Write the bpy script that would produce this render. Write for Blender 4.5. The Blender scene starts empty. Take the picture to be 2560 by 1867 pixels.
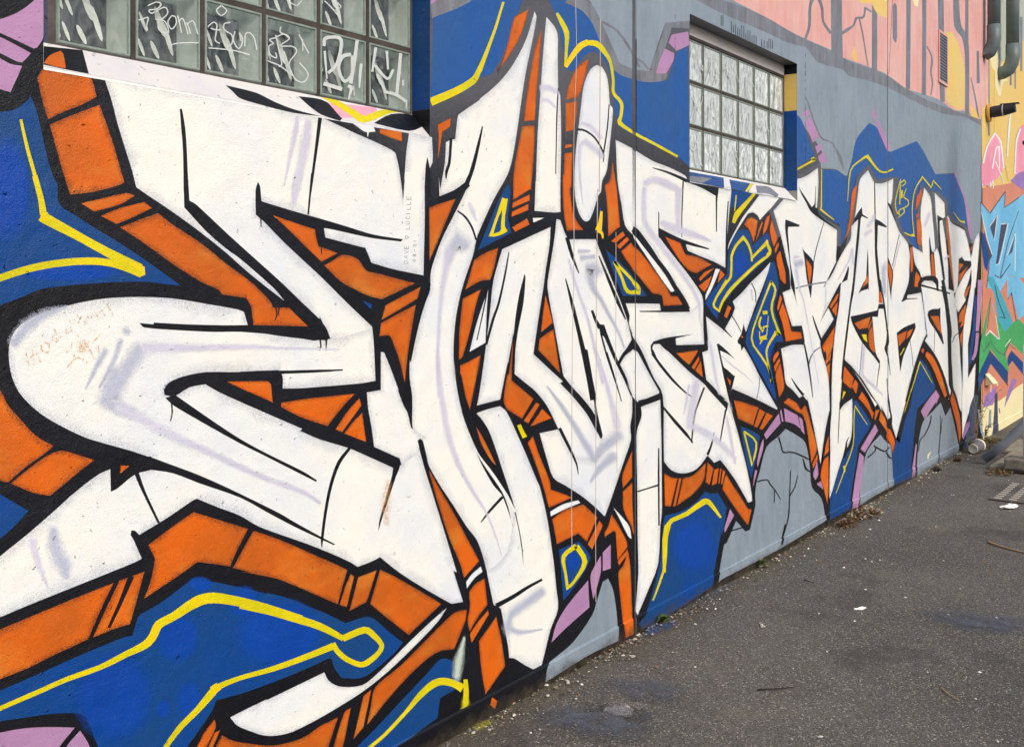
import bpy, bmesh, math, random
from mathutils import Vector, Matrix
from mathutils.geometry import delaunay_2d_cdt
random.seed(7)
R = math.radians
sc = bpy.context.scene
COL = sc.collection

# ------------------------------------------------------------------ camera
# the wall runs along +X on the plane y = 0; the alley is on its -Y side
CAM_D, CAM_H = 2.153, 1.49
cam = bpy.data.cameras.new('camera')
cam.sensor_width = 36.0
cam.lens = 2590.0 / 2560.0 * 36.0
cam.shift_y = -228.5 / 2560.0
cam.clip_start, cam.clip_end = 0.05, 2000
cam_ob = bpy.data.objects.new('camera', cam)
COL.objects.link(cam_ob)
YAW = math.atan2(1875.0, 2590.0)                 # angle between view axis and wall
cam_ob.location = (0, -CAM_D, CAM_H)
cam_ob.rotation_euler = (R(90), 0, YAW - R(90))
sc.camera = cam_ob

# ------------------------------------------------------------------ world, sun, exposure
SUN_EL, SUN_AZ = R(38), R(196)                    # azimuth clockwise from +Y
world = bpy.data.worlds.new('World'); sc.world = world; world.use_nodes = True
wn = world.node_tree.nodes; wl = world.node_tree.links; wn.clear()
sky = wn.new('ShaderNodeTexSky'); sky.sky_type = 'NISHITA'; sky.sun_disc = False
sky.sun_elevation = SUN_EL; sky.sun_rotation = SUN_AZ
sky.air_density = 1.0; sky.dust_density = 4.5; sky.ozone_density = 1.0
bgn = wn.new('ShaderNodeBackground'); bgn.inputs[1].default_value = 0.12
wo = wn.new('ShaderNodeOutputWorld')
wl.new(sky.outputs[0], bgn.inputs[0]); wl.new(bgn.outputs[0], wo.inputs[0])
sun = bpy.data.lights.new('sun', 'SUN'); sun.energy = 1.5; sun.angle = R(25); sun.color = (1.0, 0.965, 0.905)
sun_ob = bpy.data.objects.new('sun', sun); COL.objects.link(sun_ob)
sd = Vector((math.sin(SUN_AZ) * math.cos(SUN_EL), math.cos(SUN_AZ) * math.cos(SUN_EL), math.sin(SUN_EL)))
sun_ob.rotation_euler = sd.to_track_quat('Z', 'Y').to_euler()
sun_ob.location = (4, -6, 9)
vs = sc.view_settings
vs.view_transform = 'Standard'; vs.look = 'None'; vs.gamma = 1.0; vs.use_curve_mapping = False
vs.exposure = 0.24
sc.cycles.transparent_max_bounces = 24
sc.cycles.max_bounces = 8

# ------------------------------------------------------------------ materials
MATS = {}
def srgb(r, g, b):
    f = lambda c: (c / 255 / 12.92) if c <= 10 else ((c / 255 + 0.055) / 1.055) ** 2.4
    return (f(r), f(g), f(b), 1)
class NT:
    def __init__(self, name):
        self.m = bpy.data.materials.new(name); self.m.use_nodes = True
        self.n = self.m.node_tree.nodes; self.l = self.m.node_tree.links; self.n.clear()
        self.out = self.n.new('ShaderNodeOutputMaterial')
    def new(self, t, **kw):
        x = self.n.new(t)
        for k, v in kw.items(): setattr(x, k, v)
        return x
    def link(self, a, b): self.l.new(a, b)
    def pos(self, scale=(1, 1, 1)):
        g = self.new('ShaderNodeNewGeometry'); mp = self.new('ShaderNodeMapping')
        mp.inputs['Scale'].default_value = scale
        self.link(g.outputs['Position'], mp.inputs['Vector']); return mp.outputs[0]
    def noise(self, vec, scale, detail=3, rough=0.55):
        t = self.new('ShaderNodeTexNoise'); t.inputs['Scale'].default_value = scale
        t.inputs['Detail'].default_value = detail; t.inputs['Roughness'].default_value = rough
        self.link(vec, t.inputs['Vector']); return t.outputs['Fac']
    def ramp(self, fac, a, b, ca=(0, 0, 0, 1), cb=(1, 1, 1, 1)):
        r = self.new('ShaderNodeValToRGB'); e = r.color_ramp.elements
        e[0].position, e[1].position = a, b; e[0].color, e[1].color = ca, cb
        self.link(fac, r.inputs[0]); return r.outputs[0]
    def mix(self, fac, a, b, mode='MIX'):
        x = self.new('ShaderNodeMix', data_type='RGBA', blend_type=mode)
        for s, v in ((x.inputs[0], fac), (x.inputs[6], a), (x.inputs[7], b)):
            if hasattr(v, 'links') or hasattr(v, 'is_linked'): self.link(v, s)
            else: s.default_value = v
        return x.outputs[2]
    def math(self, op, a, b=0.0):
        x = self.new('ShaderNodeMath', operation=op)
        for s, v in ((x.inputs[0], a), (x.inputs[1], b)):
            if hasattr(v, 'is_linked'): self.link(v, s)
            else: s.default_value = v
        return x.outputs[0]
    def bump(self, h, strength=0.3, dist=0.002, normal=None):
        b = self.new('ShaderNodeBump'); b.inputs['Strength'].default_value = strength
        b.inputs['Distance'].default_value = dist
        self.link(h, b.inputs['Height'])
        if normal is not None: self.link(normal, b.inputs['Normal'])
        return b.outputs[0]
    def bsdf(self, color, rough=0.5, spec=0.5, normal=None, metal=0.0):
        p = self.new('ShaderNodeBsdfPrincipled')
        for key, v in (('Base Color', color), ('Roughness', rough), ('Specular IOR Level', spec), ('Metallic', metal)):
            if hasattr(v, 'is_linked'): self.link(v, p.inputs[key])
            else: p.inputs[key].default_value = v
        if normal is not None: self.link(normal, p.inputs['Normal'])
        return p.outputs[0]
    def done(self, shader):
        self.link(shader, self.out.inputs[0]); return self.m

def wall_normal(t):
    """roller texture, small pimples and trowel waves of the rendered wall"""
    v = t.pos()
    fine = t.noise(v, 240, 4, 0.65)
    wave = t.noise(v, 14, 3)
    pim = t.ramp(t.noise(v, 60, 2), 0.69, 0.78)
    h = t.math('ADD', t.math('MULTIPLY', fine, 0.45), t.math('MULTIPLY', pim, 1.5))
    h = t.math('ADD', h, t.math('MULTIPLY', wave, 1.2))
    return t.bump(h, 0.85, 0.0055)

def speckle(t, al, cells=1400):
    """spray mist: tiny opaque dots whose share of the area is al"""
    sn = t.new('ShaderNodeVectorMath', operation='FLOOR'); t.link(t.pos((cells, cells, cells)), sn.inputs[0])
    wn_ = t.new('ShaderNodeTexWhiteNoise', noise_dimensions='3D'); t.link(sn.outputs[0], wn_.inputs['Vector'])
    return t.math('GREATER_THAN', al, wn_.outputs['Value'])

def paint(key, name, c1, c2, scale=2.2, lo=0.42, hi=0.62, rough=0.42, spec=0.32, stain=None, soft=False):
    t = NT(name); v = t.pos()
    m1 = t.ramp(t.noise(v, scale, 4, 0.6), lo, hi)
    col = t.mix(m1, c1, c2)
    if key in 'GDN':
        st = t.ramp(t.noise(t.pos((5, 5, 1.1)), 3.0, 6, 0.7), 0.40, 0.72)
        col = t.mix(t.math('MULTIPLY', st, 0.45), col, srgb(*[min(255, int(q * 1.16)) for q in ((134, 146, 160) if key != 'N' else (206, 168, 164))]))
    # grime and scuffs: thin, darker and lighter flecks
    fl = t.ramp(t.noise(v, 55, 5, 0.7), 0.66, 0.74)
    col = t.mix(t.math('MULTIPLY', fl, 0.22), col, srgb(150, 145, 140))
    dk = t.ramp(t.noise(v, 90, 4, 0.7), 0.68, 0.76)
    col = t.mix(t.math('MULTIPLY', dk, 0.25), col, srgb(60, 58, 58))
    if stain:
        m3 = t.ramp(t.noise(v, 5.0, 6, 0.75), 0.66, 0.78)
        col = t.mix(t.math('MULTIPLY', m3, 0.35), col, stain)
        if key == 'O':
            m4 = t.ramp(t.noise(t.pos((2.2, 2.2, 5.0)), 1.7, 3, 0.55), 0.52, 0.70)
            col = t.mix(t.math('MULTIPLY', m4, 0.55), col, stain)
    rg = t.math('ADD', t.math('MULTIPLY', t.noise(v, 30, 3), 0.22), rough - 0.2)
    sh = t.bsdf(col, rg, spec, wall_normal(t))
    if soft:
        a = t.new('ShaderNodeAttribute'); a.attribute_name = 'alpha'
        al = a.outputs['Fac']
        if key == 'dirt': al = t.math('MULTIPLY', al, t.ramp(t.noise(v, 16, 5, 0.7), 0.3, 0.75))
        if key == 'S': al = t.math('MULTIPLY', al, t.ramp(t.noise(v, 130, 5, 0.8), 0.44, 0.6))
        al = speckle(t, al)
        tr = t.new('ShaderNodeBsdfTransparent'); mx = t.new('ShaderNodeMixShader')
        t.link(al, mx.inputs[0]); t.link(tr.outputs[0], mx.inputs[1]); t.link(sh, mx.inputs[2]); sh = mx.outputs[0]
    MATS[key] = t.done(sh)

paint('W', 'white_paint', srgb(234, 235, 230), srgb(216, 224, 235), 2.4, 0.40, 0.70, 0.46, stain=srgb(226, 214, 190))
paint('O', 'orange_paint', srgb(184, 90, 22), srgb(212, 98, 12), 3.0, 0.40, 0.60, 0.45, stain=srgb(204, 132, 48))
paint('B', 'blue_paint', srgb(14, 66, 124), srgb(0, 64, 142), 2.6, 0.40, 0.64, 0.42)
paint('b', 'glare_blue_paint', srgb(40, 86, 148), srgb(30, 84, 158), 2.6, 0.40, 0.64, 0.42)  # the same blue, lightened in colour for the glare high on the wall
paint('V', 'cobalt_paint', srgb(0, 62, 154), srgb(0, 66, 162), 2.0, 0.4, 0.6, 0.42, soft=True)
paint('K', 'black_paint', srgb(12, 14, 22), srgb(17, 19, 28), 3.0, 0.4, 0.6, 0.40)
paint('k', 'thin_black_overspray', srgb(92, 93, 100), srgb(84, 86, 94), 3.0, 0.4, 0.6, 0.45)
paint('ak', 'thin_black_mist', srgb(90, 91, 98), srgb(84, 86, 94), 3.0, 0.4, 0.6, 0.45, soft=True)
paint('shaded_white', 'shaded_white_paint', srgb(212, 210, 210), srgb(202, 202, 208), 4.0, 0.4, 0.6, 0.6, stain=srgb(150, 130, 120))  # white darkened in colour against the stronger light on the sloping sills
paint('P', 'lilac_paint', srgb(176, 134, 178), srgb(164, 126, 168), 3.0, 0.4, 0.6, 0.45)
paint('G', 'grey_paint', srgb(134, 148, 162), srgb(122, 138, 152), 2.4, 0.4, 0.62, 0.45, stain=srgb(110, 122, 130))
paint('D', 'dark_grey_paint', srgb(112, 112, 120), srgb(104, 106, 116), 3.0, 0.4, 0.6, 0.45)
paint('Y', 'yellow_paint', srgb(200, 192, 14), srgb(222, 204, 10), 5.0, 0.4, 0.6, 0.42)
paint('A', 'amber_paint', srgb(245, 196, 8), srgb(248, 202, 12), 4.0, 0.4, 0.6, 0.42)
paint('N', 'pink_paint', srgb(212, 154, 148), srgb(214, 172, 166), 1.6, 0.4, 0.62, 0.5)
paint('M', 'mustard_paint', srgb(226, 190, 100), srgb(222, 196, 120), 1.8, 0.4, 0.6, 0.5)
paint('H', 'cream_paint', srgb(236, 226, 180), srgb(228, 220, 176), 2.5, 0.4, 0.6, 0.5)
paint('R', 'coral_paint', srgb(200, 128, 104), srgb(208, 136, 112), 2.5, 0.4, 0.6, 0.5)
paint('I', 'rose_paint', srgb(226, 140, 168), srgb(232, 160, 184), 2.5, 0.4, 0.6, 0.5)
paint('Q', 'violet_paint', srgb(150, 118, 186), srgb(140, 110, 178), 2.5, 0.4, 0.6, 0.5)
paint('C', 'sky_blue_paint', srgb(120, 188, 226), srgb(104, 176, 220), 2.5, 0.4, 0.6, 0.5)
paint('T', 'teal_paint', srgb(62, 158, 184), srgb(72, 166, 186), 2.5, 0.4, 0.6, 0.5)
paint('E', 'green_paint', srgb(72, 168, 100), srgb(64, 156, 92), 2.5, 0.4, 0.6, 0.5)
paint('X', 'sage_paint', srgb(178, 184, 168), srgb(170, 178, 168), 2.5, 0.4, 0.6, 0.5)
paint('Z', 'slate_paint', srgb(66, 72, 96), srgb(58, 66, 92), 2.5, 0.4, 0.6, 0.45)
paint('U', 'faint_line_paint', srgb(176, 170, 168), srgb(196, 180, 172), 3, 0.4, 0.6, 0.5)
paint('F', 'pencil_grey', srgb(150, 158, 158), srgb(140, 150, 150), 3, 0.4, 0.6, 0.5)
paint('L', 'lavender_mist', srgb(196, 196, 218), srgb(204, 204, 224), 3, 0.4, 0.6, 0.46, soft=True)
paint('J', 'grey_blue_mist', srgb(172, 180, 200), srgb(180, 186, 208), 3, 0.4, 0.6, 0.46, soft=True)
paint('S', 'rust_stain', srgb(204, 160, 100), srgb(184, 126, 84), 40, 0.4, 0.6, 0.6, soft=True)
for k, n, c in (('aK', 'black_overspray', (34, 30, 32)), ('aJ', 'edge_overspray', (150, 158, 178)), ('dirt', 'splashed_dirt', (86, 78, 64)), ('aY', 'yellow_mist', (206, 196, 20)), ('aH', 'pale_mist', (190, 206, 196)), ('aN', 'pink_mist', (224, 170, 164))):
    paint(k, n, srgb(*c), srgb(*c), 3, 0.4, 0.6, 0.46, soft=True)

def simple(key, name, c, rough=0.6, spec=0.4, var=0.15, scale=20, bump=0.3, metal=0.0, bs=120):
    t = NT(name); v = t.pos()
    c2 = tuple(x * (1 - var) for x in c[:3]) + (1,)
    col = t.mix(t.ramp(t.noise(v, scale, 5, 0.65), 0.35, 0.65), c, c2)
    MATS[key] = t.done(t.bsdf(col, rough, spec, t.bump(t.noise(v, bs, 4), bump, 0.002), metal))
simple('concrete', 'weathered_concrete', srgb(150, 142, 128), 0.85, 0.2, 0.35, 9, 0.6)
simple('mortar', 'dirty_mortar', srgb(78, 72, 68), 0.85, 0.2, 0.5, 18, 0.6)
simple('frame_steel', 'sooty_window_frame', srgb(92, 84, 84), 0.6, 0.3, 0.55, 16, 0.3)
simple('glass_side', 'pale_glass_side', srgb(240, 248, 243), 0.35, 0.5, 0.08, 30, 0.2)
simple('glass_back', 'dark_glass_back', srgb(34, 36, 32), 0.25, 0.5, 0.4, 26, 0.3)
simple('glass_rim', 'green_glass_rim', srgb(140, 154, 147), 0.3, 0.5, 0.3, 40, 0.2)
simple('raw_render', 'grey_render', srgb(150, 150, 152), 0.8, 0.2, 0.25, 12, 0.4)
simple('flute_glint', 'painted_flute_glint', srgb(248, 250, 249), 0.4, 0.5, 0.25, 40, 0.1)  # pale colour standing for reflections in the block's flutes
simple('marker', 'white_marker_ink', srgb(196, 204, 206), 0.5, 0.4, 0.1, 60, 0.1)
simple('pipe', 'painted_grey_pipe', srgb(128, 136, 146), 0.45, 0.5, 0.25, 7, 0.25)
simple('duct', 'green_grey_pipe', srgb(98, 114, 118), 0.5, 0.5, 0.25, 6, 0.25)
simple('black_plastic', 'black_plastic', srgb(34, 36, 46), 0.45, 0.5, 0.2, 30, 0.15)
simple('amber_ring', 'ochre_gasket', srgb(206, 166, 90), 0.6, 0.4, 0.2, 30, 0.15)
simple('cup_paper', 'white_cup_paper', srgb(232, 228, 212), 0.6, 0.3, 0.06, 50, 0.1)
simple('cup_sleeve', 'grey_brown_cup_sleeve', srgb(106, 100, 108), 0.6, 0.3, 0.15, 40, 0.15)
simple('paper', 'crumpled_white_paper', srgb(240, 240, 238), 0.6, 0.3, 0.05, 40, 0.2)
simple('bone', 'pale_litter', srgb(206, 202, 190), 0.7, 0.3, 0.3, 60, 0.3)
simple('wood', 'dry_twig_bark', srgb(176, 148, 116), 0.8, 0.2, 0.3, 60, 0.5)
simple('dark_wood', 'dark_twig_bark', srgb(58, 48, 42), 0.8, 0.2, 0.3, 60, 0.5)
simple('leaf_dry', 'dry_leaf', srgb(150, 122, 84), 0.8, 0.2, 0.45, 25, 0.4)
simple('leaf_brown', 'brown_leaf', srgb(104, 66, 40), 0.8, 0.2, 0.4, 25, 0.4)
simple('leaf_green', 'weed_leaf', srgb(86, 104, 56), 0.7, 0.3, 0.35, 25, 0.4)
simple('stone', 'loose_grit', srgb(128, 122, 114), 0.85, 0.2, 0.5, 30, 0.5)
simple('grate', 'galvanised_bar', srgb(206, 200, 188), 0.45, 0.5, 0.12, 30, 0.2, 0.2)
simple('soil', 'mossy_dirt', srgb(104, 98, 72), 0.95, 0.1, 0.5, 14, 0.8)
simple('white_post', 'white_metal_post', srgb(220, 222, 224), 0.4, 0.5, 0.08, 30, 0.15)

def glass_front(key, name, sheen_film, painted_glint, ior, grime):
    t = NT(name); v = t.pos((1, 1, 0.45))
    nrm = t.bump(t.noise(v, 34, 2, 0.5), 0.6, 0.006)
    gl = t.new('ShaderNodeBsdfGlossy'); gl.inputs['Roughness'].default_value = 0.10
    gl.inputs['Color'].default_value = (0.95, 1, 0.97, 1); t.link(nrm, gl.inputs['Normal'])
    tr = t.new('ShaderNodeBsdfTransparent'); tr.inputs['Color'].default_value = (0.95, 0.99, 0.97, 1)
    fr = t.new('ShaderNodeFresnel'); fr.inputs['IOR'].default_value = ior; t.link(nrm, fr.inputs['Normal'])
    mx = t.new('ShaderNodeMixShader')
    t.link(t.math('ADD', t.math('MULTIPLY', fr.outputs[0], 0.9), 0.05), mx.inputs[0])
    t.link(tr.outputs[0], mx.inputs[1]); t.link(gl.outputs[0], mx.inputs[2])
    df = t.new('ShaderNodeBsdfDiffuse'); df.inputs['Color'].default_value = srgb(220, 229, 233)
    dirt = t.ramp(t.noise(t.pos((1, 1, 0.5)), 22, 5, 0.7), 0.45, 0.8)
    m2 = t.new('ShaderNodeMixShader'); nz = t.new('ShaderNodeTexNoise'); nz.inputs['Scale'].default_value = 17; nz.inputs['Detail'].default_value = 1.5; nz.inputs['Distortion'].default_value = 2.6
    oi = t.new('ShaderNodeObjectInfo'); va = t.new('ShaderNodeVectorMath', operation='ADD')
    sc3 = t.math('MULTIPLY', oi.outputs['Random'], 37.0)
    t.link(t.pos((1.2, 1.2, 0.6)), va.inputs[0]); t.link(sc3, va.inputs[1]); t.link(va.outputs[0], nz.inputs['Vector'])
    painted_glint = t.math('MULTIPLY', t.math('ADD', oi.outputs['Random'], 0.45), painted_glint)
    sw = t.math('MULTIPLY', t.ramp(nz.outputs['Fac'], 0.42, 0.66), painted_glint)  # pale wavy streaks painted in as reflections on the pane
    t.link(t.math('ADD', t.math('ADD', t.math('MULTIPLY', dirt, grime), sheen_film), sw), m2.inputs[0])
    t.link(mx.outputs[0], m2.inputs[1]); t.link(df.outputs[0], m2.inputs[2])
    MATS[key] = t.done(m2.outputs[0])
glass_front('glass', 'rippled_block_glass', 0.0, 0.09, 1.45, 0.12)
glass_front('glass_painted_sheen', 'painted_sheen_block_glass', 0.46, 0.40, 1.8, 0.18)  # pale film paints the reflected sky onto the second window

def asphalt():
    t = NT('worn_asphalt'); v = t.pos()
    big = t.ramp(t.noise(v, 0.8, 6, 0.65), 0.36, 0.66)
    col = t.mix(big, srgb(70, 70, 69), srgb(103, 102, 99))
    mid = t.ramp(t.noise(v, 6, 5, 0.7), 0.4, 0.7)
    col = t.mix(t.math('MULTIPLY', mid, 0.45), col, srgb(86, 80, 74))
    vo = t.new('ShaderNodeTexVoronoi'); vo.inputs['Scale'].default_value = 190; t.link(v, vo.inputs['Vector'])
    cell = t.new('ShaderNodeSeparateColor'); t.link(vo.outputs['Color'], cell.inputs[0])
    grit = t.ramp(cell.outputs[0], 0.0, 1.0, srgb(34, 33, 32), srgb(138, 135, 130))
    col = t.mix(0.42, col, grit)
    lite = t.ramp(cell.outputs[1], 0.93, 0.96)
    col = t.mix(t.math('MULTIPLY', lite, 0.6), col, srgb(186, 180, 168))
    pits = t.ramp(t.noise(v, 210, 3, 0.7), 0.30, 0.42)
    col = t.mix(t.math('SUBTRACT', 1.0, pits), col, srgb(46, 43, 42))
    moss = t.ramp(t.noise(v, 1.6, 5, 0.7), 0.60, 0.74)
    col = t.mix(t.math('MULTIPLY', moss, 0.35), col, srgb(112, 104, 74))
    damp = t.ramp(t.noise(v, 1.3, 4, 0.6), 0.56, 0.66)
    col = t.mix(t.math('MULTIPLY', damp, 0.5), col, srgb(58, 56, 55))
    sx = t.new('ShaderNodeSeparateXYZ'); t.link(v, sx.inputs[0])
    edge = t.math('ADD', sx.outputs['Y'], t.math('MULTIPLY', t.noise(v, 5, 5, 0.7), 0.34))
    dirt = t.ramp(edge, -0.05, 0.17)
    col = t.mix(t.math('MULTIPLY', dirt, 0.65), col, srgb(92, 84, 68))
    h = t.math('ADD', t.math('MULTIPLY', vo.outputs['Distance'], -1.2), t.noise(v, 160, 4, 0.7))
    h = t.math('ADD', h, t.math('MULTIPLY', t.noise(v, 7, 3), 1.4))
    MATS['asphalt'] = t.done(t.bsdf(col, 0.88, 0.25, t.bump(h, 0.8, 0.004)))
asphalt()

# ------------------------------------------------------------------ object helpers
def tag(o, label=None, cat=None, group=None, kind=None):
    if label: o['label'] = label
    if cat: o['category'] = cat
    if group: o['group'] = group
    if kind: o['kind'] = kind
    return o
def empty(name, loc=(0, 0, 0), parent=None):
    o = bpy.data.objects.new(name, None); COL.objects.link(o); o.location = loc
    o.empty_display_size = 0.1
    if parent: o.parent = parent
    return o
def meshob(name, verts, faces, mats, parent=None, fmat=None, smooth=False, alpha=None):
    me = bpy.data.meshes.new(name)
    me.from_pydata(verts, [], faces)
    for m in (mats if isinstance(mats, (list, tuple)) else [mats]): me.materials.append(MATS[m] if isinstance(m, str) else m)
    if fmat: me.polygons.foreach_set('material_index', fmat)
    if smooth: me.polygons.foreach_set('use_smooth', [True] * len(me.polygons))
    if alpha is not None:
        a = me.attributes.new('alpha', 'FLOAT', 'POINT'); a.data.foreach_set('value', alpha)
    me.update()
    o = bpy.data.objects.new(name, me); COL.objects.link(o)
    if parent: o.parent = parent
    return o
class MB:
    """collects boxes, tubes and lathes into one mesh"""
    def __init__(self): self.v, self.f, self.m = [], [], []
    def add(self, vs, fs, mi=0):
        b = len(self.v); self.v += [tuple(p) for p in vs]; self.f += [tuple(i + b for i in f) for f in fs]; self.m += [mi] * len(fs)
    def box(self, x0, x1, y0, y1, z0, z1, mi=0, bev=0.0):
        if bev <= 0:
            vs = [(x0, y0, z0), (x1, y0, z0), (x1, y1, z0), (x0, y1, z0), (x0, y0, z1), (x1, y0, z1), (x1, y1, z1), (x0, y1, z1)]
            self.add(vs, [(0, 3, 2, 1), (4, 5, 6, 7), (0, 1, 5, 4), (1, 2, 6, 5), (2, 3, 7, 6), (3, 0, 4, 7)], mi); return
        bm = bmesh.new(); bmesh.ops.create_cube(bm, size=1)
        for q in bm.verts: q.co = Vector(((x0 + x1) / 2 + q.co.x * (x1 - x0), (y0 + y1) / 2 + q.co.y * (y1 - y0), (z0 + z1) / 2 + q.co.z * (z1 - z0)))
        bmesh.ops.bevel(bm, geom=bm.edges[:], offset=bev, segments=2, affect='EDGES', profile=0.6)
        bm.verts.index_update()
        self.add([q.co.copy() for q in bm.verts], [[q.index for q in f.verts] for f in bm.faces], mi); bm.free()
    def tube(self, pts, rad, seg=12, mi=0, caps=True):
        pts = [Vector(p) for p in pts]; n = len(pts)
        rads = rad if isinstance(rad, (list, tuple)) else [rad] * n
        up = None; vs = []
        for i, p in enumerate(pts):
            d = (pts[min(n - 1, i + 1)] - pts[max(0, i - 1)]).normalized()
            if up is None: up = d.orthogonal().normalized()
            up = (up - d * up.dot(d)).normalized(); s = d.cross(up)
            for k in range(seg):
                a = 2 * math.pi * k / seg
                vs.append(p + (up * math.cos(a) + s * math.sin(a)) * rads[i])
        fs = [(i * seg + k, i * seg + (k + 1) % seg, (i + 1) * seg + (k + 1) % seg, (i + 1) * seg + k) for i in range(n - 1) for k in range(seg)]
        if caps: fs += [tuple(range(seg))[::-1], tuple((n - 1) * seg + k for k in range(seg))]
        self.add(vs, fs, mi)
    def build(self, name, mats, parent=None, smooth=False):
        return meshob(name, self.v, self.f, mats, parent, self.m, smooth)

# ------------------------------------------------------------------ ground
def ground_point(x, y): return 0.0
def make_ground():
    # dense near the wall with gentle unevenness, then out to the horizon
    xs = [-600, -60, -10, -3] + [-2 + 0.25 * i for i in range(73)] + [18, 24, 80, 600]
    ys = [-600, -80, -20, -8] + [-5 + 0.2 * i for i in range(26)] + [0.25, 2, 60, 600]
    vs = []
    for y in ys:
        for x in xs:
            near = -2 <= x <= 16 and -5 <= y <= 0.1
            z = 0.006 * math.sin(x * 2.1 + y * 1.3) * math.cos(y * 2.7 - x) if near else 0
            vs.append((x, y, z - 0.004))
    w = len(xs)
    fs = [(j * w + i, j * w + i + 1, (j + 1) * w + i + 1, (j + 1) * w + i) for j in range(len(ys) - 1) for i in range(w - 1)]
    o = meshob('asphalt_ground', vs, fs, 'asphalt', smooth=True)
    return tag(o, kind='structure')
ground = make_ground()

# ------------------------------------------------------------------ the mural wall
WX0, G1A, G1B, G2A, G2B, WX1 = -1.5, 3.838, 3.868, 7.508, 7.526, 10.549
TOP, THICK, PLINTH = 5.2, 0.32, 0.068
ZS, ZW, DEP = 1.953, 2.03, 0.076
OPEN1 = (1.231, 2.529, ZS, 2.735); OPEN2 = (4.38, 5.752, ZS, 2.735)
GROOVE_D, PLINTH_P = 0.004, 0.006
wall = empty('mural_wall', ((WX0 + WX1) / 2, THICK / 2, 0))
tag(wall, 'long rendered wall covered in white and orange graffiti letters on blue', 'wall')
def rel(o, root=wall):
    """parent keeping world coordinates"""
    o.parent = root; o.matrix_parent_inverse = Matrix.Translation(-Vector(root.location)); return o

def panel(x0, x1, op=None):
    m = MB()
    if op is None: m.box(x0, x1, 0, THICK, -0.1, TOP)
    else:
        a, b, z0, z1 = op
        m.box(x0, a, 0, THICK, -0.1, TOP); m.box(b, x1, 0, THICK, -0.1, TOP)
        m.box(a, b, 0, THICK, -0.1, z0 - 0.03); m.box(a, b, 0, THICK, z1, TOP)
        m.box(a, b, DEP + 0.125, THICK, z0 - 0.03, z1)
    return rel(m.build('wall_panel', 'raw_render'))
panel(WX0, G1A, OPEN1); panel(G1B, G2A, OPEN2); panel(G2B, WX1)
for a, b in ((G1A, G1B), (G2A, G2B)):
    m = MB(); m.box(a, b, GROOVE_D, THICK - 0.02, -0.1, TOP - 0.01); rel(m.build('joint_strip', 'mortar'))
m = MB(); x = WX0
for a, b in ((WX0, G1A), (G1B, G2A), (G2B, WX1)):
    m.add([(a, 0.002, -0.1), (b, 0.002, -0.1), (b, 0.002, PLINTH + 0.006), (a, 0.002, PLINTH + 0.006), (a, -PLINTH_P, -0.1), (b, -PLINTH_P, -0.1), (b, -PLINTH_P, PLINTH), (a, -PLINTH_P, PLINTH)],
          [(4, 5, 6, 7), (7, 6, 2, 3), (0, 4, 7, 3), (5, 1, 2, 6)])
rel(m.build('plinth', 'concrete'))
m = MB(); m.box(WX0, WX1, -0.05, THICK + 0.05, TOP, TOP + 0.08, 0, 0.01); rel(m.build('coping', 'concrete'))

# sloping sills (front edge rounded by a small nosing)
def sill(op):
    a, b, z0, _ = op
    vs = [(a, 0.0, z0 - 0.03), (b, 0.0, z0 - 0.03), (b, 0.0, z0 - 0.001), (a, 0.0, z0 - 0.001),
          (a, 0.0008, z0), (b, 0.0008, z0), (b, DEP, ZW), (a, DEP, ZW), (a, DEP + 0.12, ZW), (b, DEP + 0.12, ZW), (a, DEP + 0.12, z0 - 0.03), (b, DEP + 0.12, z0 - 0.03)]
    fs = [(0, 1, 2, 3), (3, 2, 5, 4), (4, 5, 6, 7), (7, 6, 9, 8), (8, 9, 11, 10)]
    rel(meshob('window_sill', vs, fs, 'W'))
sill(OPEN1); sill(OPEN2)

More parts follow.
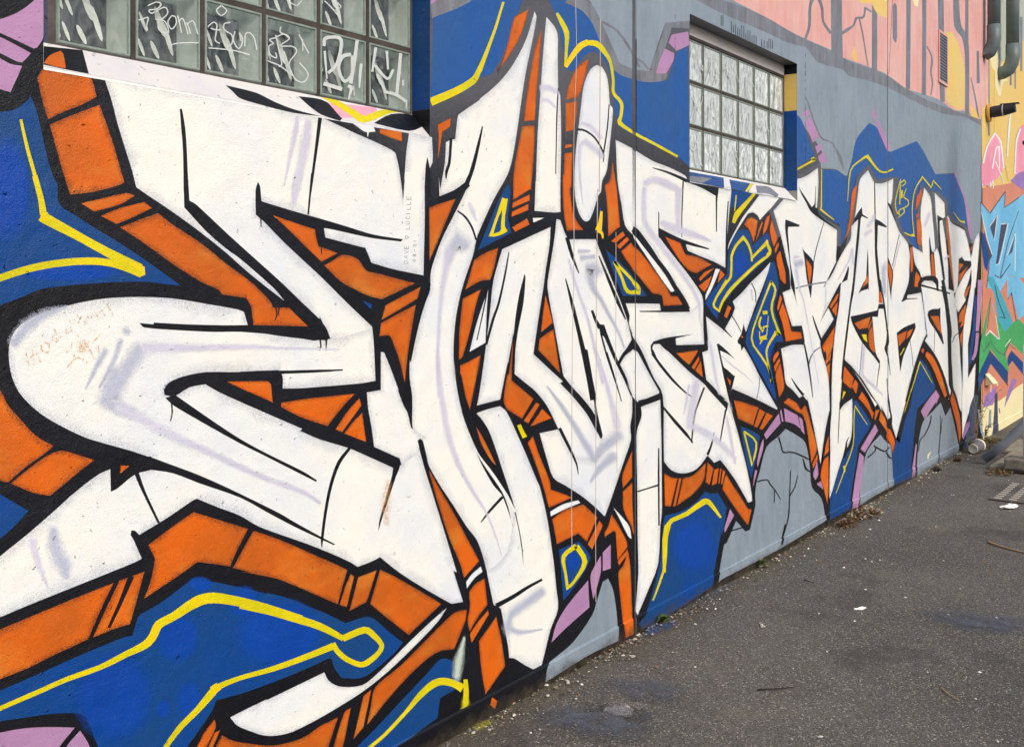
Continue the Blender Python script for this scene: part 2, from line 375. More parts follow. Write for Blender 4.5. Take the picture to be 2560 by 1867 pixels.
# ------------------------------------------------------------------ glass block windows
def block_mesh(pw, ph):
    """one hollow glass block: pale sides, dark back, rippled front pane, rounded rim"""
    hw, hh, d = pw / 2 - 0.006, ph / 2 - 0.006, 0.085
    m = MB()
    iw, ih = hw - 0.009, hh - 0.009
    rim = lambda w, h, y: [(-w, y, -h), (w, y, -h), (w, y, h), (-w, y, h)]
    def ring(a, b, mi):
        m.add(a + b, [(i, (i + 1) % 4, 4 + (i + 1) % 4, 4 + i) for i in range(4)], mi)
    ring(rim(hw, hh, 0.03), rim(hw, hh, 0.004), 4)
    ring(rim(hw, hh, 0.004), rim(hw - 0.003, hh - 0.003, 0.0), 4)
    ring(rim(hw - 0.003, hh - 0.003, 0.0), rim(iw + 0.002, ih + 0.002, 0.0), 4)
    ring(rim(iw + 0.002, ih + 0.002, 0.0), rim(iw, ih, 0.005), 4)
    ring(rim(iw, ih, 0.0055), rim(iw - 0.004, ih - 0.004, d), 0)
    m.add(rim(iw - 0.004, ih - 0.004, d), [(0, 1, 2, 3)], 1)
    # pale streaks painting the reflections in the flutes of the back pane
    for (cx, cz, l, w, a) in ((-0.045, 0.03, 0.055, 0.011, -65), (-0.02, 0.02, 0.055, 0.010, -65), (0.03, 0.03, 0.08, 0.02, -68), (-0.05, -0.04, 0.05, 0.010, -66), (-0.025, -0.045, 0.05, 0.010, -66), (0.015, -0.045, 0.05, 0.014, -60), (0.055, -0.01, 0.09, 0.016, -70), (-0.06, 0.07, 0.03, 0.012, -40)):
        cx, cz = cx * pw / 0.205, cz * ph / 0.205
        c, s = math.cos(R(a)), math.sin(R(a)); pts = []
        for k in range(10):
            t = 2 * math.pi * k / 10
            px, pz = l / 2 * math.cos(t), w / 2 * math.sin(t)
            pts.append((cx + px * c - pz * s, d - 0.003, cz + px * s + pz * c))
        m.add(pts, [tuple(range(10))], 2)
    me_front = rim(iw, ih, 0.0045)
    m.add(me_front, [(0, 1, 2, 3)], 3)
    return m
def glass_window(op, x0, pw, ph, ncol, nrow, zb, gmat='glass'):
    X1, Z1 = x0 + ncol * pw, zb + nrow * ph
    f = MB(); ft = 0.012
    f.box(x0 - ft * 1.5, x0 + 0.004, DEP + 0.004, DEP + 0.11, zb, Z1 + ft)
    f.box(X1 - 0.004, X1 + ft, DEP + 0.004, DEP + 0.11, zb, Z1 + ft)
    f.box(x0 + 0.004, X1 - 0.004, DEP + 0.005, DEP + 0.11, Z1, Z1 + ft)
    f.box(x0 + 0.004, X1 - 0.004, DEP + 0.006, DEP + 0.11, zb - 0.004, zb + 0.006)
    w = rel(f.build('glass_block_window', 'frame_steel'))
    proto = block_mesh(pw, ph).build('glass_block', ['glass_side', 'glass_back', 'flute_glint', gmat, 'glass_rim'])
    first = True
    for r in range(nrow):
        for c in range(ncol):
            o = proto if first else proto.copy()
            if not first: COL.objects.link(o)
            first = False
            o.parent = w; o.location = (x0 + (c + 0.5) * pw, DEP + 0.002, zb + (r + 0.5) * ph)
    m = MB(); jt = 0.0065
    for c in range(1, ncol): m.box(x0 + c * pw - jt, x0 + c * pw + jt, DEP + 0.003, DEP + 0.10, zb, Z1)
    for r in range(1, nrow):
        for c in range(ncol): m.box(x0 + c * pw + jt, x0 + (c + 1) * pw - jt, DEP + 0.004, DEP + 0.10, zb + r * ph - jt, zb + r * ph + jt)
    g = m.build('mortar_grid', 'mortar'); g.parent = w
    return w, Matrix.Identity(4)
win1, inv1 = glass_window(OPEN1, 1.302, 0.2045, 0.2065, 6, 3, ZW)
win2, inv2 = glass_window(OPEN2, 4.478, 0.2110, 0.2120, 6, 3, ZW, 'glass_painted_sheen')
# rendered surround inside each recess (beside and above the blocks)
def surround(op, x0, x1, zt):
    m = MB()
    if x0 - 0.019 - op[0] > 0.003: m.box(op[0], x0 - 0.019, DEP + 0.001, DEP + 0.11, ZW, op[3])
    if op[1] - x1 - 0.013 > 0.003: m.box(x1 + 0.013, op[1], DEP + 0.001, DEP + 0.11, ZW, op[3])
    m.box(x0 - 0.019, x1 + 0.013, DEP + 0.001, DEP + 0.11, zt + 0.0125, op[3])
    rel(m.build('recess_render', 'shaded_white'))
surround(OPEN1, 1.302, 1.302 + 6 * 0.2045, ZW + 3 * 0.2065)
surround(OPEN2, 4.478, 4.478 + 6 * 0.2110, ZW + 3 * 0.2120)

# ------------------------------------------------------------------ painting: shapes in wall units of 0.5 mm (x, z)
MURAL = """fK bg 2073,4774 7709,6721s 11728,8110s 21096,11348 21096,-768 10426,-133s 6568,-94s 4420,-96s 2073,-96
ak up 4784,3734 4756,5258 5154,3772 5154,5376 5517,3804 5638,5512 5896,3823 6201,5650 6316,3831 6834,5786 6795,3841 7538,5899 7413,3839 8246,5998 8003,3868 9132,6118 8416,3880 10632,6250 9581,3826 12528,6078 11506,3641 14820,5816 14020,3329 18112,5669 17543,2901 23143,5462
fP bg 2125,4017 2270,4085s 2325,4116s 2371,4150s 2422,4201s 2439,4235 2461,4240 2461,4048s 2434,3997 2418,3989 2270,4028s 2125,4057
fP bg 2125,4045 2270,4011s 2320,3996s 2405,3967 2389,3946s 2366,3920 2341,3921s 2270,3943s 2125,3979
fP bg 2125,3960 2270,3921s 2315,3905s 2366,3905 2346,3857s 2315,3785 2270,3791s 2125,3802
fB bg 2125,3650 2270,3695s 2330,3713s 2389,3759s 2403,3786 2434,3710s 2476,3537s 2505,3446s 2527,3407s 2528,3342s 2552,3308s 2596,3286s 2700,3229s 2836,3160s 2979,3079s 3170,2962 3090,2969s 2964,2981s 2768,2977s 2571,2964s 2447,2948s 2369,2917s 2270,2881s 2126,2813
fB bg 2126,2201 2270,2087s 2395,1994 2328,1938s 2270,1899s 2126,1797
fB bg 2126,1249 2270,1261s 2447,1280s 2635,1303s 2857,1323s 2900,1317 2921,1371s 2939,1404s 3052,1432s 3245,1509 3450,1429s 3714,1317 3714,1322 3854,1261s 4000,1180s 4152,1096s 4300,1004 4465,997s 4545,962s 4650,870s 4795,752 4710,707s 4557,663s 4432,646s 4268,697 4214,766s 4193,826 4162,839s 4000,831s 3714,832s 3535,840s 3383,856 3358,812s 3269,732s 3205,682s 3128,600 2788,729 2724,857s 2671,1003s 2635,1041s 2508,1084s 2386,1109s 2270,1132s 2126,1151
fP bg 2126,1102 2270,1084s 2386,1063s 2508,1025s 2609,987 2533,927s 2465,852 2126,982
fP bg 2635,965 2671,901s 2694,838s 2714,758 2533,827 2567,914s
fB bg 4204,174 4398,253s 4533,299s 4770,393s 5009,484s 5141,539s 5208,532s 5290,490 5304,402s 5403,301 5154,293 5127,173 4894,144s 4650,133s 4365,97
bV bg 3015,994 2998,919 2951,867 2882,847 2802,860 2724,903 2659,969 2617,1048 2603,1128 2617,1199 2659,1250 2724,1274 2802,1267 2882,1228 2951,1163 2998,1080
bV bg 3285,1201 3274,1155 3245,1123 3202,1108 3151,1114 3101,1138 3060,1177 3032,1224 3023,1274 3032,1317 3060,1350 3101,1365 3151,1362 3202,1339 3245,1301 3274,1252
bV bg 3297,883 3291,847 3274,820 3250,806 3221,809 3193,826 3169,855 3153,893 3147,932 3153,968 3169,994 3193,1008 3221,1007 3250,990 3274,961 3291,923
bV bg 3113,904 3110,888 3100,876 3087,871 3071,873 3055,882 3042,896 3033,914 3030,932 3033,948 3042,960 3055,965 3071,963 3087,955 3100,940 3110,923
bV bg 3358,1450 3352,1436 3336,1427 3313,1424 3285,1428 3257,1437 3234,1452 3219,1468 3213,1485 3219,1498 3234,1508 3257,1511 3285,1508 3313,1498 3336,1484 3352,1467
bV bg 3668,1285 3660,1255 3637,1233 3602,1224 3561,1228 3522,1245 3488,1272 3466,1304 3458,1338 3466,1367 3488,1389 3522,1398 3561,1395 3602,1379 3637,1353 3660,1320
bV bg 4131,988 4105,920 4033,878 3927,868 3806,890 3690,939 3594,1007 3531,1084 3509,1159 3531,1222 3594,1264 3690,1280 3806,1265 3927,1221 4033,1152 4105,1070
bV bg 2404,3380 2396,3291 2373,3216 2339,3165 2299,3147 2259,3162 2227,3210 2205,3281 2197,3365 2205,3451 2227,3525 2259,3577 2299,3598 2339,3586 2373,3540 2396,3467
bV bg 2850,3027 2828,3010 2766,2996 2674,2986 2571,2983 2470,2986 2388,2995 2335,3007 2316,3022 2335,3038 2388,3051 2470,3061 2571,3066 2674,3064 2766,3056 2828,3043
fB bg 5900,3671 5932,3617s 5900,3445s 5940,3329 5555,3197 5667,3369s 5790,3551s
fB bg 4443,2870 4522,2845 4511,2817
fB bg 7163,3586 7184,3512 7205,3362 7071,3378
fB bg 7247,3239 7473,3140s 7721,3008s 7932,2859 7517,2864 7386,3029s
fB bg 6550,958 6832,962 6950,875s 7010,799 6930,722s 6755,617s 6614,559 6586,769s
bV bg 6871,808 6862,778 6837,757 6799,747 6755,751 6712,767 6675,793 6651,825 6642,858 6651,887 6675,908 6712,918 6755,915 6799,900 6837,874 6862,842
fB bg 8265,903 8565,885s 8867,912s 9096,981 9215,942s 9381,921 9583,742 9489,476 9473,557 9366,330s 9230,50 8565,13s 7837,15 7767,80 7932,139s 8164,491s 8227,786s
bV bg 9305,422 9268,331 9165,270 9013,249 8839,269 8670,326 8530,410 8438,509 8406,607 8438,693 8530,754 8670,780 8839,768 9013,716 9165,632 9268,529
fB bg 9906,3514 10109,3514 10192,3443s 10212,3352 10275,3379s 10621,3509 10688,3469s 10733,3349s 10711,3262 10490,3181s 10109,3043s 9788,2921s 9691,2868s 9614,2813 9482,2795 9426,2741s 9362,2617 9244,2683s 9093,2778 9208,2868s 9371,2954s 9595,3057 9605,3176s 9624,3280s 9710,3378s 9807,3462s
bV bg 10129,3168 10112,3117 10063,3074 9991,3045 9906,3034 9823,3044 9753,3071 9707,3113 9691,3162 9707,3211 9753,3253 9823,3283 9906,3295 9991,3287 10063,3260 10112,3218
fB bg 10722,3189 10824,3205 10893,3091s 10951,2897s 10824,2697s 11092,2319 10870,2327 10744,2231s 10711,2138s 10778,1960s 10881,1690 10824,1713s 10425,2028s 10047,2351s 10109,2488s 10318,2690s 10533,2908s 10599,3003s 10666,3106s
bV bg 10824,2349 10801,2250 10737,2169 10643,2118 10533,2106 10425,2132 10335,2192 10275,2277 10254,2374 10275,2469 10335,2549 10425,2601 10533,2618 10643,2595 10737,2536 10801,2449
fB bg 9681,3893 10129,3908s 10296,3895 10027,3741 9671,3729
fB bg 9926,1508 10192,1436s 10425,1358 10360,1198s 10192,937 10088,1102s 9987,1313s
fB bg 13474,1418 13621,1436 13991,1241s 14271,1050 14095,962s 13721,816s 13654,647s 13458,312s 13362,59 12572,62 12659,342s 12837,531s 13141,749s 13458,871s 13507,1135s
fB bg 16665,1824 16992,1717s 17282,1585s 17680,1297s 17630,1224s 16851,1065s 16619,1036 16483,804s 16393,571s 16216,13 15355,52 15255,458s 15416,622s 15744,933s 15998,1216s 16260,1497s
fG bg 7279,573 7364,449s 7429,192s 7429,27 6950,45s 6352,22 6387,130s 6495,158s 6755,205s 7030,339s 7112,446s 7195,566
fG bg 11151,1343 11494,1230s 11776,1104s 11907,843s 11987,558s 12316,370s 12463,83 10969,49s 9473,65s 9366,51 9520,390 9583,392 9809,568 10042,415 10162,412 10302,637s 10296,737s 10328,866s 10425,986s 10599,1209s 10927,1281s
fG bg 14698,858 14963,725s 15216,647 15255,458s 15335,50 14495,57s 13745,34 13828,294s 13999,631s 14243,760s
fG bg 18042,988 18363,730 18693,845 18977,528s 19238,191s 19267,-8 17731,1s 16528,-11 16665,463s 16804,682s 16992,811s 17479,887s
fP bg 6970,629 6990,413 6642,339s 6450,286 6522,411s 6680,513s
fP bg 7163,782 7163,648s 7051,461 7010,598s 7020,680s
fP bg 7321,841 7321,645 7195,652 7195,802
fP bg 10951,1537 11009,1421 10599,1295 10533,1354
fP bg 11021,1578 11092,1429 11044,1435 10986,1555
fP bg 11104,1579 11519,1456 11621,1289 11419,1366s 11139,1429
fP bg 10522,1313 10511,1212s 10360,1029 10350,1090s 10446,1254s
fP bg 10350,997 10318,943s 10233,839 10254,911s 10296,1013
fP bg 11557,1438 11672,1394 11750,1209 11634,1269
fP bg 12163,845 12205,676s 12095,626 12027,703s 12095,778s
fP bg 12288,587 12386,465 12150,570
fP bg 9662,715 9759,634 9538,500 9529,549
fP bg 17731,1222 17964,1103 17731,981 17731,1030 17040,818 16804,968 17233,1102s
fP bg 14459,1029 14587,926 13999,700 13812,773
fP bg 13778,730 13965,646 13862,353s 13678,24 13433,47 13563,347s
fP bg 16528,505 16573,474 16438,15 16238,9
fP bg 20028,476 20123,386 19687,206 19565,207 19810,392s
fG up 7779,5587 10988,6178s 21096,6123 21096,5138 16763,4752s 12994,4416 11599,4844s 11498,5471 8761,5439s 7814,5185
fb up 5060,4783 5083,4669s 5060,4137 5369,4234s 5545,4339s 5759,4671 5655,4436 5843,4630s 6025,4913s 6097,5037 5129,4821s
fD up 5072,4667 5369,4805s 5557,4916 5060,4805 5060,4738s
fP up 5060,4750 5176,4831 5060,4805
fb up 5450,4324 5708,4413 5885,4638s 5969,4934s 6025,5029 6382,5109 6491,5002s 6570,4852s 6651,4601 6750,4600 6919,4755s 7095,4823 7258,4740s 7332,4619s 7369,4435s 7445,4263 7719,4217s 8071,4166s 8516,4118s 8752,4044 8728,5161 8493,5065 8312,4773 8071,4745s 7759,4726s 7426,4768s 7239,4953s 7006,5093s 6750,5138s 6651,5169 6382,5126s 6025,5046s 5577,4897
tD up 6636,5106 6733,5230 6718,5106 6809,5222 6795,5106 6892,5213 6864,5101 6975,5195 6925,5083 7052,5169 6985,5058 7120,5136 7042,5025 7184,5094 7092,4976 7247,5042 7141,4918 7305,4983 7192,4860 7362,4928 7246,4807 7412,4873 7304,4755 7459,4824 7382,4711 7508,4793 7489,4691 7569,4783 7599,4690 7651,4783 7696,4693 7742,4786 7783,4693 7824,4790 7874,4698 7896,4798 7967,4709 7963,4809 8067,4725 8034,4827 8163,4746 8107,4850 8242,4765 8161,4870 8285,4792 8169,4862 8302,4814 8192,4861 8309,4831 8226,4866
tD up 8110,4833 7990,4834 8188,4943 8067,4944 8267,5056 8144,5054 8331,5151 8204,5146 8365,5208 8228,5197 8388,5257 8242,5242 8385,5265 8284,5328 8465,5281 8475,5360 8604,5304 8614,5387 8747,5326 8757,5415
fG up 6851,5232 7006,5194s 7175,5072s 7464,4789 7719,4778s 7976,4809 8267,5283 8493,5339s 8759,5404 8759,5577 8562,5619
fP up 8103,4807 8157,4913s 8267,5056 8447,5046 8424,4969s 8289,4837
fP up 8334,5120 8402,5206 8728,5296 8759,5178 8493,5076
tD up 7174,5061 7195,5086 7254,5055 7275,5080 7333,5049 7358,5074 7409,5034 7443,5058 7488,5002 7527,5024 7568,4958 7609,4979 7638,4915 7680,4935 7691,4878 7734,4896 7735,4841 7777,4858 7779,4804 7820,4820
tD up 7710,4867 7728,4887 7758,4863 7777,4883 7806,4859 7827,4879 7848,4852 7874,4872 7884,4841 7914,4859 7916,4826 7947,4843 7950,4811 7980,4827
fG up 11515,5450 11807,5442 11804,5755 13359,5774s 15161,5798s 17405,5827s 19818,5828s 21100,5943 21013,3955s 20315,3678 19997,4174s 19565,4577s 18977,4880 18953,4858 17697,4732 16947,5052s 16576,5166 15161,4851 14661,5107s 14187,5145 13594,4858s 13175,4381 12522,4418 12195,4645s 11842,4987 11496,4865
fG up 8760,5440s 9163,5483s 10340,5532s 11515,5464 11804,5755 10646,5764s 9150,5729s 8516,5608 8493,5434
fD up 8874,5689s 9809,5783s 10646,5815s 11254,5796s 11804,5802s 12649,5826s 13359,5819s 14879,5902s 16709,5856s 18953,5941s 21050,6047 21100,5921 19818,5932s 18151,5776s 16379,5737s 15451,5741s 14239,5703s 13359,5625s 13085,5669s 12195,5605s 11804,5714 11219,5659s 10646,5652s 9254,5618s 8752,5640
fN up 9413,5811 9809,5807s 10646,5815s 11219,5802s 11804,5809s 12649,5840s 13130,5824s 14879,5918s 15934,5865s 16709,5910s 17921,5975s 18953,5941s 19818,6036s 21050,6047 21251,6449s 21251,8486 10646,6265s
bN up 20657,7358 20591,6934 20405,6556 20132,6285 19818,6161 19513,6197 19260,6382 19094,6684 19036,7059 19094,7456 19260,7819 19513,8097 19818,8245 20132,8237 20405,8067 20591,7758
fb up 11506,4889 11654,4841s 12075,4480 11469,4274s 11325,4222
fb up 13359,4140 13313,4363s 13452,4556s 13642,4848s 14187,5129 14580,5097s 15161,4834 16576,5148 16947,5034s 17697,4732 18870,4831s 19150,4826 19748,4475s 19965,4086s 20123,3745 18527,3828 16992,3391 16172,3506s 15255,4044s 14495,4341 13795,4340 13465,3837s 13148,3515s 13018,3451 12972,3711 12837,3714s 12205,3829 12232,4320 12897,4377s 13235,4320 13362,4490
fG up 12260,4428 13458,4582 13267,4338 13141,4338s 12837,4382s 12232,4339
fP up 11635,4912 11862,5010 11927,4957 11728,4877
fP up 11728,4844 11939,4918 12235,4719 12016,4625
fP up 12095,4586 12296,4656 12357,4599 12175,4511
fP up 12195,4478 12398,4568 12531,4425 12235,4426
fP up 14280,5259 14395,5353 14553,5271 14447,5193
fP up 14447,5161 14607,5229 15218,4890 15047,4823
fP up 18919,4862 19092,4863 19965,4403 19810,4322 19626,4510s
fP up 19810,4308 19997,4391 20380,3812 20123,3701 19965,4028s
tD up 11779,5111 11829,5124 11934,4969 11985,4982 12092,4824 12144,4837 12251,4715 12300,4732 12399,4692 12424,4713 12570,4696 12594,4718 12710,4680 12758,4698 12842,4608 12899,4621 12970,4505 13028,4518 13101,4401 13160,4413
tD up 12713,4667 12755,4682 12803,4635 12846,4649 12894,4602 12938,4616 12972,4565 13020,4577 13031,4520 13082,4530 13078,4470 13130,4479 13127,4419 13179,4429
tD up 12646,6541 13061,6636 12650,6394 13065,6485 12654,6247 13069,6334 12659,6099 13074,6183 12662,5951 13085,6033 12666,5804 13096,5883 12670,5656 13108,5733
tD up 14311,6918 14553,6973 14312,6725 14554,6778 14312,6533 14554,6583 14311,6348 14553,6394 14309,6174 14551,6218 14305,6007 14547,6048 14301,5839 14543,5879
tD up 15990,7297 16231,7351 15989,7025 16229,7076 15988,6753 16228,6800 15984,6498 16224,6541 15977,6271 16217,6312 15968,6061 16208,6099 15959,5852 16199,5887
tD up 16879,7498 17128,7554 16879,7217 17128,7270 16880,6936 17129,6985 16879,6662 17128,6708 16873,6402 17122,6444 16866,6149 17114,6188 16858,5896 17107,5932
tD up 17846,7716 18228,7803 17857,7500 18240,7584 17869,7284 18252,7364 17883,7037 18267,7113 17918,6706 18277,6771 17958,6327 18292,6381 17997,5947 18306,5991
tD up 18870,7946 19291,8045 18884,7749 19334,7850 18898,7550 19377,7657 18955,7393 19462,7520 19140,7338 19559,7482 19362,7323 19751,7461 19520,7295 19941,7412 19631,7230 20033,7322 19712,7140 20079,7214 19764,7026 20091,7086 19779,6725 20106,6778 19772,6335 20099,6383 19764,5946 20091,5988
tD up 19782,8154 20036,8211 19773,7195 20045,7245
tD up 15363,7004 15421,7017 15337,6983 15447,7006 15312,6961 15472,6996 15287,6937 15498,6983 15287,6802 15502,6847 15288,6623 15507,6667 15293,6486 15516,6531 15333,6466 15495,6505 15381,6454 15484,6481 15428,6444 15474,6456
tD up 20705,7280 20901,7316 20696,6672 20970,6715
tD up 12004,6381 12147,6389 11957,6326 12080,6333 11907,6269 12014,6278 11873,6206 11965,6221 11861,6133 11954,6151 11864,6056 11956,6074 11854,5984 11946,5998 11821,5921 11907,5929 11774,5860 11856,5866 11727,5799 11806,5805
tD up 12178,6346 12292,6384 12217,6319 12325,6355 12256,6293 12358,6325 12288,6262 12385,6288 12300,6218 12393,6239 12306,6165 12393,6186 12338,6116 12417,6141 12411,6079 12489,6111 12508,6050 12590,6086 12604,6021 12694,6060
tD up 13094,6112 13032,6131 13162,6138 13096,6158 13231,6165 13159,6186 13305,6194 13229,6217 13385,6230 13321,6250 13475,6272 13416,6284 13554,6315 13492,6317 13608,6360 13527,6352 13640,6400 13551,6393 13677,6424 13608,6439 13738,6442 13730,6472 13853,6465 13840,6493 13971,6504 13900,6510 14021,6556 13933,6543 14038,6606 13949,6591 14053,6640 13968,6655 14079,6633 14126,6665 14173,6635 14219,6666 14268,6637 14313,6668
tD up 13730,6432 13796,6451 13781,6378 13845,6395 13832,6323 13893,6340 13881,6263 13940,6278 13925,6190 13984,6204 13967,6110 14026,6124 14006,6038 14065,6052 14042,5982 14099,5995 14077,5934 14130,5946 14111,5885 14162,5896
tD up 17119,6701 17193,6725 17220,6669 17299,6695 17320,6638 17407,6664 17392,6604 17489,6629 17418,6565 17533,6589 17417,6524 17548,6547 17405,6481 17549,6502 17390,6438 17518,6454 17362,6391 17477,6406 17354,6340 17455,6358 17386,6285 17485,6306 17436,6229 17537,6249 17462,6171 17564,6187 17447,6108 17539,6119 17408,6040 17489,6049 17369,5972 17440,5979
tD up 20194,6699 20266,6714 20299,6598 20390,6617 20404,6497 20516,6519 20495,6403 20627,6427 20571,6318 20704,6342 20631,6241 20765,6264 20687,6171 20821,6194 20741,6115 20870,6138 20792,6067 20914,6088 20843,6018 20959,6038
fM up 13642,6736 15047,7051 15047,6721 14553,6683s 14290,6771 13836,6672
fM up 18306,7159 18870,7269 19377,7081s 19729,6730s 19729,6087 19291,5986 18625,5996s 18385,6041 18504,6569s
fM up 20183,6212 20657,6148 20950,6034 20230,6006
fM up 13429,5907 13547,6049 13690,5922 13642,5853
fH up 16282,7328 16709,7424 16642,7229 16444,7204
fH up 14824,7001 15161,7076 14935,6928
tK up 15278,7103 15296,7107 15095,5937 15112,5939
tK up 9688,5584 9702,5587 9685,5447 9705,5451
tK up 9738,5561 9752,5564 9735,5481 9755,5485
tK up 9788,5574 9803,5577 9785,5418 9806,5422
tK up 9838,5554 9853,5557 9835,5451 9856,5455
tK up 9889,5552 9905,5555 9886,5441 9908,5445
tK up 9941,5597 9956,5600 9938,5437 9959,5441
tK up 9993,5601 10008,5604 9990,5411 10011,5415
tK up 10045,5536 10060,5539 10042,5444 10063,5448
tK up 10098,5581 10113,5584 10095,5435 10116,5439
tK up 10151,5584 10166,5587 10148,5463 10170,5467
tK up 10204,5544 10220,5547 10201,5437 10223,5441
tK up 10258,5557 10274,5560 10255,5407 10277,5411
tK up 10313,5556 10329,5559 10309,5434 10332,5438
tK up 9443,5599 9460,5603 9443,5492 9460,5496
tK up 9485,5608 9502,5612 9485,5501 9502,5504
tK up 10460,5552 10480,5556 10460,5452 10480,5455
tK up 10526,5554 10546,5558 10526,5464 10546,5467
tK up 10610,5561 10630,5565 10610,5479 10630,5483
tK up 10660,5600 10681,5604 10660,5488 10681,5492
tK up 10711,5606 10732,5610 10711,5497 10732,5501
tK up 10762,5599 10783,5603 10762,5507 10783,5510
tK up 11761,5632 11773,5634 11759,5591 11775,5594
tK up 11761,5533 11773,5536 11759,5458 11775,5461
tK up 11761,5435 11773,5437 11759,5373 11775,5375
tK up 11761,5336 11773,5338 11759,5308 11775,5310
tK up 11761,5238 11773,5239 11759,5204 11775,5206
tK up 11761,5139 11773,5141 11759,5096 11775,5099
tK up 11761,5040 11773,5042 11759,4960 11775,4962
tK up 11761,4942 11773,4943 11759,4911 11775,4913
tK up 11761,4843 11773,4845 11759,4788 11775,4790
tK up 11761,4745 11773,4746 11759,4715 11775,4717
tK up 11761,4646 11773,4647 11759,4594 11775,4595
tK up 11761,4547 11773,4549 11759,4477 11775,4478
tK up 11761,4449 11773,4450 11759,4367 11775,4368
tK up 11761,4350 11773,4351 11759,4288 11775,4289
tK up 11761,4252 11773,4253 11759,4185 11775,4186
tK up 11761,4153 11773,4154 11759,4089 11775,4091
tZ up 8462,5395 8469,5396 8461,5353 8471,5355
tZ up 8462,5329 8469,5331 8461,5285 8471,5287
tZ up 8462,5263 8469,5265 8461,5227 8471,5229
tZ up 8462,5198 8469,5199 8461,5166 8471,5167
tZ up 8462,5132 8469,5133 8461,5082 8471,5084
tZ up 8462,5066 8469,5067 8461,5018 8471,5019
tZ up 8462,5000 8469,5001 8461,4979 8471,4981
tZ up 8462,4934 8469,4936 8461,4887 8471,4889
tZ up 8462,4869 8469,4870 8461,4840 8471,4841
tZ up 8462,4803 8469,4804 8461,4783 8471,4784
tZ up 8462,4737 8469,4738 8461,4719 8471,4721
tZ up 8462,4671 8469,4672 8461,4650 8471,4652
tZ up 8462,4606 8469,4607 8461,4572 8471,4574
tZ up 8462,4540 8469,4541 8461,4517 8471,4518
tZ up 8462,4474 8469,4475 8461,4449 8471,4450
tZ up 8462,4408 8469,4409 8461,4359 8471,4360
tZ up 8462,4342 8469,4343 8461,4303 8471,4304
tZ up 8462,4277 8469,4277 8461,4246 8471,4247
tZ up 8462,4211 8469,4212 8461,4168 8471,4169
tZ up 8462,4145 8469,4146 8461,4107 8471,4107
tZ up 8462,4079 8469,4080 8461,4033 8471,4034
tK up 7678,5563 7754,5581 7682,3943 7751,3949
tG up 7678,5563 7754,5581 7685,5024 7747,5036
fW l1 2751,3925 3003,3926s 3341,3929s 3641,3927s 3811,3922s 4102,3908s 4247,3880s 4389,3849s 4536,3821s 4689,3786s 4729,3769 4758,3686s 4786,3559s 4797,3483 4813,3621 4808,3611 4829,3793s 4854,3912 5072,3906 5078,3744s 5006,3653s 5003,3399s 4990,3022 4710,3058s 4516,3095 4488,3143s 4465,3182 4420,3188s 4141,3232 4129,3284 4000,3347s 3673,3408s 3641,3406 3643,3332 3677,3313s 3835,3194s 3980,3095s 4121,2999s 4311,2860s 4522,2713 4536,2617 4181,2655 4141,2727s 4060,2797s 3835,2947 3830,2881 3797,2901s 3650,2991s 3535,3067s 3450,3127s 3285,3230s 3128,3319s 2979,3396s 2921,3427 2907,3479s 2896,3514s 2829,3697s 2793,3816s
fW l1 2307,2677s 2316,2734s 2345,2784s 2416,2827s 2520,2860s 2635,2887s 2768,2905s 2942,2909s 3128,2899s 3325,2869s 3518,2838s 3561,2823 3586,2753 3806,2699s 4181,2655s 4522,2705 4536,2617s 4551,2388 4420,2383s 4100,2389s 3940,2394s 3825,2403 3823,2471s 3792,2505 3535,2512s 3325,2527s 3190,2516s 3105,2493s 3073,2460 3076,2434 3136,2423s 3221,2458s 3317,2466 3399,2420s 3579,2338s 3965,2168 3950,2158 4100,2092s 4311,2020s 4420,1974s 4707,1844 4782,1852 4869,1943s 4938,1960 4996,1809s 5087,1607s 5208,1335s 5325,1066 5290,1082 5391,855 5270,872 5022,1023s 4770,1187s 4591,1324 4511,1313s 4398,1308 4343,1346s 4204,1422s 4000,1525s 3668,1681s 3535,1766s 3399,1832s 3265,1900 3237,1894s 3128,1850s 3052,1822s 2939,1784s 2921,1768 2951,1669 2914,1660s 2802,1644s 2571,1613s 2386,1588s 2270,1570s 2126,1550 2126,1730 2270,1826s 2386,1893s 2508,1971s 2635,2054s 2788,2118s 3001,2084 3001,2141 2907,2182s 2768,2235s 2661,2278s 2539,2346s 2447,2409s 2375,2479s 2339,2533s 2316,2598s
fW l1 3471,740 3579,748s 3714,754 3714,750 3902,759s 4133,770 4167,712s 4246,655s 4376,612s 4477,604s 4650,659s 4869,744s 5087,819s 5219,856 5127,790s 4894,695s 4650,611s 4454,564s 4311,544s 4100,523s 3902,517s 3788,535s 3695,568s 3606,621s 3518,681s
fO l1 2433,3867 2463,3916 2563,3920s 2676,3915 2696,3892s 2716,3824 2641,3776s 2563,3737s 2484,3691 2460,3754s
fO l1 2490,3669 2585,3719s 2731,3789 2793,3639s 2858,3445 2822,3426s 2700,3389s 2587,3369 2558,3450s 2536,3518s
fO l1 2638,3334 2754,3366s 2871,3396s 2914,3386 2836,3340s 2704,3300
fO l1 2737,3282 2836,3324s 2964,3360 3008,3334 2907,3285s 2816,3248
fO l1 2836,3234 2935,3273s 3041,3311 3128,3257s 3285,3177s 3450,3072s 3623,2969s 3741,2873s 3755,2844 3897,2839 3960,2792s 4045,2730 3806,2744s 3623,2752 3610,2836s 3590,2879s 3570,2896 3416,2917 3399,2939s 3285,2983s 3128,3065s 2979,3155s
fO l1 2126,2693 2270,2525s 2305,2457s 2357,2395s 2422,2319s 2508,2259 2459,2227s 2375,2181s 2305,2132 2270,2143s 2126,2223
fO l1 2316,2125 2375,2164s 2465,2215s 2545,2234s 2635,2200s 2704,2170 2635,2131s 2558,2084s 2492,2043 2416,2069s
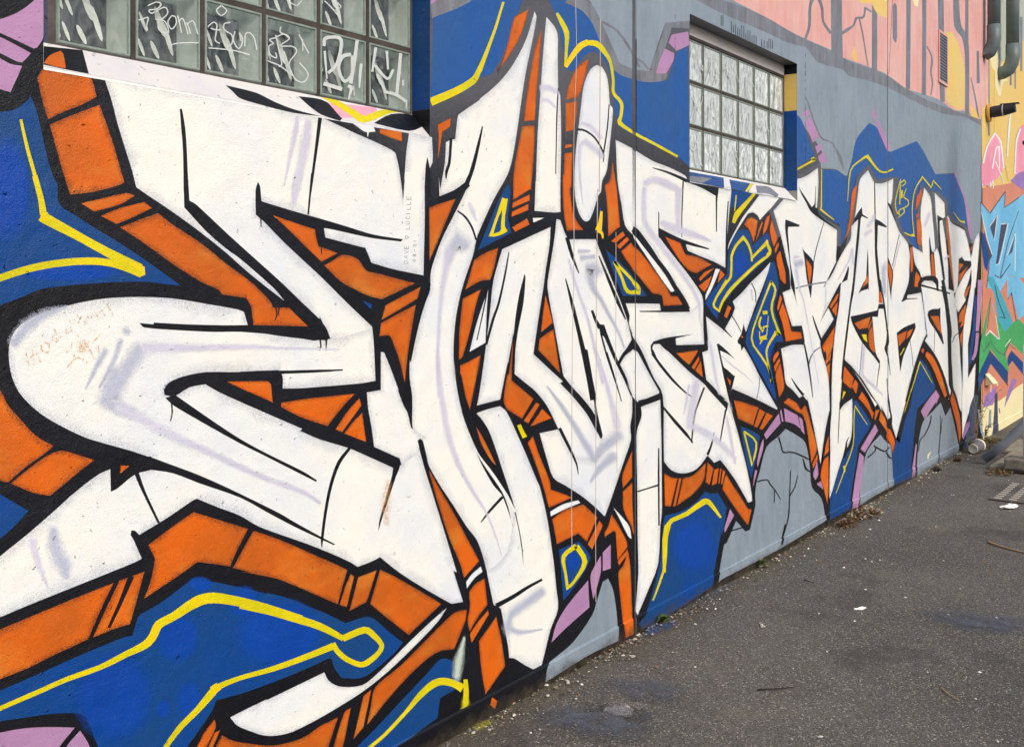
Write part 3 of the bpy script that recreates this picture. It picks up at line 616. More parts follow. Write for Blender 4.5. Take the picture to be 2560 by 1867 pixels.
fO l1 2986,1726 3120,1786s 3245,1837 3366,1784s 3492,1729s 3588,1687 3518,1593s 3471,1516 3366,1553s 3269,1583 3128,1531s 2964,1477 3001,1554s 3023,1651s 3015,1672s
fO l1 3488,1506 3619,1666s 3632,1668 3806,1586s 4050,1455s 4204,1373s 4316,1308 4278,1225s 4238,1129 4100,1207s 3806,1370s 3641,1436s 3535,1476 3623,1447
fO l1 4343,1280 4371,1258 4311,1094 4252,1122 4300,1220s
fO l1 4404,1246 4562,1252 4477,1083 4332,1066
fO l1 4591,1249 4710,1184s 4894,1071s 5167,898 5022,845s 4850,784 4650,943s 4505,1064
fO l1 2126,1501 2270,1519s 2447,1544s 2635,1570s 2802,1589 2734,1476s 2674,1364 2508,1340s 2386,1318s 2270,1309s 2126,1288
fO l1 2833,1593 2966,1605 2928,1489s 2889,1376 2802,1375s 2697,1365 2761,1475s
tK l1 2881,1609 2911,1591 2863,1569 2889,1554 2845,1530 2867,1516 2827,1493 2846,1481 2808,1458 2825,1447 2789,1425 2805,1415 2771,1392 2785,1383
fO l1 5431,793 5417,724s 5297,567 5154,595s 5022,582s 4832,522s 4650,441s 4477,351 4511,454s 4551,557s 4770,615s 5022,709s 5235,789s 5318,807s
fO l1 4448,534 4516,552 4448,349 4363,307
fO l1 4343,498 4289,489s 4204,319s 4173,232 4246,204 4300,354s
fO l1 3374,763 3381,720s 3321,640s 3253,579 3190,602 3265,661s 3309,718s
fO l1 3408,697 3366,631s 3309,558 3277,570 3333,636s 3374,695
fO l1 3420,666 3492,612s 3623,548s 3769,488s 3965,458s 4100,477s 4241,479 4193,392s 4121,251 3333,535 3379,619s
fO l1 5325,3548 5277,3474s 5154,3277s 5048,3116 5045,3452 5127,3479s 5222,3515s
fO l1 3755,3338 3902,3313s 4060,3276 4075,3216s 4090,3179 4141,3169s 4238,3146 4111,3093 4000,3169s 3882,3254s
fO l1 4273,3138 4343,3132s 4409,3109s 4454,3063s 4488,3043s 4591,3028s 4770,2996s 4907,2972 4770,2927s 4603,2875 4477,2901s 4365,2941s 4257,2984s 4131,3074
fO l1 4964,2951 4932,2875 4770,2811s 4603,2751 4638,2839 4770,2885s
fO l1 4917,2838 4882,2701s 4844,2544s 4813,2356 4758,2508s 4686,2642s 4668,2655 4585,2655 4597,2731 4746,2783s
fO l1 3450,2469 3714,2451s 3743,2433 3755,2333 3668,2372s 3535,2429s
fO l1 3816,2326 4000,2331s 4376,2326 4268,2252s 4157,2161 3950,2236s 3811,2305
fO l1 4415,2297 4432,2252 4273,2113 4220,2135 4311,2225s
fO l1 4437,2208 4471,2031 4289,2104 4354,2158
tK l1 3164,3828 3177,3831 3167,3798 3184,3802 3170,3769 3190,3774 3172,3737 3196,3742 3176,3703 3200,3707 3180,3666 3203,3670 3183,3624 3206,3628 3185,3564 3209,3567 3186,3494 3212,3496 3187,3423 3215,3426
fK l1 3186,3509 3212,3511 3221,3383 3261,3366s 3450,3230s 3623,3110s 3806,2984s 3965,2866s 4060,2797s 4141,2727s 4181,2655 4100,2662 3882,2830s 3835,2879s 3760,2948s 3535,3101s 3450,3148s 3325,3232s 3190,3348
tK l1 3015,2774 3016,2786 3074,2766 3075,2781 3134,2758 3136,2776 3205,2750 3206,2771 3321,2741 3322,2764 3462,2731 3463,2757 3587,2721 3589,2749 3663,2711 3667,2746 3731,2700 3736,2742 3803,2688 3809,2738 3890,2676 3896,2732 3980,2664 3988,2725 4053,2651 4067,2718 4087,2653 4107,2700 4122,2651 4137,2681 4159,2649 4166,2663
fK l1 2939,2786 3090,2770s 3285,2760s 3597,2754s 3965,2733s 4045,2730 4100,2781 4181,2655 4100,2660s 3806,2693s 3535,2721s 3366,2727s 3128,2746s 2964,2764s
fK l1 3652,3509 3668,3486s 3677,3409 3806,3384s 4000,3353s 4152,3329s 4332,3298s 4533,3263s 4797,3244 4776,3229 4533,3241s 4332,3263s 4141,3285s 4060,3276s 3755,3338 3677,3309 3639,3336 3637,3462s
tK l1 3667,3330 3678,3331 3671,3270 3678,3271
tK l1 4087,3915 4117,3916 4079,3864 4107,3865 4072,3813 4098,3814 4063,3755 4087,3756 4050,3673 4071,3673 4034,3578 4053,3577 4019,3483 4035,3483
tK l1 4031,3588 4048,3588 4003,3355 4016,3355
fK l1 5028,3777 5060,3669s 5060,3520 5022,3510 5009,3653 5004,3553 5009,3701s
fK l1 3082,2418 3136,2430 3205,2383s 3366,2274s 3535,2165s 3714,2065s 3965,1935s 4075,1867 4070,1858 3806,1998s 3714,2047s 3535,2141s 3366,2237s 3245,2307s 3128,2378s
tK l1 3112,2392 3121,2392 3114,2377 3123,2376 3116,2361 3124,2361 3116,2347 3124,2345 3115,2332 3122,2330 3111,2317 3118,2315 3108,2302 3114,2301
fK l1 2986,2150 3128,2085s 3285,2012s 3450,1926s 3623,1831s 3806,1728s 3902,1667s 4100,1547s 4220,1477 4204,1476 4100,1532s 3902,1641s 3714,1752s 3535,1860s 3285,1972s 3128,2046s 2993,2085
fK l1 2785,2122 2788,2013 2822,2022s 2914,2073s 2997,2081 3004,2147 2836,2158
fO l1 2840,2127 2885,2118 2836,2088
tK l1 2909,2081 2933,2085 2924,2049 2945,2053 2938,2016 2957,2020 2956,1980 2972,1983 2981,1931 2995,1934 3010,1875 3023,1878 3039,1819 3051,1822
fK l1 2896,1814 2915,1808s 2942,1780s 2951,1775s 2986,1730 2960,1659 2946,1681s 2910,1761s 2891,1793
tK l1 3537,2479 3534,2514 3598,2478 3596,2512 3661,2477 3659,2510 3715,2476 3712,2508 3747,2478 3744,2506 3775,2480 3773,2504 3807,2482 3806,2501 3892,2479 3892,2496 4002,2474 4001,2491 4101,2471 4100,2486 4164,2469 4164,2482 4221,2469 4220,2479 4279,2468 4278,2476
tK l1 4328,2023 4347,2010 4296,1999 4316,1985 4263,1976 4286,1961 4233,1947 4259,1933 4209,1909 4235,1898 4189,1868 4214,1858 4171,1824 4195,1815 4155,1777 4179,1769 4142,1727 4165,1720 4130,1678 4153,1671 4120,1625 4142,1619 4111,1573 4133,1567 4105,1531 4126,1526 4106,1514 4122,1510 4107,1500 4119,1497 4109,1485 4117,1483
fK l1 4707,1844s 4734,1896 4776,1881 4764,1834s 4734,1789s 4674,1676s 4615,1565s 4575,1480 4585,1547s 4638,1666s 4698,1803s
tK l1 3771,2843 3782,2844 3774,2829 3785,2831 3777,2816 3787,2817 3778,2804 3788,2803 3776,2794 3784,2791 3771,2783 3778,2781 3766,2773 3772,2771
tK l1 3793,2844 3804,2842 3789,2797 3796,2796
tK l1 4093,2660 4107,2660 4096,2644 4109,2644 4099,2628 4111,2628 4100,2615 4111,2614 4099,2608 4107,2605 4096,2601 4103,2598 4092,2594 4098,2592
tK l1 4140,2651 4155,2650 4143,2590 4150,2590
tK l1 4105,3172 4116,3172 4107,3134 4114,3135
aL l1 3919,3893 3945,3894 3910,3856 3944,3857 3899,3816 3940,3815 3886,3763 3923,3760 3869,3698 3902,3696 3851,3605 3873,3603 3830,3503 3841,3502
aL l1 3988,3871 4040,3872 3970,3808 4034,3808 3950,3741 4026,3739 3933,3659 4001,3655 3916,3577 3974,3573 3902,3509 3952,3505 3890,3446 3932,3442
aL l1 3902,3566 3960,3563 3894,3519 3946,3517 3888,3475 3934,3474 3888,3440 3928,3441 3889,3408 3924,3409
aJ l1 2896,2740 2844,2752 2897,2747 2845,2758
aJ l1 2823,2715 2856,2705 2809,2672 2841,2661 2794,2631 2823,2619 2775,2594 2802,2581 2756,2560 2780,2547 2740,2530 2758,2520 2725,2502 2736,2495
aJ l1 2743,2674 2779,2654 2728,2647 2760,2629 2712,2619 2742,2603 2698,2589 2723,2576 2683,2559 2704,2547 2670,2529 2685,2521 2657,2500 2665,2496
aJ l1 2905,2687 2981,2635 2881,2657 2955,2607 2857,2624 2928,2578 2827,2585 2901,2540 2799,2545 2875,2502 2774,2510 2856,2466 2752,2476 2838,2430
aJ l1 2774,2580 2858,2545 2757,2539 2839,2504 2742,2502 2821,2468 2732,2477 2810,2443 2713,2430 2810,2446 2761,2395 2804,2445 2795,2377 2823,2428 2844,2357 2865,2408 2897,2337 2916,2386
aL l1 2963,2638 2965,2701 3076,2636 3077,2687 3206,2634 3205,2674 3414,2630 3413,2664 3623,2625 3623,2653 3713,2620 3714,2643 3806,2614 3807,2631 4004,2602 4005,2616 4246,2587 4246,2598
aL l1 2808,2374 2837,2428 2867,2348 2894,2396 2928,2318 2956,2360 2997,2275 3026,2314 3077,2226 3103,2266 3173,2179 3194,2217 3275,2132 3295,2166 3377,2080 3397,2111 3483,2025 3501,2054 3592,1971 3609,1998 3706,1916 3721,1943 3837,1861 3851,1887 3957,1809 3973,1833 4028,1768 4046,1787 4092,1727 4109,1743
aJ l1 2483,1898 2533,1886 2477,1863 2536,1851 2474,1822 2542,1822 2488,1777 2556,1792 2505,1738 2574,1764 2526,1712 2584,1744 2545,1692 2596,1725
aJ l1 2480,1882 2536,1878 2481,1842 2545,1838 2485,1798 2557,1804 2500,1757 2571,1772 2514,1724 2590,1736 2533,1696 2591,1699 2552,1665 2589,1667
aL l1 2387,1864 2434,1865 2398,1828 2439,1829 2411,1790 2446,1793 2429,1745 2457,1749 2448,1702 2469,1705 2463,1669 2479,1671 2478,1639 2489,1640
aJ l1 2349,2700 2306,2732 2378,2734 2332,2771 2409,2764 2364,2812 2445,2795 2414,2842 2487,2821 2467,2864 2528,2841 2519,2873 2573,2859 2568,2876
aS l1 2380,2671 2388,2673 2383,2659 2391,2660 2386,2647 2394,2648 2389,2634 2397,2636 2392,2622 2400,2623
aS l1 2407,2690 2415,2691 2410,2672 2418,2672 2413,2654 2422,2654 2415,2637 2424,2637 2417,2621 2426,2621
aS l1 2378,2629 2373,2635 2390,2638 2385,2644 2403,2648 2398,2654 2418,2659 2412,2665 2433,2670 2427,2677
aS l1 2428,2668 2436,2671 2433,2660 2440,2663 2437,2651 2445,2654 2440,2641 2448,2643 2443,2631 2451,2633
aS l1 2434,2663 2431,2671 2449,2669 2445,2676
aS l1 2447,2705 2456,2705 2449,2690 2458,2691 2452,2673 2460,2679 2468,2669 2469,2677 2486,2666 2477,2675 2490,2688 2482,2690 2496,2708 2485,2706 2481,2715 2478,2708 2470,2720 2467,2713
aS l1 2504,2774 2511,2778 2510,2764 2518,2768 2515,2755 2526,2755 2511,2750 2518,2745 2502,2739 2513,2739 2510,2725 2518,2728 2521,2708 2521,2720 2535,2723 2528,2729 2546,2735 2539,2741
aS l1 2500,2719 2497,2727 2526,2726 2524,2734
aS l1 2560,2774 2569,2775 2563,2763 2571,2764 2566,2748 2572,2759 2582,2753 2579,2761 2597,2758 2587,2763 2595,2774 2586,2773 2594,2786 2585,2786
aS l1 2579,2805 2586,2809 2586,2796 2593,2801 2597,2784 2595,2796 2607,2798 2599,2802 2614,2808 2606,2813
aS l1 2615,2829 2622,2834 2622,2820 2629,2825 2632,2808 2632,2820 2643,2820 2636,2825 2640,2833 2652,2828 2631,2814 2639,2810 2619,2795 2627,2791
aS l1 2651,2809 2660,2809 2651,2800 2660,2799 2657,2784 2654,2796 2670,2798 2663,2804 2684,2811 2673,2815 2678,2821 2670,2817 2673,2828 2665,2823
aS l1 2692,2811 2683,2814 2699,2828 2690,2831 2702,2840 2701,2852 2712,2828 2719,2833 2726,2813 2733,2818
aS l1 2718,2829 2713,2837 2732,2838 2727,2845 2743,2843 2745,2856 2746,2837 2754,2840 2751,2826 2760,2829
aS l1 2754,2885 2762,2890 2767,2870 2774,2875 2778,2855 2786,2859 2786,2838 2795,2842 2794,2821 2803,2824
aS l1 2577,2600 2570,2606 2591,2615 2584,2621 2604,2627 2598,2634 2614,2633 2610,2641 2623,2637 2623,2646 2635,2631 2639,2638 2648,2624 2653,2631 2660,2617 2665,2624 2671,2610 2676,2617
aS l1 2618,2667 2620,2675 2634,2664 2635,2672 2651,2661 2650,2670 2668,2664 2665,2672 2680,2668 2686,2677 2690,2649 2699,2652 2702,2627 2710,2630
aS l1 2700,2702 2694,2709 2709,2710 2703,2716 2719,2719 2712,2725 2731,2731 2723,2736 2743,2744 2735,2749
aS l1 2572,2666 2567,2674 2584,2673 2579,2680 2596,2683 2588,2688 2599,2698 2591,2700 2601,2714 2592,2715
aS l1 2619,2742 2628,2743 2621,2725 2630,2726
aS l1 2720,2687 2730,2687 2720,2657 2730,2657
aS l1 2642,2661 2622,2705 2675,2670 2654,2718
aS l1 4633,1767 4691,1752 4610,1701 4686,1682 4591,1635 4686,1616 4607,1572 4677,1562 4627,1513 4674,1507
fW l2 6227,4955 6252,4914s 6185,4693s 6112,4478s 6054,4252s 5997,4012s 5940,3825s 5882,3721s 5728,3547s 5577,3338s 5536,3269s 5496,3155s 5417,3011s 5360,2887s 5318,2756s 5297,2625s 5290,2494s 5307,2343 5297,2467 5318,2316s 5360,2171s 5417,2050s 5518,1886s 5652,1732s 5821,1573s 5916,1450s 5980,1344s 6062,1138s 6087,941s 6087,940s 5805,719 5736,746 5697,879s 5652,1000s 5607,1137 5652,992 5599,1131s 5533,1244s 5431,1345s 5290,1512s 5154,1665s 5048,1801s 4990,1911s 4951,1987s 4890,2059s 4882,2125s 4882,2267s 4859,2377s 4859,2494 4869,2476 4907,2599s 4958,2740s 5009,2849s 5055,2933s 5061,3044s 5127,3182s 5194,3288s 5318,3450s 5431,3608s 5417,3647 5290,3580s 5147,3531 5141,3664 5153,3571 5202,3756s 5212,3889 5262,3910s 5308,3919 5334,4068s 5350,4089s 5577,4218 5577,4226 5708,4308s 5843,4410s 5983,4548s 6127,4741s
fW l2 4597,2559 4624,2555 4674,2472s 4758,2311 4746,2320 4801,2216s 4838,2167s 4869,2077s 4890,2059s 5022,1991 4951,1983 4945,1900 4782,1856 4764,1895 4539,1994 4516,2117s 4488,2231s 4477,2325 4597,2329
fW l2 5536,2093 5652,2107s 5805,2115 5884,2065s 6013,1890s 6129,1722s 6248,1540s 6300,1463s 6387,1241s 6459,978 6423,1094 6477,894s 6513,685s 6540,517s 6441,393s 6352,220s 6317,151 6213,158 6095,227s 5980,304s 5913,329 5900,408s 5860,550s 5813,703 5728,752 5652,992 5884,1080s 5964,1347s 5884,1549s 5821,1689s 5728,1869s 5622,2019s
fO l2 5038,1790 5154,1639s 5290,1468s 5431,1273s 5533,1136s 5565,1087 5403,1010 5346,1139s 5249,1301s 5127,1566s
fW l2 5424,980 5489,1019s 5584,1047 5604,1006 5518,985s 5431,934
fO l2 5625,956 5659,769 5548,707s 5463,640 5438,718s 5463,801s 5453,902 5518,940s
fO l2 5667,729 5674,697 5482,554 5463,622 5562,685s
fO l2 5759,661 5821,477s 5865,287 5637,159 5592,332s 5562,545 5652,598s
fO l2 5697,126 5759,78 5728,33 5674,78
fO l2 6149,4951 6105,4846s 6025,4705s 5857,4518s 5748,4419 5816,4495s 5885,4638s 5969,4859
fO l2 5129,3993 5262,4052 5257,3997 5176,3950 5147,3826s 5129,3764 5139,3900s
fO l2 5782,3217 5736,3077s 5690,2994 5577,2985s 5417,2931 5460,3020s 5511,3128 5622,3176s
fO l2 5584,2930 5518,2795s 5475,2671s 5389,2488s 5346,2464 5353,2667s 5389,2869
fO l2 5360,2428 5467,2452s 5584,2484 5548,2343 5577,2477 5525,2300s 5463,2124 5417,2219s 5374,2356s 5360,2375s
tK l2 5595,4039 5610,4039 5578,3996 5599,3996 5561,3954 5587,3953 5541,3908 5574,3907 5520,3854 5555,3853 5496,3797 5535,3795 5473,3746 5514,3742 5452,3705 5493,3700 5431,3669 5472,3663 5410,3633 5452,3626
tK l2 5443,3694 5478,3688 5411,3647 5451,3641
tK l2 5251,3921 5280,3923 5245,3863 5274,3865 5240,3806 5269,3808 5233,3760 5262,3760 5224,3738 5253,3735 5212,3718 5241,3714 5203,3698 5233,3696 5203,3680 5226,3681 5206,3665 5223,3666 5209,3651 5219,3652
fK l2 5277,3571 5369,3617s 5431,3653 5468,3625 5406,3580 5431,3608 5346,3540s 5141,3484 5127,3526 5290,3580
tK l2 5327,3445 5337,3454 5355,3433 5366,3443 5383,3421 5396,3432 5408,3406 5426,3417 5434,3387 5453,3396 5458,3364 5478,3372 5478,3340 5500,3347 5495,3315 5516,3320 5509,3289 5530,3293 5523,3262 5543,3266
fK l2 4932,1981 4958,1993 4986,1969s 5038,1811s 5064,1679 5022,1771s
fK l2 5374,2126 5533,2092 5652,1988s 5728,1869s 5821,1689s 5900,1537s 5956,1424s 6013,1281s 6071,1088s 6087,941 6046,1141s 5980,1334s 5900,1452s 5774,1613s 5652,1728s 5548,1833s 5431,2013s
fO l2 5533,2002 5607,1920s 5697,1799s 5759,1708 5697,1753s 5592,1877s
fK l2 5533,1830 5622,1727s 5821,1522s 5900,1396s 5948,1265s 5967,1233 5932,1306s 5852,1451s 5813,1504s 5728,1574s 5607,1720s
tW l2 5569,1785 5585,1791 5617,1738 5636,1744 5666,1690 5688,1697 5715,1640 5740,1646 5768,1584 5795,1590 5822,1525 5850,1531 5869,1471 5899,1477 5906,1426 5935,1429 5937,1385 5964,1387 5969,1343 5992,1345
tK l2 5821,1487 5846,1469 5775,1465 5799,1447 5729,1443 5752,1426 5686,1421 5709,1405 5648,1398 5667,1385 5614,1374 5628,1364 5580,1350 5589,1344
tK l2 5772,717 5746,753 5840,722 5815,757 5910,728 5886,760 5977,734 5952,765 6034,742 6009,771 6085,751 6061,778 6139,759 6118,784 6201,766 6183,789 6266,771 6250,792 6333,777 6318,796
fK l2 5913,329 5980,304s 6095,227s 6205,158 6326,159 6213,85 5900,126 5868,286s
aL l2 5440,3497 5480,3510 5455,3471 5501,3485 5469,3443 5523,3460 5497,3416 5534,3427 5526,3388 5545,3393
aJ l2 5473,3252 5362,3180 5439,3275 5324,3199 5316,3333 5377,3182 5243,3248 5360,3196 5206,3201 5320,3170 5199,3152 5293,3140 5202,3109 5269,3103
aL l2 5202,3190 5296,3180 5180,3101 5261,3092 5161,3014 5228,3007 5147,2931 5204,2926 5137,2848 5185,2844 5127,2765 5172,2762 5119,2676 5162,2673 5112,2571 5152,2568 5109,2461 5146,2459 5113,2353 5152,2351 5121,2245 5161,2243
aL l2 5109,2529 5146,2529 5115,2425 5161,2425 5127,2312 5181,2311 5153,2168 5211,2168 5191,2018 5252,2020 5249,1887 5306,1891 5321,1763 5372,1770 5409,1645 5453,1653 5500,1540 5537,1548 5572,1466 5603,1473 5638,1392 5665,1395 5707,1283 5730,1284 5765,1177 5783,1177 5793,1119 5808,1118 5815,1066 5827,1065
aJ l2 6283,741 6369,659 6183,720 6267,638 6090,702 6168,620 5999,689 6075,607 5921,676 6007,596 5889,649 5979,594 5877,618 5955,584 5855,590 5958,554 5837,561 5964,518
aJ l2 5895,516 5937,555 5962,483 5990,520 6045,452 6046,491 6178,431 6171,459 6328,412 6324,427
fW l3 6382,4947 6526,4863s 6535,4670s 6542,4434s 6570,4385s 6582,4061s 6570,3708s 6573,3510 6495,3501s 6227,3499 6239,3697s 6245,3726s 6267,4069s 6298,4329s 6328,4582s 6359,4811s
fW l3 7104,4712 7185,4709 7254,4654s 7285,4574s 7309,4426s 7350,4403s 7354,4347s 7309,4114s 7267,3911s 7239,3852s 7185,3791s 7166,3704s 7122,3669s 7051,3542s 6994,3470 6950,3455 6891,3467s 6823,3534s 6778,3645s 6770,3812s 6792,4012s 6831,4188s 6868,4365s 6902,4506s 6963,4612s 7024,4672s
fW l3 6205,3446 6352,3454 6213,3413
fO l3 6305,4844 6313,4776s 6275,4505s 6230,4158 6090,4136 6112,4260s 6171,4488s 6230,4676s 6275,4769s
fO l3 6230,4119 6222,3936s 6178,3644 6188,3659 5961,3562 5964,3733s 5997,3872s 6068,4096 6156,4115s
fO l3 6162,3614 6166,3570 5948,3503 5956,3543
fO l3 6149,3545 6146,3499 5940,3440 5945,3476
fO l3 6132,3440 6166,3396 5984,3336 5948,3367
fO l3 6980,4737 6937,4612s 6868,4474s 6817,4408 6651,4371 6668,4444s 6750,4582s 6851,4671s
fO l3 6814,4385 6800,4266s 6758,4152 6643,4121 6643,4343
fO l3 6742,4039 6734,4020 6635,3998 6643,4028
fO l3 6742,3980 6725,3719s 6708,3692s 6736,3560s 6794,3460s 6901,3387 6661,3372 6614,3533s 6605,3786s 6619,3800s 6627,3960
fO l3 7350,3966 7407,3770 7397,3851 7473,3438 7279,3348 7268,3570s 7226,3762 7311,3795 7248,3768 7313,3820s
tK l3 6534,4442 6550,4444 6526,4374 6543,4376 6519,4306 6537,4308 6513,4228 6532,4231 6509,4099 6525,4101 6504,3944 6519,3946 6500,3790 6513,3791
tK l3 6808,4155 6810,4171 6843,4157 6846,4174 6878,4160 6883,4177 6913,4159 6925,4175 6957,4152 6973,4168 7005,4141 7023,4155 7049,4126 7069,4139 7088,4106 7111,4117 7124,4080 7149,4091 7154,4056 7179,4065 7173,4035 7200,4043 7185,4016 7213,4022 7192,3997 7221,4002 7197,3979 7220,3981 7197,3961 7214,3962 7197,3942 7208,3943
tK l3 7285,4423 7304,4425 7277,4360 7296,4362 7268,4297 7289,4298 7256,4231 7278,4232 7238,4161 7261,4162 7216,4089 7240,4090 7194,4018 7219,4018
aL l3 6308,4382 6302,4432 6368,4393 6368,4444 6415,4398 6441,4453 6455,4396 6499,4439 6503,4388 6542,4421
aL l3 6312,4297 6298,4328 6352,4309 6348,4341 6385,4313 6409,4347 6436,4302 6466,4324 6495,4281 6518,4296
aL l3 6861,4206 6875,4234 6926,4202 6947,4235 6985,4192 7028,4227 7058,4161 7111,4192 7139,4120 7194,4151
aL l3 6850,4026 6818,4044 6898,4046 6855,4069 6912,4051 6927,4110 6961,4038 7019,4084 7024,4016 7094,4065 7088,3993 7158,4037 7152,3968 7217,4007
aL l3 6817,4044 6885,4048 6810,3978 6869,3982 6809,3906 6860,3911 6827,3799 6869,3804 6851,3681 6885,3685
aL l3 6829,3803 6856,3807 6845,3734 6870,3738 6860,3671 6883,3674 6872,3628 6891,3631 6883,3589 6899,3591
fW l4 5829,3208 6437,3391 6423,3254s 6378,3094s 6343,2945s 6282,2730s 6222,2498s 6213,2455 6387,2351s 6605,2225 6568,2213 6755,2090s 6950,1941s 7091,1793s 7184,1713 7071,1551 6755,1596 6540,1873s 6495,1933s 6387,2063s 6248,2175s 6129,2243s 5977,2326 5977,2340s 5984,2501s 5961,2616 5900,2411 5892,2412 5805,2161 5713,2156s 5540,2145 5562,2205s 5607,2384s 5644,2555s 5690,2792s 5728,2994s
fW l4 5667,2930 5652,2793s 5637,2565 5460,2512 5518,2660s 5577,2776s
fW l4 6517,3452 6568,3449 6642,3341s 6689,3307 7081,3320 7216,3147s 7364,2964s 7495,2797s 7595,2651s 7675,2474 7469,2312 7451,2313 7562,2162s 7663,2042s 7675,1883s 7641,1763s 7652,1650s 7495,1437s 7364,1259s 7226,1085 7051,1204s 6852,1322s 6642,1428s 6473,1515s 6387,1667s 6291,1869 6540,1869 6755,1627 7071,1573 7184,1713 7112,1823s 7071,1923s 6911,2055s 6736,2172s 6627,2254s 6609,2275s 6495,2624s 6396,2935s 6423,3074s 6486,3295s
fO l4 6370,2881 6423,2776s 6468,2675 6308,2607 6334,2739s
fO l4 6477,2625 6568,2288 6274,2481 6291,2563 6387,2599s
fO l4 5958,2568 5945,2314s 5940,2286 6213,2129 6071,1998 5884,2084 5844,2153s 5884,2318s 5908,2336s
fO l4 6248,2101 6291,2078 6146,1956 6087,1982
fO l4 6326,2045 6450,1963 6231,1937 6171,1934
fO l4 6205,1858 6282,1721s 6423,1503s 6441,1431 6605,1374s 6736,1321 6568,1309s 6414,1298 6334,1477s 6248,1638s 6137,1817
fO l4 6901,1241 7112,1098 6950,939 6823,1027 6522,1005 6459,1208 6642,1245s
fW l4 6432,1268 6605,1292s 6823,1286 6852,1260 6642,1250s 6441,1231
fO l4 7143,1071 7195,1018 7030,859 6960,916
fO l4 7675,1557 7675,1332 7517,1267 7506,1369s 7584,1468s
fO l4 7675,1292 7721,833 7652,931s 7528,1088s 7517,1239
fO l4 7332,1085 7451,969s 7584,810s 7595,763 7429,688 7397,925 7364,942 7226,920 7216,955 7279,1002s
fO l4 7607,726 7641,607s 7670,285s 7698,8 7539,18 7495,263s 7440,580s 7517,623s
fO l4 7595,745 7429,681 7451,638 7607,704
fW l4 7364,1133 7495,1038s 7629,924s 7663,817 7607,850s 7473,1009s
tK l4 5902,3192 5914,3191 5888,3147 5904,3146 5874,3102 5893,3101 5857,3051 5879,3049 5833,2982 5856,2979 5804,2905 5829,2901 5776,2838 5803,2834 5754,2797 5781,2791 5730,2762 5758,2755 5706,2721 5735,2714 5681,2668 5710,2662 5656,2611 5683,2605 5631,2553 5657,2548
fK l4 6099,3038 6112,3014s 6087,2831s 6029,2661s 5988,2501s 5977,2331 5940,2324 5956,2521s 5980,2691s 6029,2880s
tK l4 5652,2931 5667,2929 5632,2869 5647,2867 5612,2808 5627,2806 5592,2749 5607,2747 5573,2694 5586,2692 5554,2641 5566,2639 5534,2588 5546,2586
tK l4 6635,3004 6649,3007 6661,2940 6686,2943 6686,2875 6723,2880 6712,2808 6760,2813 6741,2740 6792,2745 6771,2669 6824,2675 6804,2589 6861,2594 6844,2486 6910,2491 6889,2372 6965,2377 6927,2268 7013,2272 6956,2187 7047,2189 6978,2114 7074,2116 7001,2042 7101,2042
fK l4 6862,2455 6960,2449 7010,2299s 7071,2104s 7112,1930s 7190,1750s 7174,1719 7143,1734 7081,1890s 7051,2052s 6950,2293s
tK l4 6634,3316 6688,3327 6660,3270 6711,3279 6686,3223 6733,3231 6715,3176 6758,3185 6750,3132 6783,3139 6788,3089 6811,3094 6825,3046 6840,3049
tK l4 7123,3186 7142,3191 7167,3125 7194,3132 7212,3064 7247,3072 7257,3003 7300,3012 7306,2939 7352,2949 7356,2876 7405,2885 7403,2815 7455,2826 7454,2763 7495,2772 7503,2715 7534,2721 7552,2666 7572,2670
tK l4 7008,2751 7045,2758 7028,2721 7068,2728 7049,2689 7091,2697 7069,2661 7114,2671 7087,2639 7137,2652 7105,2620 7160,2636 7122,2601 7185,2620
fK l4 7132,2643 7216,2635 7279,2541s 7407,2371s 7584,2138s 7675,2029 7652,2018 7539,2163s 7364,2352s 7216,2533s 7153,2568s
tK l4 7149,2566 7178,2569 7180,2504 7207,2507 7211,2442 7237,2445 7245,2379 7270,2381 7288,2309 7311,2312 7334,2238 7356,2241 7376,2174 7396,2176 7408,2123 7427,2125 7436,2078 7454,2080 7465,2033 7481,2034
tK l4 7249,2411 7267,2413 7283,2353 7301,2355 7318,2295 7336,2297 7355,2231 7373,2232 7397,2155 7415,2156 7442,2073 7458,2074 7488,1989 7503,1990
tK l4 7470,2307 7432,2320 7496,2327 7455,2341 7522,2348 7479,2363 7550,2366 7507,2384 7585,2381 7538,2404 7624,2395 7571,2422 7662,2411 7597,2439 7691,2430 7618,2456 7715,2448 7638,2473 7738,2465 7658,2491
tK l4 6539,1872 6578,1879 6572,1833 6611,1839 6604,1793 6644,1799 6641,1749 6681,1755 6689,1693 6724,1698 6741,1632 6771,1635 6781,1579 6806,1581 6798,1547 6820,1546 6808,1518 6824,1517 6817,1488 6829,1487
aJ l4 6823,3198 6823,3239 6891,3202 6891,3238 6951,3206 6949,3237 6979,3211 6974,3235 7003,3217 6998,3234
aJ l4 6868,3138 6855,3196 6909,3146 6899,3195 6954,3153 6947,3195 7012,3157 7005,3199 7074,3161 7068,3203
aJ l4 6968,3033 6933,3126 7019,3036 6982,3134 7034,3032 7067,3151 7003,3045 7140,3117 6974,3087 7211,3054 6988,3070 7114,3017 6935,3023 7087,3011 6968,2961 7086,2975 7004,2911 7098,2932 7061,2872 7133,2898 7122,2836 7185,2856 7181,2784 7242,2800 7251,2718 7307,2732 7341,2635 7393,2647 7427,2551 7475,2560 7480,2488 7521,2493 7523,2428 7556,2432
aL l4 6671,3146 6707,3152 6718,3045 6758,3051 6772,2940 6816,2948 6849,2828 6893,2836 6928,2709 6973,2715 6987,2578 7038,2583 7043,2442 7099,2446 7103,2305 7162,2309 7164,2167 7225,2170
aL l4 7068,2418 7115,2424 7130,2319 7179,2324 7190,2218 7242,2223 7236,2119 7303,2123 7280,2015 7363,2019 7323,1903 7428,1905 7366,1786 7493,1788
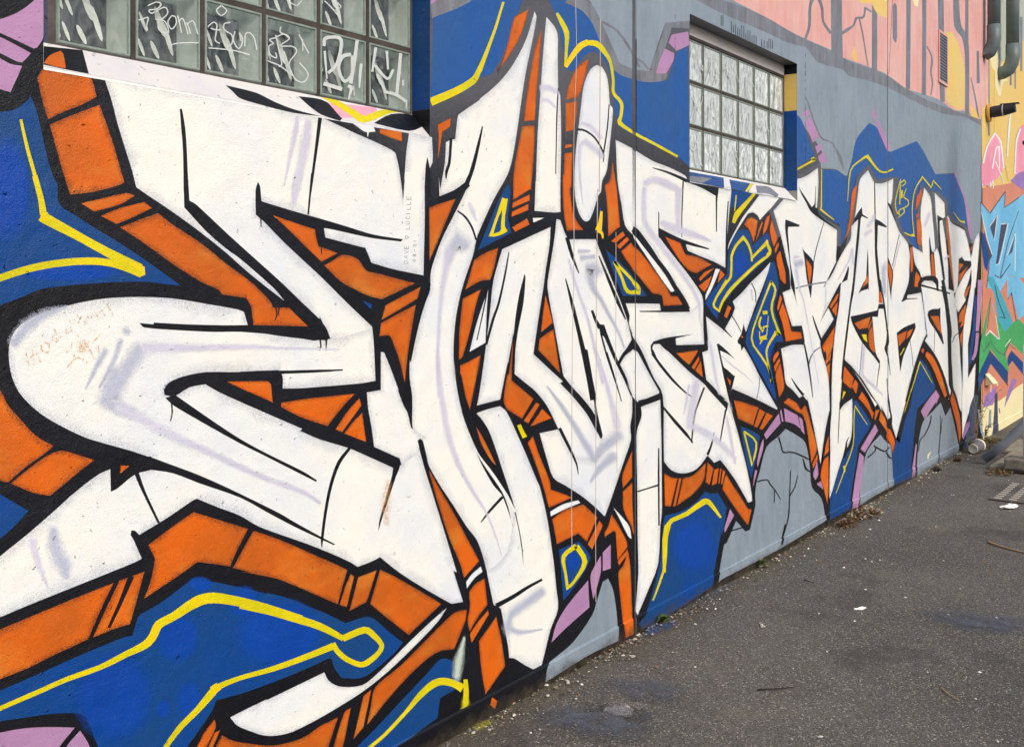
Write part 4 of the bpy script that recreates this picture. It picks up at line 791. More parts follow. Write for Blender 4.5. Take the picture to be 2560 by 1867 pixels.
aJ l4 6377,2204 6397,2210 6459,2127 6495,2139 6541,2048 6595,2064 6631,1964 6693,1980 6720,1876 6791,1892 6807,1786 6885,1802 6888,1699 6973,1715 6955,1625 7051,1641 7018,1553 7124,1571
aJ l4 7110,1548 7012,1600 7173,1579 7070,1636 7246,1608 7144,1675 7369,1639 7260,1719 7513,1672 7389,1764
aJ l4 7027,1393 6993,1410 7107,1430 7048,1460 7192,1463 7115,1510 7300,1488 7208,1554 7421,1513 7308,1595
tU bg 6779,5198 6788,5200 6785,5036 6794,5038 6792,4874 6800,4876 6793,4715 6801,4716 6785,4561 6794,4563 6773,4412 6781,4413 6763,4261 6771,4262 6757,4113 6765,4114 6753,3964 6762,3965 6751,3798 6760,3799 6752,3608 6762,3609 6756,3401 6766,3402 6756,3181 6766,3181 6750,2954 6759,2954 6740,2714 6749,2713 6732,2441 6741,2440 6727,2066 6736,2065 6724,1647 6733,1646 6722,1313 6732,1312 6723,1179 6732,1177 6725,1060 6735,1058 6728,942 6737,940
tU bg 7152,5095 7163,5097 7149,4865 7160,4867 7146,4635 7157,4636 7143,4403 7154,4405 7140,4170 7151,4171 7137,3936 7148,3937 7131,3701 7147,3702 7135,3710 7126,3706 7125,3717 7117,3713 7104,3721 7120,3722 7099,3334 7109,3335 7092,2949 7102,2949 7086,2656 7097,2655 7086,2574 7096,2574 7086,2503 7096,2503 7086,2422 7097,2421 7083,2053 7093,2052 7079,1569 7089,1567 7076,1147 7086,1145 7077,888 7087,886 7080,660 7090,658 7082,432 7092,430
tU bg 7399,3391 7407,3391 7397,2998 7406,2998 7395,2605 7404,2605 7394,2317 7403,2316 7397,2271 7405,2271 7400,2231 7409,2230 7403,2185 7412,2184 7407,1976 7415,1975 7410,1696 7419,1695 7414,1416 7423,1414
fW l5 7397,4147 7659,4108s 8028,4035s 8334,4007s 8656,3961s 8716,3920 8686,3907 9009,3878s 9259,3864 9396,3900s 9695,3902 9631,3638s 9583,3371s 9552,3119 9275,3178s 8952,3228s 8714,3270 8673,3333 8303,3403s 8164,3445 8164,3374s 8433,3215s 8728,3048s 8981,2885s 9044,2796s 9044,2593s 9067,2387 8755,2714s 8728,2776s 8565,2901s 8303,3069s 8053,3254s 7814,3407s 7709,3454 7679,3380 7551,3453s 7495,3616s 7429,3810s
fW l5 7693,3391 7814,3339s 8053,3184s 8303,3022s 8498,2899 8380,2890 8177,3021s 7932,3193s 7732,3336s
fW l5 7562,2802 8164,2788 8189,2729 8769,2711 8952,2772 9067,2387 8480,2408 8472,2473 8278,2478s 8053,2456 8102,2434 8164,2435 8355,2346s 8728,2159s 9096,2006s 9427,1842s 9614,1805 9788,1547s 9926,1320s 10088,1036s 10192,796s 10212,697 10109,702 9809,965s 9583,1133s 9427,1237 9290,1227 9140,1319 8952,1237s 8783,1215s 8565,1235s 8380,1294s 8247,1387 8240,1601s 8227,1969s 8053,2147s 7849,2380s 7744,2476s 7686,2535s 7618,2627s 7629,2694s 7595,2751s
fW l5 7825,1913 8177,1942 8197,1606s 8207,1180s 8207,944s 8177,831s 8139,509s 7956,318s 7767,148 7732,202s 7779,497s 7767,829s 7762,1205s 7748,1570s 7755,1716s 7825,1811s 7837,1855s
fW l5 7469,2299 7551,2363s 7693,2411 7767,2384s 7956,2201s 8164,2010 8139,1998s 7767,1959 7663,2042s 7584,2171s
fO l5 7513,3401 7557,3369 7397,3298 7321,3312
fO l5 7584,3359 7625,3333 7462,3250 7418,3277
fO l5 7652,3311 7721,3279s 7814,3236s 8053,3091s 8303,2926s 8380,2854 8565,2852 8659,2771 8240,2767 8207,2856 8164,2868s 8029,2881 7814,3008s 7584,3153s 7484,3234
fO l5 8265,3383 8565,3339 8632,3268s 8673,3232 8952,3213s 9230,3147 8895,3061 8728,3091s 8565,3169s 8406,3274s
fO l5 9290,3116 8981,2986 8952,3011 9067,3075
fO l5 9244,3044 9155,2935 9067,2882 8946,2942
fO l5 9427,3098 9536,3053 9366,2967
fW l5 9320,3110 9421,3104 9244,2922s 9096,2808 9096,2859s 9215,2974s
fO l5 8459,2346 8728,2342s 8938,2335 8839,2263s 8728,2202 8592,2266s
fO l5 8952,2282 8966,2243 8853,2156 8783,2180
fO l5 8995,2235 9038,2074 8867,2149
fO l5 8252,1279 8406,1220s 8512,1198 8380,966 8265,987
fO l5 8538,1194 8592,1186 8472,950 8419,959
fO l5 8619,1182 8839,1179s 9096,1255 9067,1106s 8839,1004s 8498,952
fO l5 9140,1255 9275,1178 9185,1031 9096,1070
fO l5 9290,1163 9396,1167 9350,1017 9230,1017
fO l5 9427,1156 9458,1145 9412,1008 9381,1013
fO l5 9489,1134 9545,1105 9473,985 9442,1003
fO l5 9567,1077 9710,955s 9906,802s 10068,668s 10109,636 10202,615 10109,471 10068,487s 9710,755s 9473,945 9520,1025s
tK l5 8027,3971 8030,3977 8111,3965 8117,3976 8197,3959 8205,3974 8283,3952 8296,3970 8375,3941 8393,3963 8470,3929 8491,3954 8550,3918 8575,3945 8600,3910 8628,3939 8643,3903 8674,3933 8688,3895 8721,3926
fK l5 8621,3920 8728,3918s 9386,3896s 9809,3890 9396,3900 9381,3846s 9359,3754s 9350,3467 9329,3467 9320,3816 9009,3871s 8686,3903s
tK l5 8608,3903 8640,3905 8600,3792 8628,3794 8591,3681 8617,3682 8586,3584 8608,3585 8585,3513 8605,3514 8587,3451 8605,3452 8589,3389 8605,3389
tK l5 9602,3783 9628,3783 9586,3693 9616,3694 9571,3603 9604,3604 9558,3502 9596,3503 9552,3382 9592,3383 9548,3250 9591,3251 9545,3119 9590,3119
fK l5 8139,3602 8157,3585s 8157,3456 8433,3401s 8646,3366s 9185,3301 9161,3291 8673,3328s 8278,3384 8164,3362 8139,3397s
tK l5 7657,3409 7738,3442 7780,3336 7856,3367 7905,3262 7977,3290 8020,3194 8086,3220 8111,3141 8177,3167 8192,3094 8260,3119 8267,3046 8340,3069 8338,2992 8414,3013 8404,2936 8482,2955 8473,2879 8551,2899 8543,2824 8622,2845 8614,2770 8696,2792 8686,2716 8770,2738
tK l5 7802,2725 7802,2734 7918,2721 7919,2732 8038,2717 8038,2731 8177,2713 8176,2729 8351,2709 8350,2728 8550,2706 8549,2726 8756,2703 8755,2725
fK l5 8844,2494 8303,2484s 8053,2462 7999,2430 8004,2383s 8053,2322s 8252,2180s 8459,2057s 8728,1927 8741,1935 8485,2073s 8278,2202s 8090,2332s 8029,2405 8053,2436 8164,2435 8303,2367s 8459,2334s 8952,2345s 9067,2383 8485,2405 8464,2469
tK l5 8008,2353 8049,2364 8083,2298 8120,2308 8158,2242 8191,2251 8238,2188 8266,2196 8323,2135 8347,2143 8411,2085 8433,2093 8502,2037 8521,2044 8596,1993 8612,2000 8693,1951 8706,1958 8791,1909 8803,1915
tK l5 9048,1981 9086,1972 9009,1940 9047,1931 8970,1900 9008,1890 8933,1859 8971,1849 8897,1819 8934,1809 8862,1778 8900,1770 8833,1729 8872,1722 8813,1656 8849,1651 8798,1571 8830,1566 8783,1486 8811,1481
tK l5 8213,1870 8241,1878 8287,1817 8321,1827 8362,1764 8403,1775 8435,1712 8483,1726 8510,1665 8558,1679 8583,1620 8631,1634 8648,1578 8698,1592 8708,1543 8748,1553 8762,1511 8791,1517 8816,1478 8834,1482
tK l5 9536,1722 9580,1714 9520,1686 9561,1678 9504,1650 9543,1642 9486,1608 9523,1602 9461,1544 9494,1538 9432,1470 9460,1464 9402,1395 9427,1390
tK l5 9282,1526 9297,1523 9259,1490 9282,1485 9236,1455 9268,1447 9209,1421 9250,1411 9180,1391 9224,1378 9146,1362 9196,1347 9113,1334 9168,1317
tK l5 9107,1987 9086,2025 9217,2004 9212,2015
tK l5 8007,2378 8050,2386 8168,2231 8186,2234
tK l5 7783,1955 7774,1971 7840,1957 7832,1973 7898,1960 7890,1974 7960,1963 7952,1977 8028,1967 8017,1982 8099,1972 8087,1989 8171,1977 8157,1996
tK l5 7771,1191 7763,1206 7833,1191 7825,1205 7896,1191 7888,1204 7960,1190 7952,1203 8025,1189 8016,1203 8090,1187 8081,1203 8157,1186 8147,1203
tK l5 8134,1520 8159,1516 8133,1453 8161,1449 8131,1386 8162,1381 8129,1309 8164,1304 8131,1172 8165,1166 8134,1005 8166,1000 8137,839 8167,833
fK l5 9427,1849s 9583,1795s 9621,1778 9583,1702 9520,1748s 9185,1935s 9067,2008s 8728,2159s 8406,2337 8485,2333 9126,2029s
aL l5 7842,3774 7927,3780 7836,3651 7921,3656 7837,3544 7922,3551 7847,3492 7941,3509 7884,3443 7980,3473 7970,3386 8060,3421 8082,3320 8173,3355 8229,3234 8317,3267 8391,3140 8474,3170 8544,3051 8626,3079 8686,2962 8769,2986 8820,2872 8895,2889 8918,2782 8986,2788 8948,2690 8997,2690 8952,2596 8981,2595
aL l5 7928,3802 7865,3846 7994,3827 7943,3875 8054,3841 8052,3901 8153,3836 8193,3901 8272,3820 8335,3890 8386,3804 8456,3867 8464,3797 8613,3828 8465,3688 8579,3693 8464,3578 8560,3583 8478,3500 8565,3508 8499,3432 8578,3439
aL l5 8175,3477 8228,3533 8281,3455 8338,3518 8405,3433 8460,3503 8602,3413 8649,3479 8815,3392 8862,3453 9009,3377 9046,3419 9204,3360 9225,3384
aL l5 8812,2023 8979,1996 8768,1918 8934,1890 8729,1818 8894,1791 8705,1736 8871,1710 8682,1634 8857,1662 8912,1566 8980,1620 9088,1508 9164,1554 9269,1435 9354,1474 9442,1355 9536,1385 9590,1274 9684,1297 9731,1190 9821,1209
aL l5 9552,1637 9614,1635 9596,1528 9665,1525 9641,1414 9717,1411 9692,1290 9762,1286 9744,1161 9808,1156
aL l5 9151,2304 9219,2309 9231,2180 9295,2184 9306,2064 9365,2066 9361,1972 9409,1973 9409,1888 9445,1888
aL l5 8720,2025 8763,2019 8681,1930 8730,1922 8646,1848 8700,1838 8634,1804 8671,1796 8622,1763 8643,1759
fW l6 9106,2652 9501,2507 9538,2521s 9710,2647s 9778,2722 9720,2785 9946,2870s 10192,2982s 10425,3070s 10711,3198 10644,3089s 10468,2901s 10318,2758s 10192,2618s 10058,2474s 10017,2434s 9906,2349 9987,2321s 10192,2169s 10414,1978s 10644,1798s 10904,1596 10893,1582 10318,1750s 9710,1912 9605,1855 9710,1676 9681,1735s 9576,1793 9605,1792 9426,1879s 9226,1989s 9111,2044 9024,2313 9146,2325 9155,2363s
fK l6 9344,2377 9390,2378 9595,2293s 9788,2196 9614,2260s 9417,2310 9501,2152s 9576,2116s 9759,2035 9784,2045 9700,1915s 9605,1855 9501,2054s 9426,2216s
fO l6 9586,2036 9681,1989 9671,1969 9652,1947
fK l6 9997,2558 10017,2508s 10058,2441s 10027,2344s 9936,2275 9916,2341 9847,2360 9847,2393s 9926,2446s
fO l6 9946,2441 9987,2411 9936,2409
fO l6 9749,1793 9946,1758s 10382,1659 10233,1481 9847,1598
fO l6 10403,1644 10566,1589 10350,1447 10259,1470
fO l6 10595,1582 10778,1529 10490,1410 10399,1429
fO l6 9605,2750 9691,2724 9586,2619 9510,2641
tK l6 10179,2965 10205,2970 10217,2935 10243,2940 10255,2905 10282,2910 10282,2874 10311,2876 10294,2840 10320,2840 10295,2803 10319,2803 10296,2766 10318,2766
tK l6 9689,2641 9712,2646 9732,2612 9754,2617 9776,2582 9797,2587 9817,2553 9837,2557 9852,2525 9872,2529 9885,2497 9904,2500 9917,2469 9935,2472
tK l6 9481,2511 9521,2527 9515,2498 9549,2511 9549,2485 9577,2496 9584,2472 9606,2480 9620,2457 9638,2463 9657,2441 9672,2447 9695,2425 9706,2430
tK l6 10405,1975 10422,1973 10400,1937 10417,1936 10394,1900 10411,1898 10384,1863 10401,1861 10366,1826 10382,1823 10343,1788 10359,1785 10320,1751 10337,1748
aL l6 9138,2382 9243,2386 9172,2326 9263,2330 9205,2265 9283,2266 9239,2170 9317,2170 9277,2067 9356,2068 9325,1976 9397,1977 9376,1888 9440,1889
aL l6 9455,2250 9472,2256 9571,2193 9595,2203 9695,2136 9725,2149 9846,2081 9872,2094 9994,2028 10020,2038 10113,1975 10135,1983 10226,1923 10241,1927
aL l6 10161,2891 10223,2894 10198,2792 10248,2793
fW l6 9605,3299 9633,3368s 9768,3485s 9966,3640s 10088,3712s 10212,3785s 10403,3898 10688,3904s 10967,3901 10756,3792s 10599,3723s 10414,3632 10360,3676s 10233,3707 10109,3688 9987,3608s 9788,3469s 9652,3352s
fO l6 10007,3564 10088,3629s 10192,3655 10360,3626 10318,3506s 10244,3395 10192,3460s 10109,3531s
fO l6 10479,3623 10490,3598s 10296,3388s 10286,3379 10403,3552s
fO l6 10688,3706 10677,3641s 10599,3534s 10490,3475 10533,3583s 10599,3671s
fO l6 10767,3680 10870,3615s 10939,3487s 10801,3360 10733,3436s 10688,3538s 10722,3626s
fO l6 10962,3457 10986,3418 10847,3291 10824,3334
fO l6 11044,3340 11104,3226s 11175,3102s 11187,3040 11296,3004 11127,2955 10986,3012s 10939,3109s 10870,3239s 10951,3311s
tk l7 11481,4105 11408,4187 11837,4173 11715,4247
tk l7 11837,4173 11715,4247 12071,4273 12284,4415
tk l7 12071,4273 12284,4415 12062,4144 12339,4164
tk l7 12062,4144 12339,4164 12020,3889 12293,3897
tk l7 12020,3889 12293,3897 11949,3746 12244,3805
tk l7 11949,3746 12244,3805 12305,3670 12468,3757
tk l7 12305,3670 12468,3757 12717,3594 13019,3659
tk l7 12717,3594 13019,3659 12712,3423 13012,3429
tK l7 12712,3423 13012,3429 12688,3210 12988,3223
tK l7 12688,3210 12988,3223 12830,2955 13148,2935
tK l7 12830,2955 13148,2935 12386,2685 12703,2659
tK l7 12386,2685 12703,2659 12580,2524 12918,2514
tK l7 12580,2524 12918,2514 12422,2448 12666,2387
tK l7 12422,2448 12666,2387 12192,2333 12442,2277
tK l7 12192,2333 12442,2277 12118,2250 12405,2241
tK l7 12118,2250 12405,2241 12209,2092 12481,2101
tK l7 12209,2092 12481,2101 12347,1931 12627,1933
tK l7 12347,1931 12627,1933 12429,1738 12718,1722
tK l7 12429,1738 12718,1722 12386,1403 12822,1361
tK l7 12386,1403 12822,1361 12378,1442 12801,1365
tK l7 12378,1442 12801,1365 12289,1181 12570,1133
tK l7 12289,1181 12570,1133 12135,864 12416,717
tK l7 12135,864 12416,717 12258,1090 11989,1106
tK l7 12258,1090 11989,1106 12120,1346 11857,1355
tK l7 12120,1346 11857,1355 11998,1601 11687,1599
tK l7 11998,1601 11687,1599 11899,1633 11705,1578
tK l7 11899,1633 11705,1578 11732,1723 11638,1611
tK l7 11732,1723 11638,1611 11653,1696 11488,1604
tK l7 11653,1696 11488,1604 11436,1788 11255,1742
tK l7 11436,1788 11255,1742 11270,1860 11034,1845
tK l7 11270,1860 11034,1845 11210,2024 10975,2028
tK l7 11210,2024 10975,2028 11155,2217 10867,2272
tK l7 11155,2217 10867,2272 11366,2223 11325,2315
tK l7 11366,2223 11325,2315 11753,2194 11668,2311
tK l7 11753,2194 11668,2311 11870,2285 11606,2292
tK l7 11870,2285 11606,2292 11813,2414 11559,2408
tK l7 11813,2414 11559,2408 11717,2531 11576,2425
tK l7 11717,2531 11576,2425 11445,2521 11247,2440
tK l7 11445,2521 11247,2440 11340,2628 11109,2607
tK l7 11340,2628 11109,2607 11244,2753 11013,2735
tK l7 11244,2753 11013,2735 11202,2842 10914,2887
tK l7 11202,2842 10914,2887 11441,2881 11154,2917
tK l7 11441,2881 11154,2917 11382,3105 11140,3092
tK l7 11382,3105 11140,3092 11317,3195 11083,3171
tK l7 11317,3195 11083,3171 11244,3310 11012,3285
tK l7 11244,3310 11012,3285 11123,3496 10897,3465
tk l7 11123,3496 10897,3465 10920,3754 10662,3747
tk l7 10920,3754 10662,3747 11147,3857 11037,3944
tk l7 11147,3857 11037,3944 11607,3871 11285,3920
tk l7 11607,3871 11285,3920 11589,4136 11302,4156
fW l7 11444,4146 11776,4210s 12177,4343 12199,4154s 12155,3893s 12095,3775 12386,3713s 12867,3626 12861,3426s 12837,3216s 12988,2945 12543,2672 12747,2519 12543,2417s 12316,2305s 12260,2245s 12344,2096s 12486,1932s 12572,1730s 12601,1382 12586,1404 12429,1157s 12274,791 12122,1098s 11987,1351s 11841,1600 11802,1605 11685,1667 11570,1650 11345,1765s 11151,1852s 11092,2026s 11009,2245 11345,2269s 11711,2253 11737,2289s 11685,2411s 11646,2477 11345,2480 11223,2617s 11127,2744s 11056,2865 11296,2899 11260,3098s 11199,3183s 11127,3298s 11009,3480s 10790,3751 11092,3900 11444,3896
fO l7 10986,2843 11044,2790 10927,2660 10893,2687s 10927,2765s
fO l7 11056,2759 11187,2627s 11321,2425 11621,2405 11659,2325 11151,2316 11056,2506s 10939,2642
fO l7 10927,2225 10951,2189 10801,2097 10767,2143 10824,2192s
fO l7 10951,2149 10986,2112 10835,1999 10801,2063
fO l7 10986,2090 11056,1966s 11104,1803s 10951,1710 10893,1838s 10847,1985s
fO l7 12942,2855 12897,2775s 12659,2650 12586,2676 12688,2738s
fO l7 12903,2735 12837,2546 12674,2635
fO l7 12783,2429 12733,2223s 12659,2127s 12486,2030 12457,2138 12386,2128 12330,2203 12486,2283s
fO l7 12659,2113 12615,2022 12457,1973 12443,2022
fO l7 12615,1992 12572,1730 12543,1830 12471,1948
fO l7 11080,1644 11223,1684 11469,1607s 11621,1510 11750,1553 11802,1510s 11987,1256s 12150,999s 11960,845 11881,1072s 11776,1327s 11672,1449 11469,1507s
fO l7 12163,931 12177,862 12014,771 11987,832
fO l7 12557,1103 12572,905 12400,870 12457,998
fO l7 12557,858 12557,457s 12514,268 12372,486s 12274,637s 12372,816s
fK l7 11532,4089 11595,4043s 11750,3971s 11974,3863 12068,3916s 12095,4117 12109,4109s 12101,3861 12177,3866 12205,3810s 12400,3743s 12867,3646 12386,3713s 12068,3774s 11907,3822s 11776,3907s 11621,3999s
fK l7 11139,3676 11272,3665s 11583,3634 11557,3614 11223,3597 11211,3541s 11248,3381s 11296,3184s 11419,2950s 11444,2821s 11545,2641 11507,2701s 11395,2849s 11296,2949s 11296,3094s 11187,3406s 11127,3582s
fK l7 11659,3379 11724,3339s 11934,3269s 12041,3204s 12027,3100s 11974,2911s 11960,2843s 11939,2782 11894,2863s 11802,3024s 11724,3264s
fO l7 11776,3252 11881,3211s 11974,3147s 11947,3024s 11894,2949 11828,3098s
tK l7 12389,3710 12411,3708 12352,3670 12375,3668 12314,3630 12339,3628 12274,3584 12301,3582 12220,3517 12248,3515 12159,3439 12189,3438 12106,3368 12138,3366 12070,3310 12101,3308 12040,3257 12072,3256 12012,3205 12043,3203
tK l7 12819,3221 12884,3211 12755,3176 12818,3167 12690,3132 12753,3122 12628,3091 12690,3080 12572,3050 12623,3041 12517,3012 12557,3005 12471,2980 12501,2974 12438,2958 12462,2953 12408,2939 12428,2935 12379,2920 12393,2917
tD l7 11450,2899 11438,2915 11539,2908 11526,2924 11628,2917 11616,2933 11729,2926 11718,2942 11851,2935 11841,2951 11988,2944 11979,2961 12126,2953 12118,2969 12261,2959 12253,2977 12397,2965 12391,2983 12547,2970 12539,2990 12716,2977 12708,2998 12899,2984 12892,3006 13081,2988 13078,3012 13260,2989 13261,3014 13441,2986 13445,3012 13617,2982 13625,3009 13787,2976 13798,3003 13953,2968 13966,2996 14125,2961 14136,2989 14308,2955 14316,2983 14492,2950 14502,2978 14663,2944 14679,2972 14816,2935 14837,2962 14958,2924 14978,2950 15092,2916 15105,2941 15205,2913 15209,2938 15306,2913 15302,2939 15419,2915 15412,2941 15592,2920 15583,2944 15795,2927 15786,2949 16003,2934 15994,2955
tK l7 11988,2582 12013,2584 12013,2545 12049,2547 12039,2507 12086,2510 12067,2469 12124,2474 12101,2432 12161,2437 12137,2395 12200,2400 12171,2360 12238,2366 12203,2328 12273,2334 12233,2298 12307,2305 12263,2269 12341,2275
tK l7 12251,2202 12269,2192 12184,2191 12203,2180 12116,2180 12138,2169 12054,2165 12082,2154 12000,2144 12031,2134 11954,2120 11987,2111 11916,2095 11951,2088 11892,2071 11928,2065 11877,2046 11913,2041 11862,2022 11899,2017
tK l7 11698,2261 11749,2262 11736,2191 11791,2192 11775,2121 11833,2122 11810,2050 11872,2050 11846,1977 11903,1976 11879,1902 11931,1901 11910,1829 11957,1827 11940,1757 11979,1756 11969,1686 11999,1685 11998,1615 12019,1614
tK l7 11312,1896 11329,1899 11362,1856 11392,1860 11413,1815 11455,1822 11468,1775 11521,1784 11530,1737 11589,1749 11596,1700 11661,1713 11662,1663 11734,1678
aL l7 11403,3236 11386,3280 11573,3262 11566,3280
aJ l7 11484,3135 11405,3220 11709,3169 11636,3247
aL l7 11420,3110 11519,3117 11446,3058 11540,3064 11475,3002 11564,3007 11517,2931 11591,2936 11566,2862 11625,2868 11623,2815 11675,2822 11673,2770 11723,2773 11813,2509 11856,2511 11969,2201 12006,2202 12084,1973 12116,1973 12191,1760 12218,1759
tk l8 13906,4308 13652,4357 14076,4401 14165,4568
tk l8 14076,4401 14165,4568 14229,4307 14546,4391
tk l8 14229,4307 14546,4391 14436,4278 14518,4396
tk l8 14436,4278 14518,4396 14740,4298 14693,4407
tk l8 14740,4298 14693,4407 15053,4348 14911,4443
tk l8 15053,4348 14911,4443 15026,4415 15589,4519
tk l8 15026,4415 15589,4519 15059,4186 15456,4200
tk l8 15059,4186 15456,4200 14928,4085 15391,4059
tk l8 14928,4085 15391,4059 14823,4028 15382,4112
tk l8 14823,4028 15382,4112 15229,3815 15606,3875
tk l8 15229,3815 15606,3875 15440,3672 15802,3744
tk l8 15440,3672 15802,3744 15932,3483 16373,3529
tK l8 15932,3483 16373,3529 15921,3191 16357,3194
tK l8 15921,3191 16357,3194 15905,3020 16339,3004
tK l8 15905,3020 16339,3004 15754,2852 16161,2810
tK l8 15754,2852 16161,2810 15417,2687 16040,2697
tK l8 15417,2687 16040,2697 16176,2675 15824,2771
tK l8 16176,2675 15824,2771 16150,2715 15934,2849
tK l8 16150,2715 15934,2849 16554,2758 17061,2872
tK l8 16554,2758 17061,2872 16759,2469 17231,2473
tK l8 16759,2469 17231,2473 16828,2256 17305,2254
tK l8 16828,2256 17305,2254 16888,2186 17390,2141
tK l8 16888,2186 17390,2141 16706,2094 17141,2025
tK l8 16706,2094 17141,2025 16495,1953 16932,1888
tK l8 16495,1953 16932,1888 16314,1815 16747,1752
tK l8 16314,1815 16747,1752 16049,1589 16475,1526
tK l8 16049,1589 16475,1526 15613,1249 16223,1155
tK l8 15613,1249 16223,1155 15651,1244 16270,1147
tK l8 15651,1244 16270,1147 15503,998 15906,924
tK l8 15503,998 15906,924 15257,800 15643,619
tK l8 15257,800 15643,619 15451,898 15064,914
tK l8 15451,898 15064,914 15414,997 15022,1008
tK l8 15414,997 15022,1008 15166,1127 15108,963
tK l8 15166,1127 15108,963 15171,1086 14872,973
tK l8 15171,1086 14872,973 15116,1107 14774,1091
tK l8 15116,1107 14774,1091 14882,1299 14480,1222
tK l8 14882,1299 14480,1222 14971,1210 14542,1144
tK l8 14971,1210 14542,1144 14576,1391 14271,1359
tK l8 14576,1391 14271,1359 13934,1738 13658,1698
tK l8 13934,1738 13658,1698 13588,1903 13345,1850
tK l8 13588,1903 13345,1850 13325,1995 13006,1982
tK l8 13325,1995 13006,1982 13243,2289 12933,2304
tK l8 13243,2289 12933,2304 13373,2699 13052,2700
tK l8 13373,2699 13052,2700 13154,2903 12837,2910
tK l8 13154,2903 12837,2910 13494,3412 13182,3425
tk l8 13494,3412 13182,3425 13692,3744 13371,3748
tk l8 13692,3744 13371,3748 13743,3855 13418,3851
tk l8 13743,3855 13418,3851 13844,4114 13515,4106
tk l8 13844,4114 13515,4106 13942,4325 13617,4341
fW l8 13778,4333s 14120,4484 14386,4349s 14477,4337s 14716,4352s 14982,4395s 15303,4467 15255,4193s 15157,4072 15098,4069 15416,3845s 15620,3708s 16150,3506s 16137,3193s 16119,3012s 15956,2831s 15723,2692 15998,2723 16041,2783 16804,2815 16992,2471s 17064,2255s 17136,2164 16921,2060s 16711,1921s 16528,1783s 16260,1558s 15913,1203 15956,1196 15702,961s 15448,710 15255,906s 15216,1002s 15137,1045 15020,1029 14943,1099s 14679,1260 14754,1177 14422,1375s 13795,1717s 13465,1877s 13164,1988 13086,2297s 13211,2700s 12994,2906s 13337,3419s 13530,3746s 13579,3853s 13678,4110s
fW l8 13426,3700 13721,3808 13788,3536s 13654,3113s 13491,2850s 13394,2696s 13235,2290s 13126,1991s 13049,1743s 12988,1496s 12957,1467s 12951,1357 13110,1422s 13458,1471 13458,1140s 13410,970s 13283,873s 13049,741s 12837,551s 12718,431s 12586,320 12595,647s 12615,890s 12607,1117s 12659,1377s 12659,1428s 12674,1870s 12733,2163s 12807,2408s 12927,2654s 13003,2925 12659,2758s 12260,2524 12429,2713s 12429,2948s 12659,3056s 12897,3237s 13141,3393s 13394,3534s
fO l8 13645,4265 13628,4159s 13530,3944s 13465,3795s 13337,3624s 13148,3505 13305,3726s 13385,3936s 13449,4146s
fO l8 14605,2897 14698,2897 14791,2684 14605,2687
fO l8 14243,2514 14138,2360 13728,2356 13546,2444
fK l8 13855,3973 13889,3880 14130,3844 14095,3831 13855,3851 13804,3801s 13737,3535s 13605,3113s 13523,2850s 13426,2696s 13267,2289s 13141,1969s 13064,1752 13018,1755 13110,2093s 13330,2646s 13474,2975s 13539,3216s 13704,3802 13458,3722 13621,3855s
fK l8 13298,3192 13324,3141s 13267,3007 13018,2965 12957,2875s 12543,2662s 12232,2481 12429,2616s 12688,2787s 12988,2975 13018,2947 13235,3120s
tK l8 14390,4344 14440,4348 14394,4226 14445,4230 14398,4109 14449,4113 14404,3994 14455,3998 14407,3883 14469,3887 14410,3775 14485,3779 14415,3666 14502,3670 14418,3557 14517,3561 14422,3447 14533,3451 14433,3337 14557,3342 14466,3221 14590,3227 14506,3106 14630,3111 14543,3007 14667,3012 14570,2946 14690,2951 14597,2893 14712,2897 14624,2839 14735,2843
fK l8 14477,3845 14716,3818s 14982,3768 14963,3745 14568,3766 14531,3451 14477,3482s
tK l8 14580,3004 14704,3012 14639,2931 14747,2937 14699,2857 14790,2862 14754,2783 14829,2786 14795,2709 14870,2712 14832,2636 14908,2638 14867,2557 14943,2558 14901,2470 14977,2470 14932,2377 15008,2377 14963,2284 15040,2284
fK l8 14103,3428 14138,3278s 14155,2845 14138,2888 13828,2858s 13695,2822 13930,2975s 14033,3030s 14068,3224s
fO l8 14103,3084 14138,2977 13879,2902 13999,3009
fK l8 15020,3350 15137,3261s 15275,3149s 15295,3057s 15216,2837s 15196,2700 15098,2940s 15040,3124s
fO l8 15040,3260 15176,3194s 15255,3080s 15176,2874 15059,3101s
tK l8 15595,3679 15627,3678 15527,3594 15562,3593 15459,3510 15496,3508 15396,3429 15435,3427 15341,3352 15378,3351 15290,3279 15324,3278 15240,3207 15271,3205
tK l8 15008,4091 15072,4108 15042,4075 15118,4094 15074,4059 15165,4079 15103,4040 15211,4059 15189,3989 15275,4003 15292,3922 15355,3931 15397,3853 15435,3859
fK l8 13385,2537 13795,2552s 14531,2589 14605,2676 14867,2671 14867,2604 14605,2609 14568,2499 14314,2506 14459,2019s 14660,1886s 14642,1832 14350,1971s 13862,2179s 13465,2436s
fO l8 14243,2514 14138,2360 13728,2356 13546,2444
fO l8 14297,2474 14297,2442 14138,2317 14155,2381
fO l8 14314,2397 14440,2020 14386,2012 14190,2099s 14138,2285s
fY l8 13845,2286 14051,2278 14085,2169 13930,2219
tK l8 14830,2603 14905,2604 14855,2550 14930,2551 14880,2497 14956,2498 14906,2444 14981,2445 14934,2390 15010,2391 14962,2337 15039,2337 14982,2284 15059,2283 14978,2229 15081,2226 14965,2175 15094,2169 14944,2131 15098,2118 14921,2103 15069,2083 14885,2077 15034,2058 14866,2041 15022,2034 14904,2001 15024,2004 14959,1963 15049,1965 15009,1920 15070,1919 15053,1842 15102,1840 15099,1746 15135,1745 15145,1650 15169,1650
fK l8 15476,2242 15870,2310s 16460,2356 16483,2276s 16216,2116s 15828,1885s 15661,1660 15578,1900s
fO l8 15517,2206 15998,2252 15913,2124 15578,2034
fO l8 16348,2269 16216,2189 15977,2121 16063,2243
tY l8 15852,2005 15889,1998 15636,1912 15686,1901
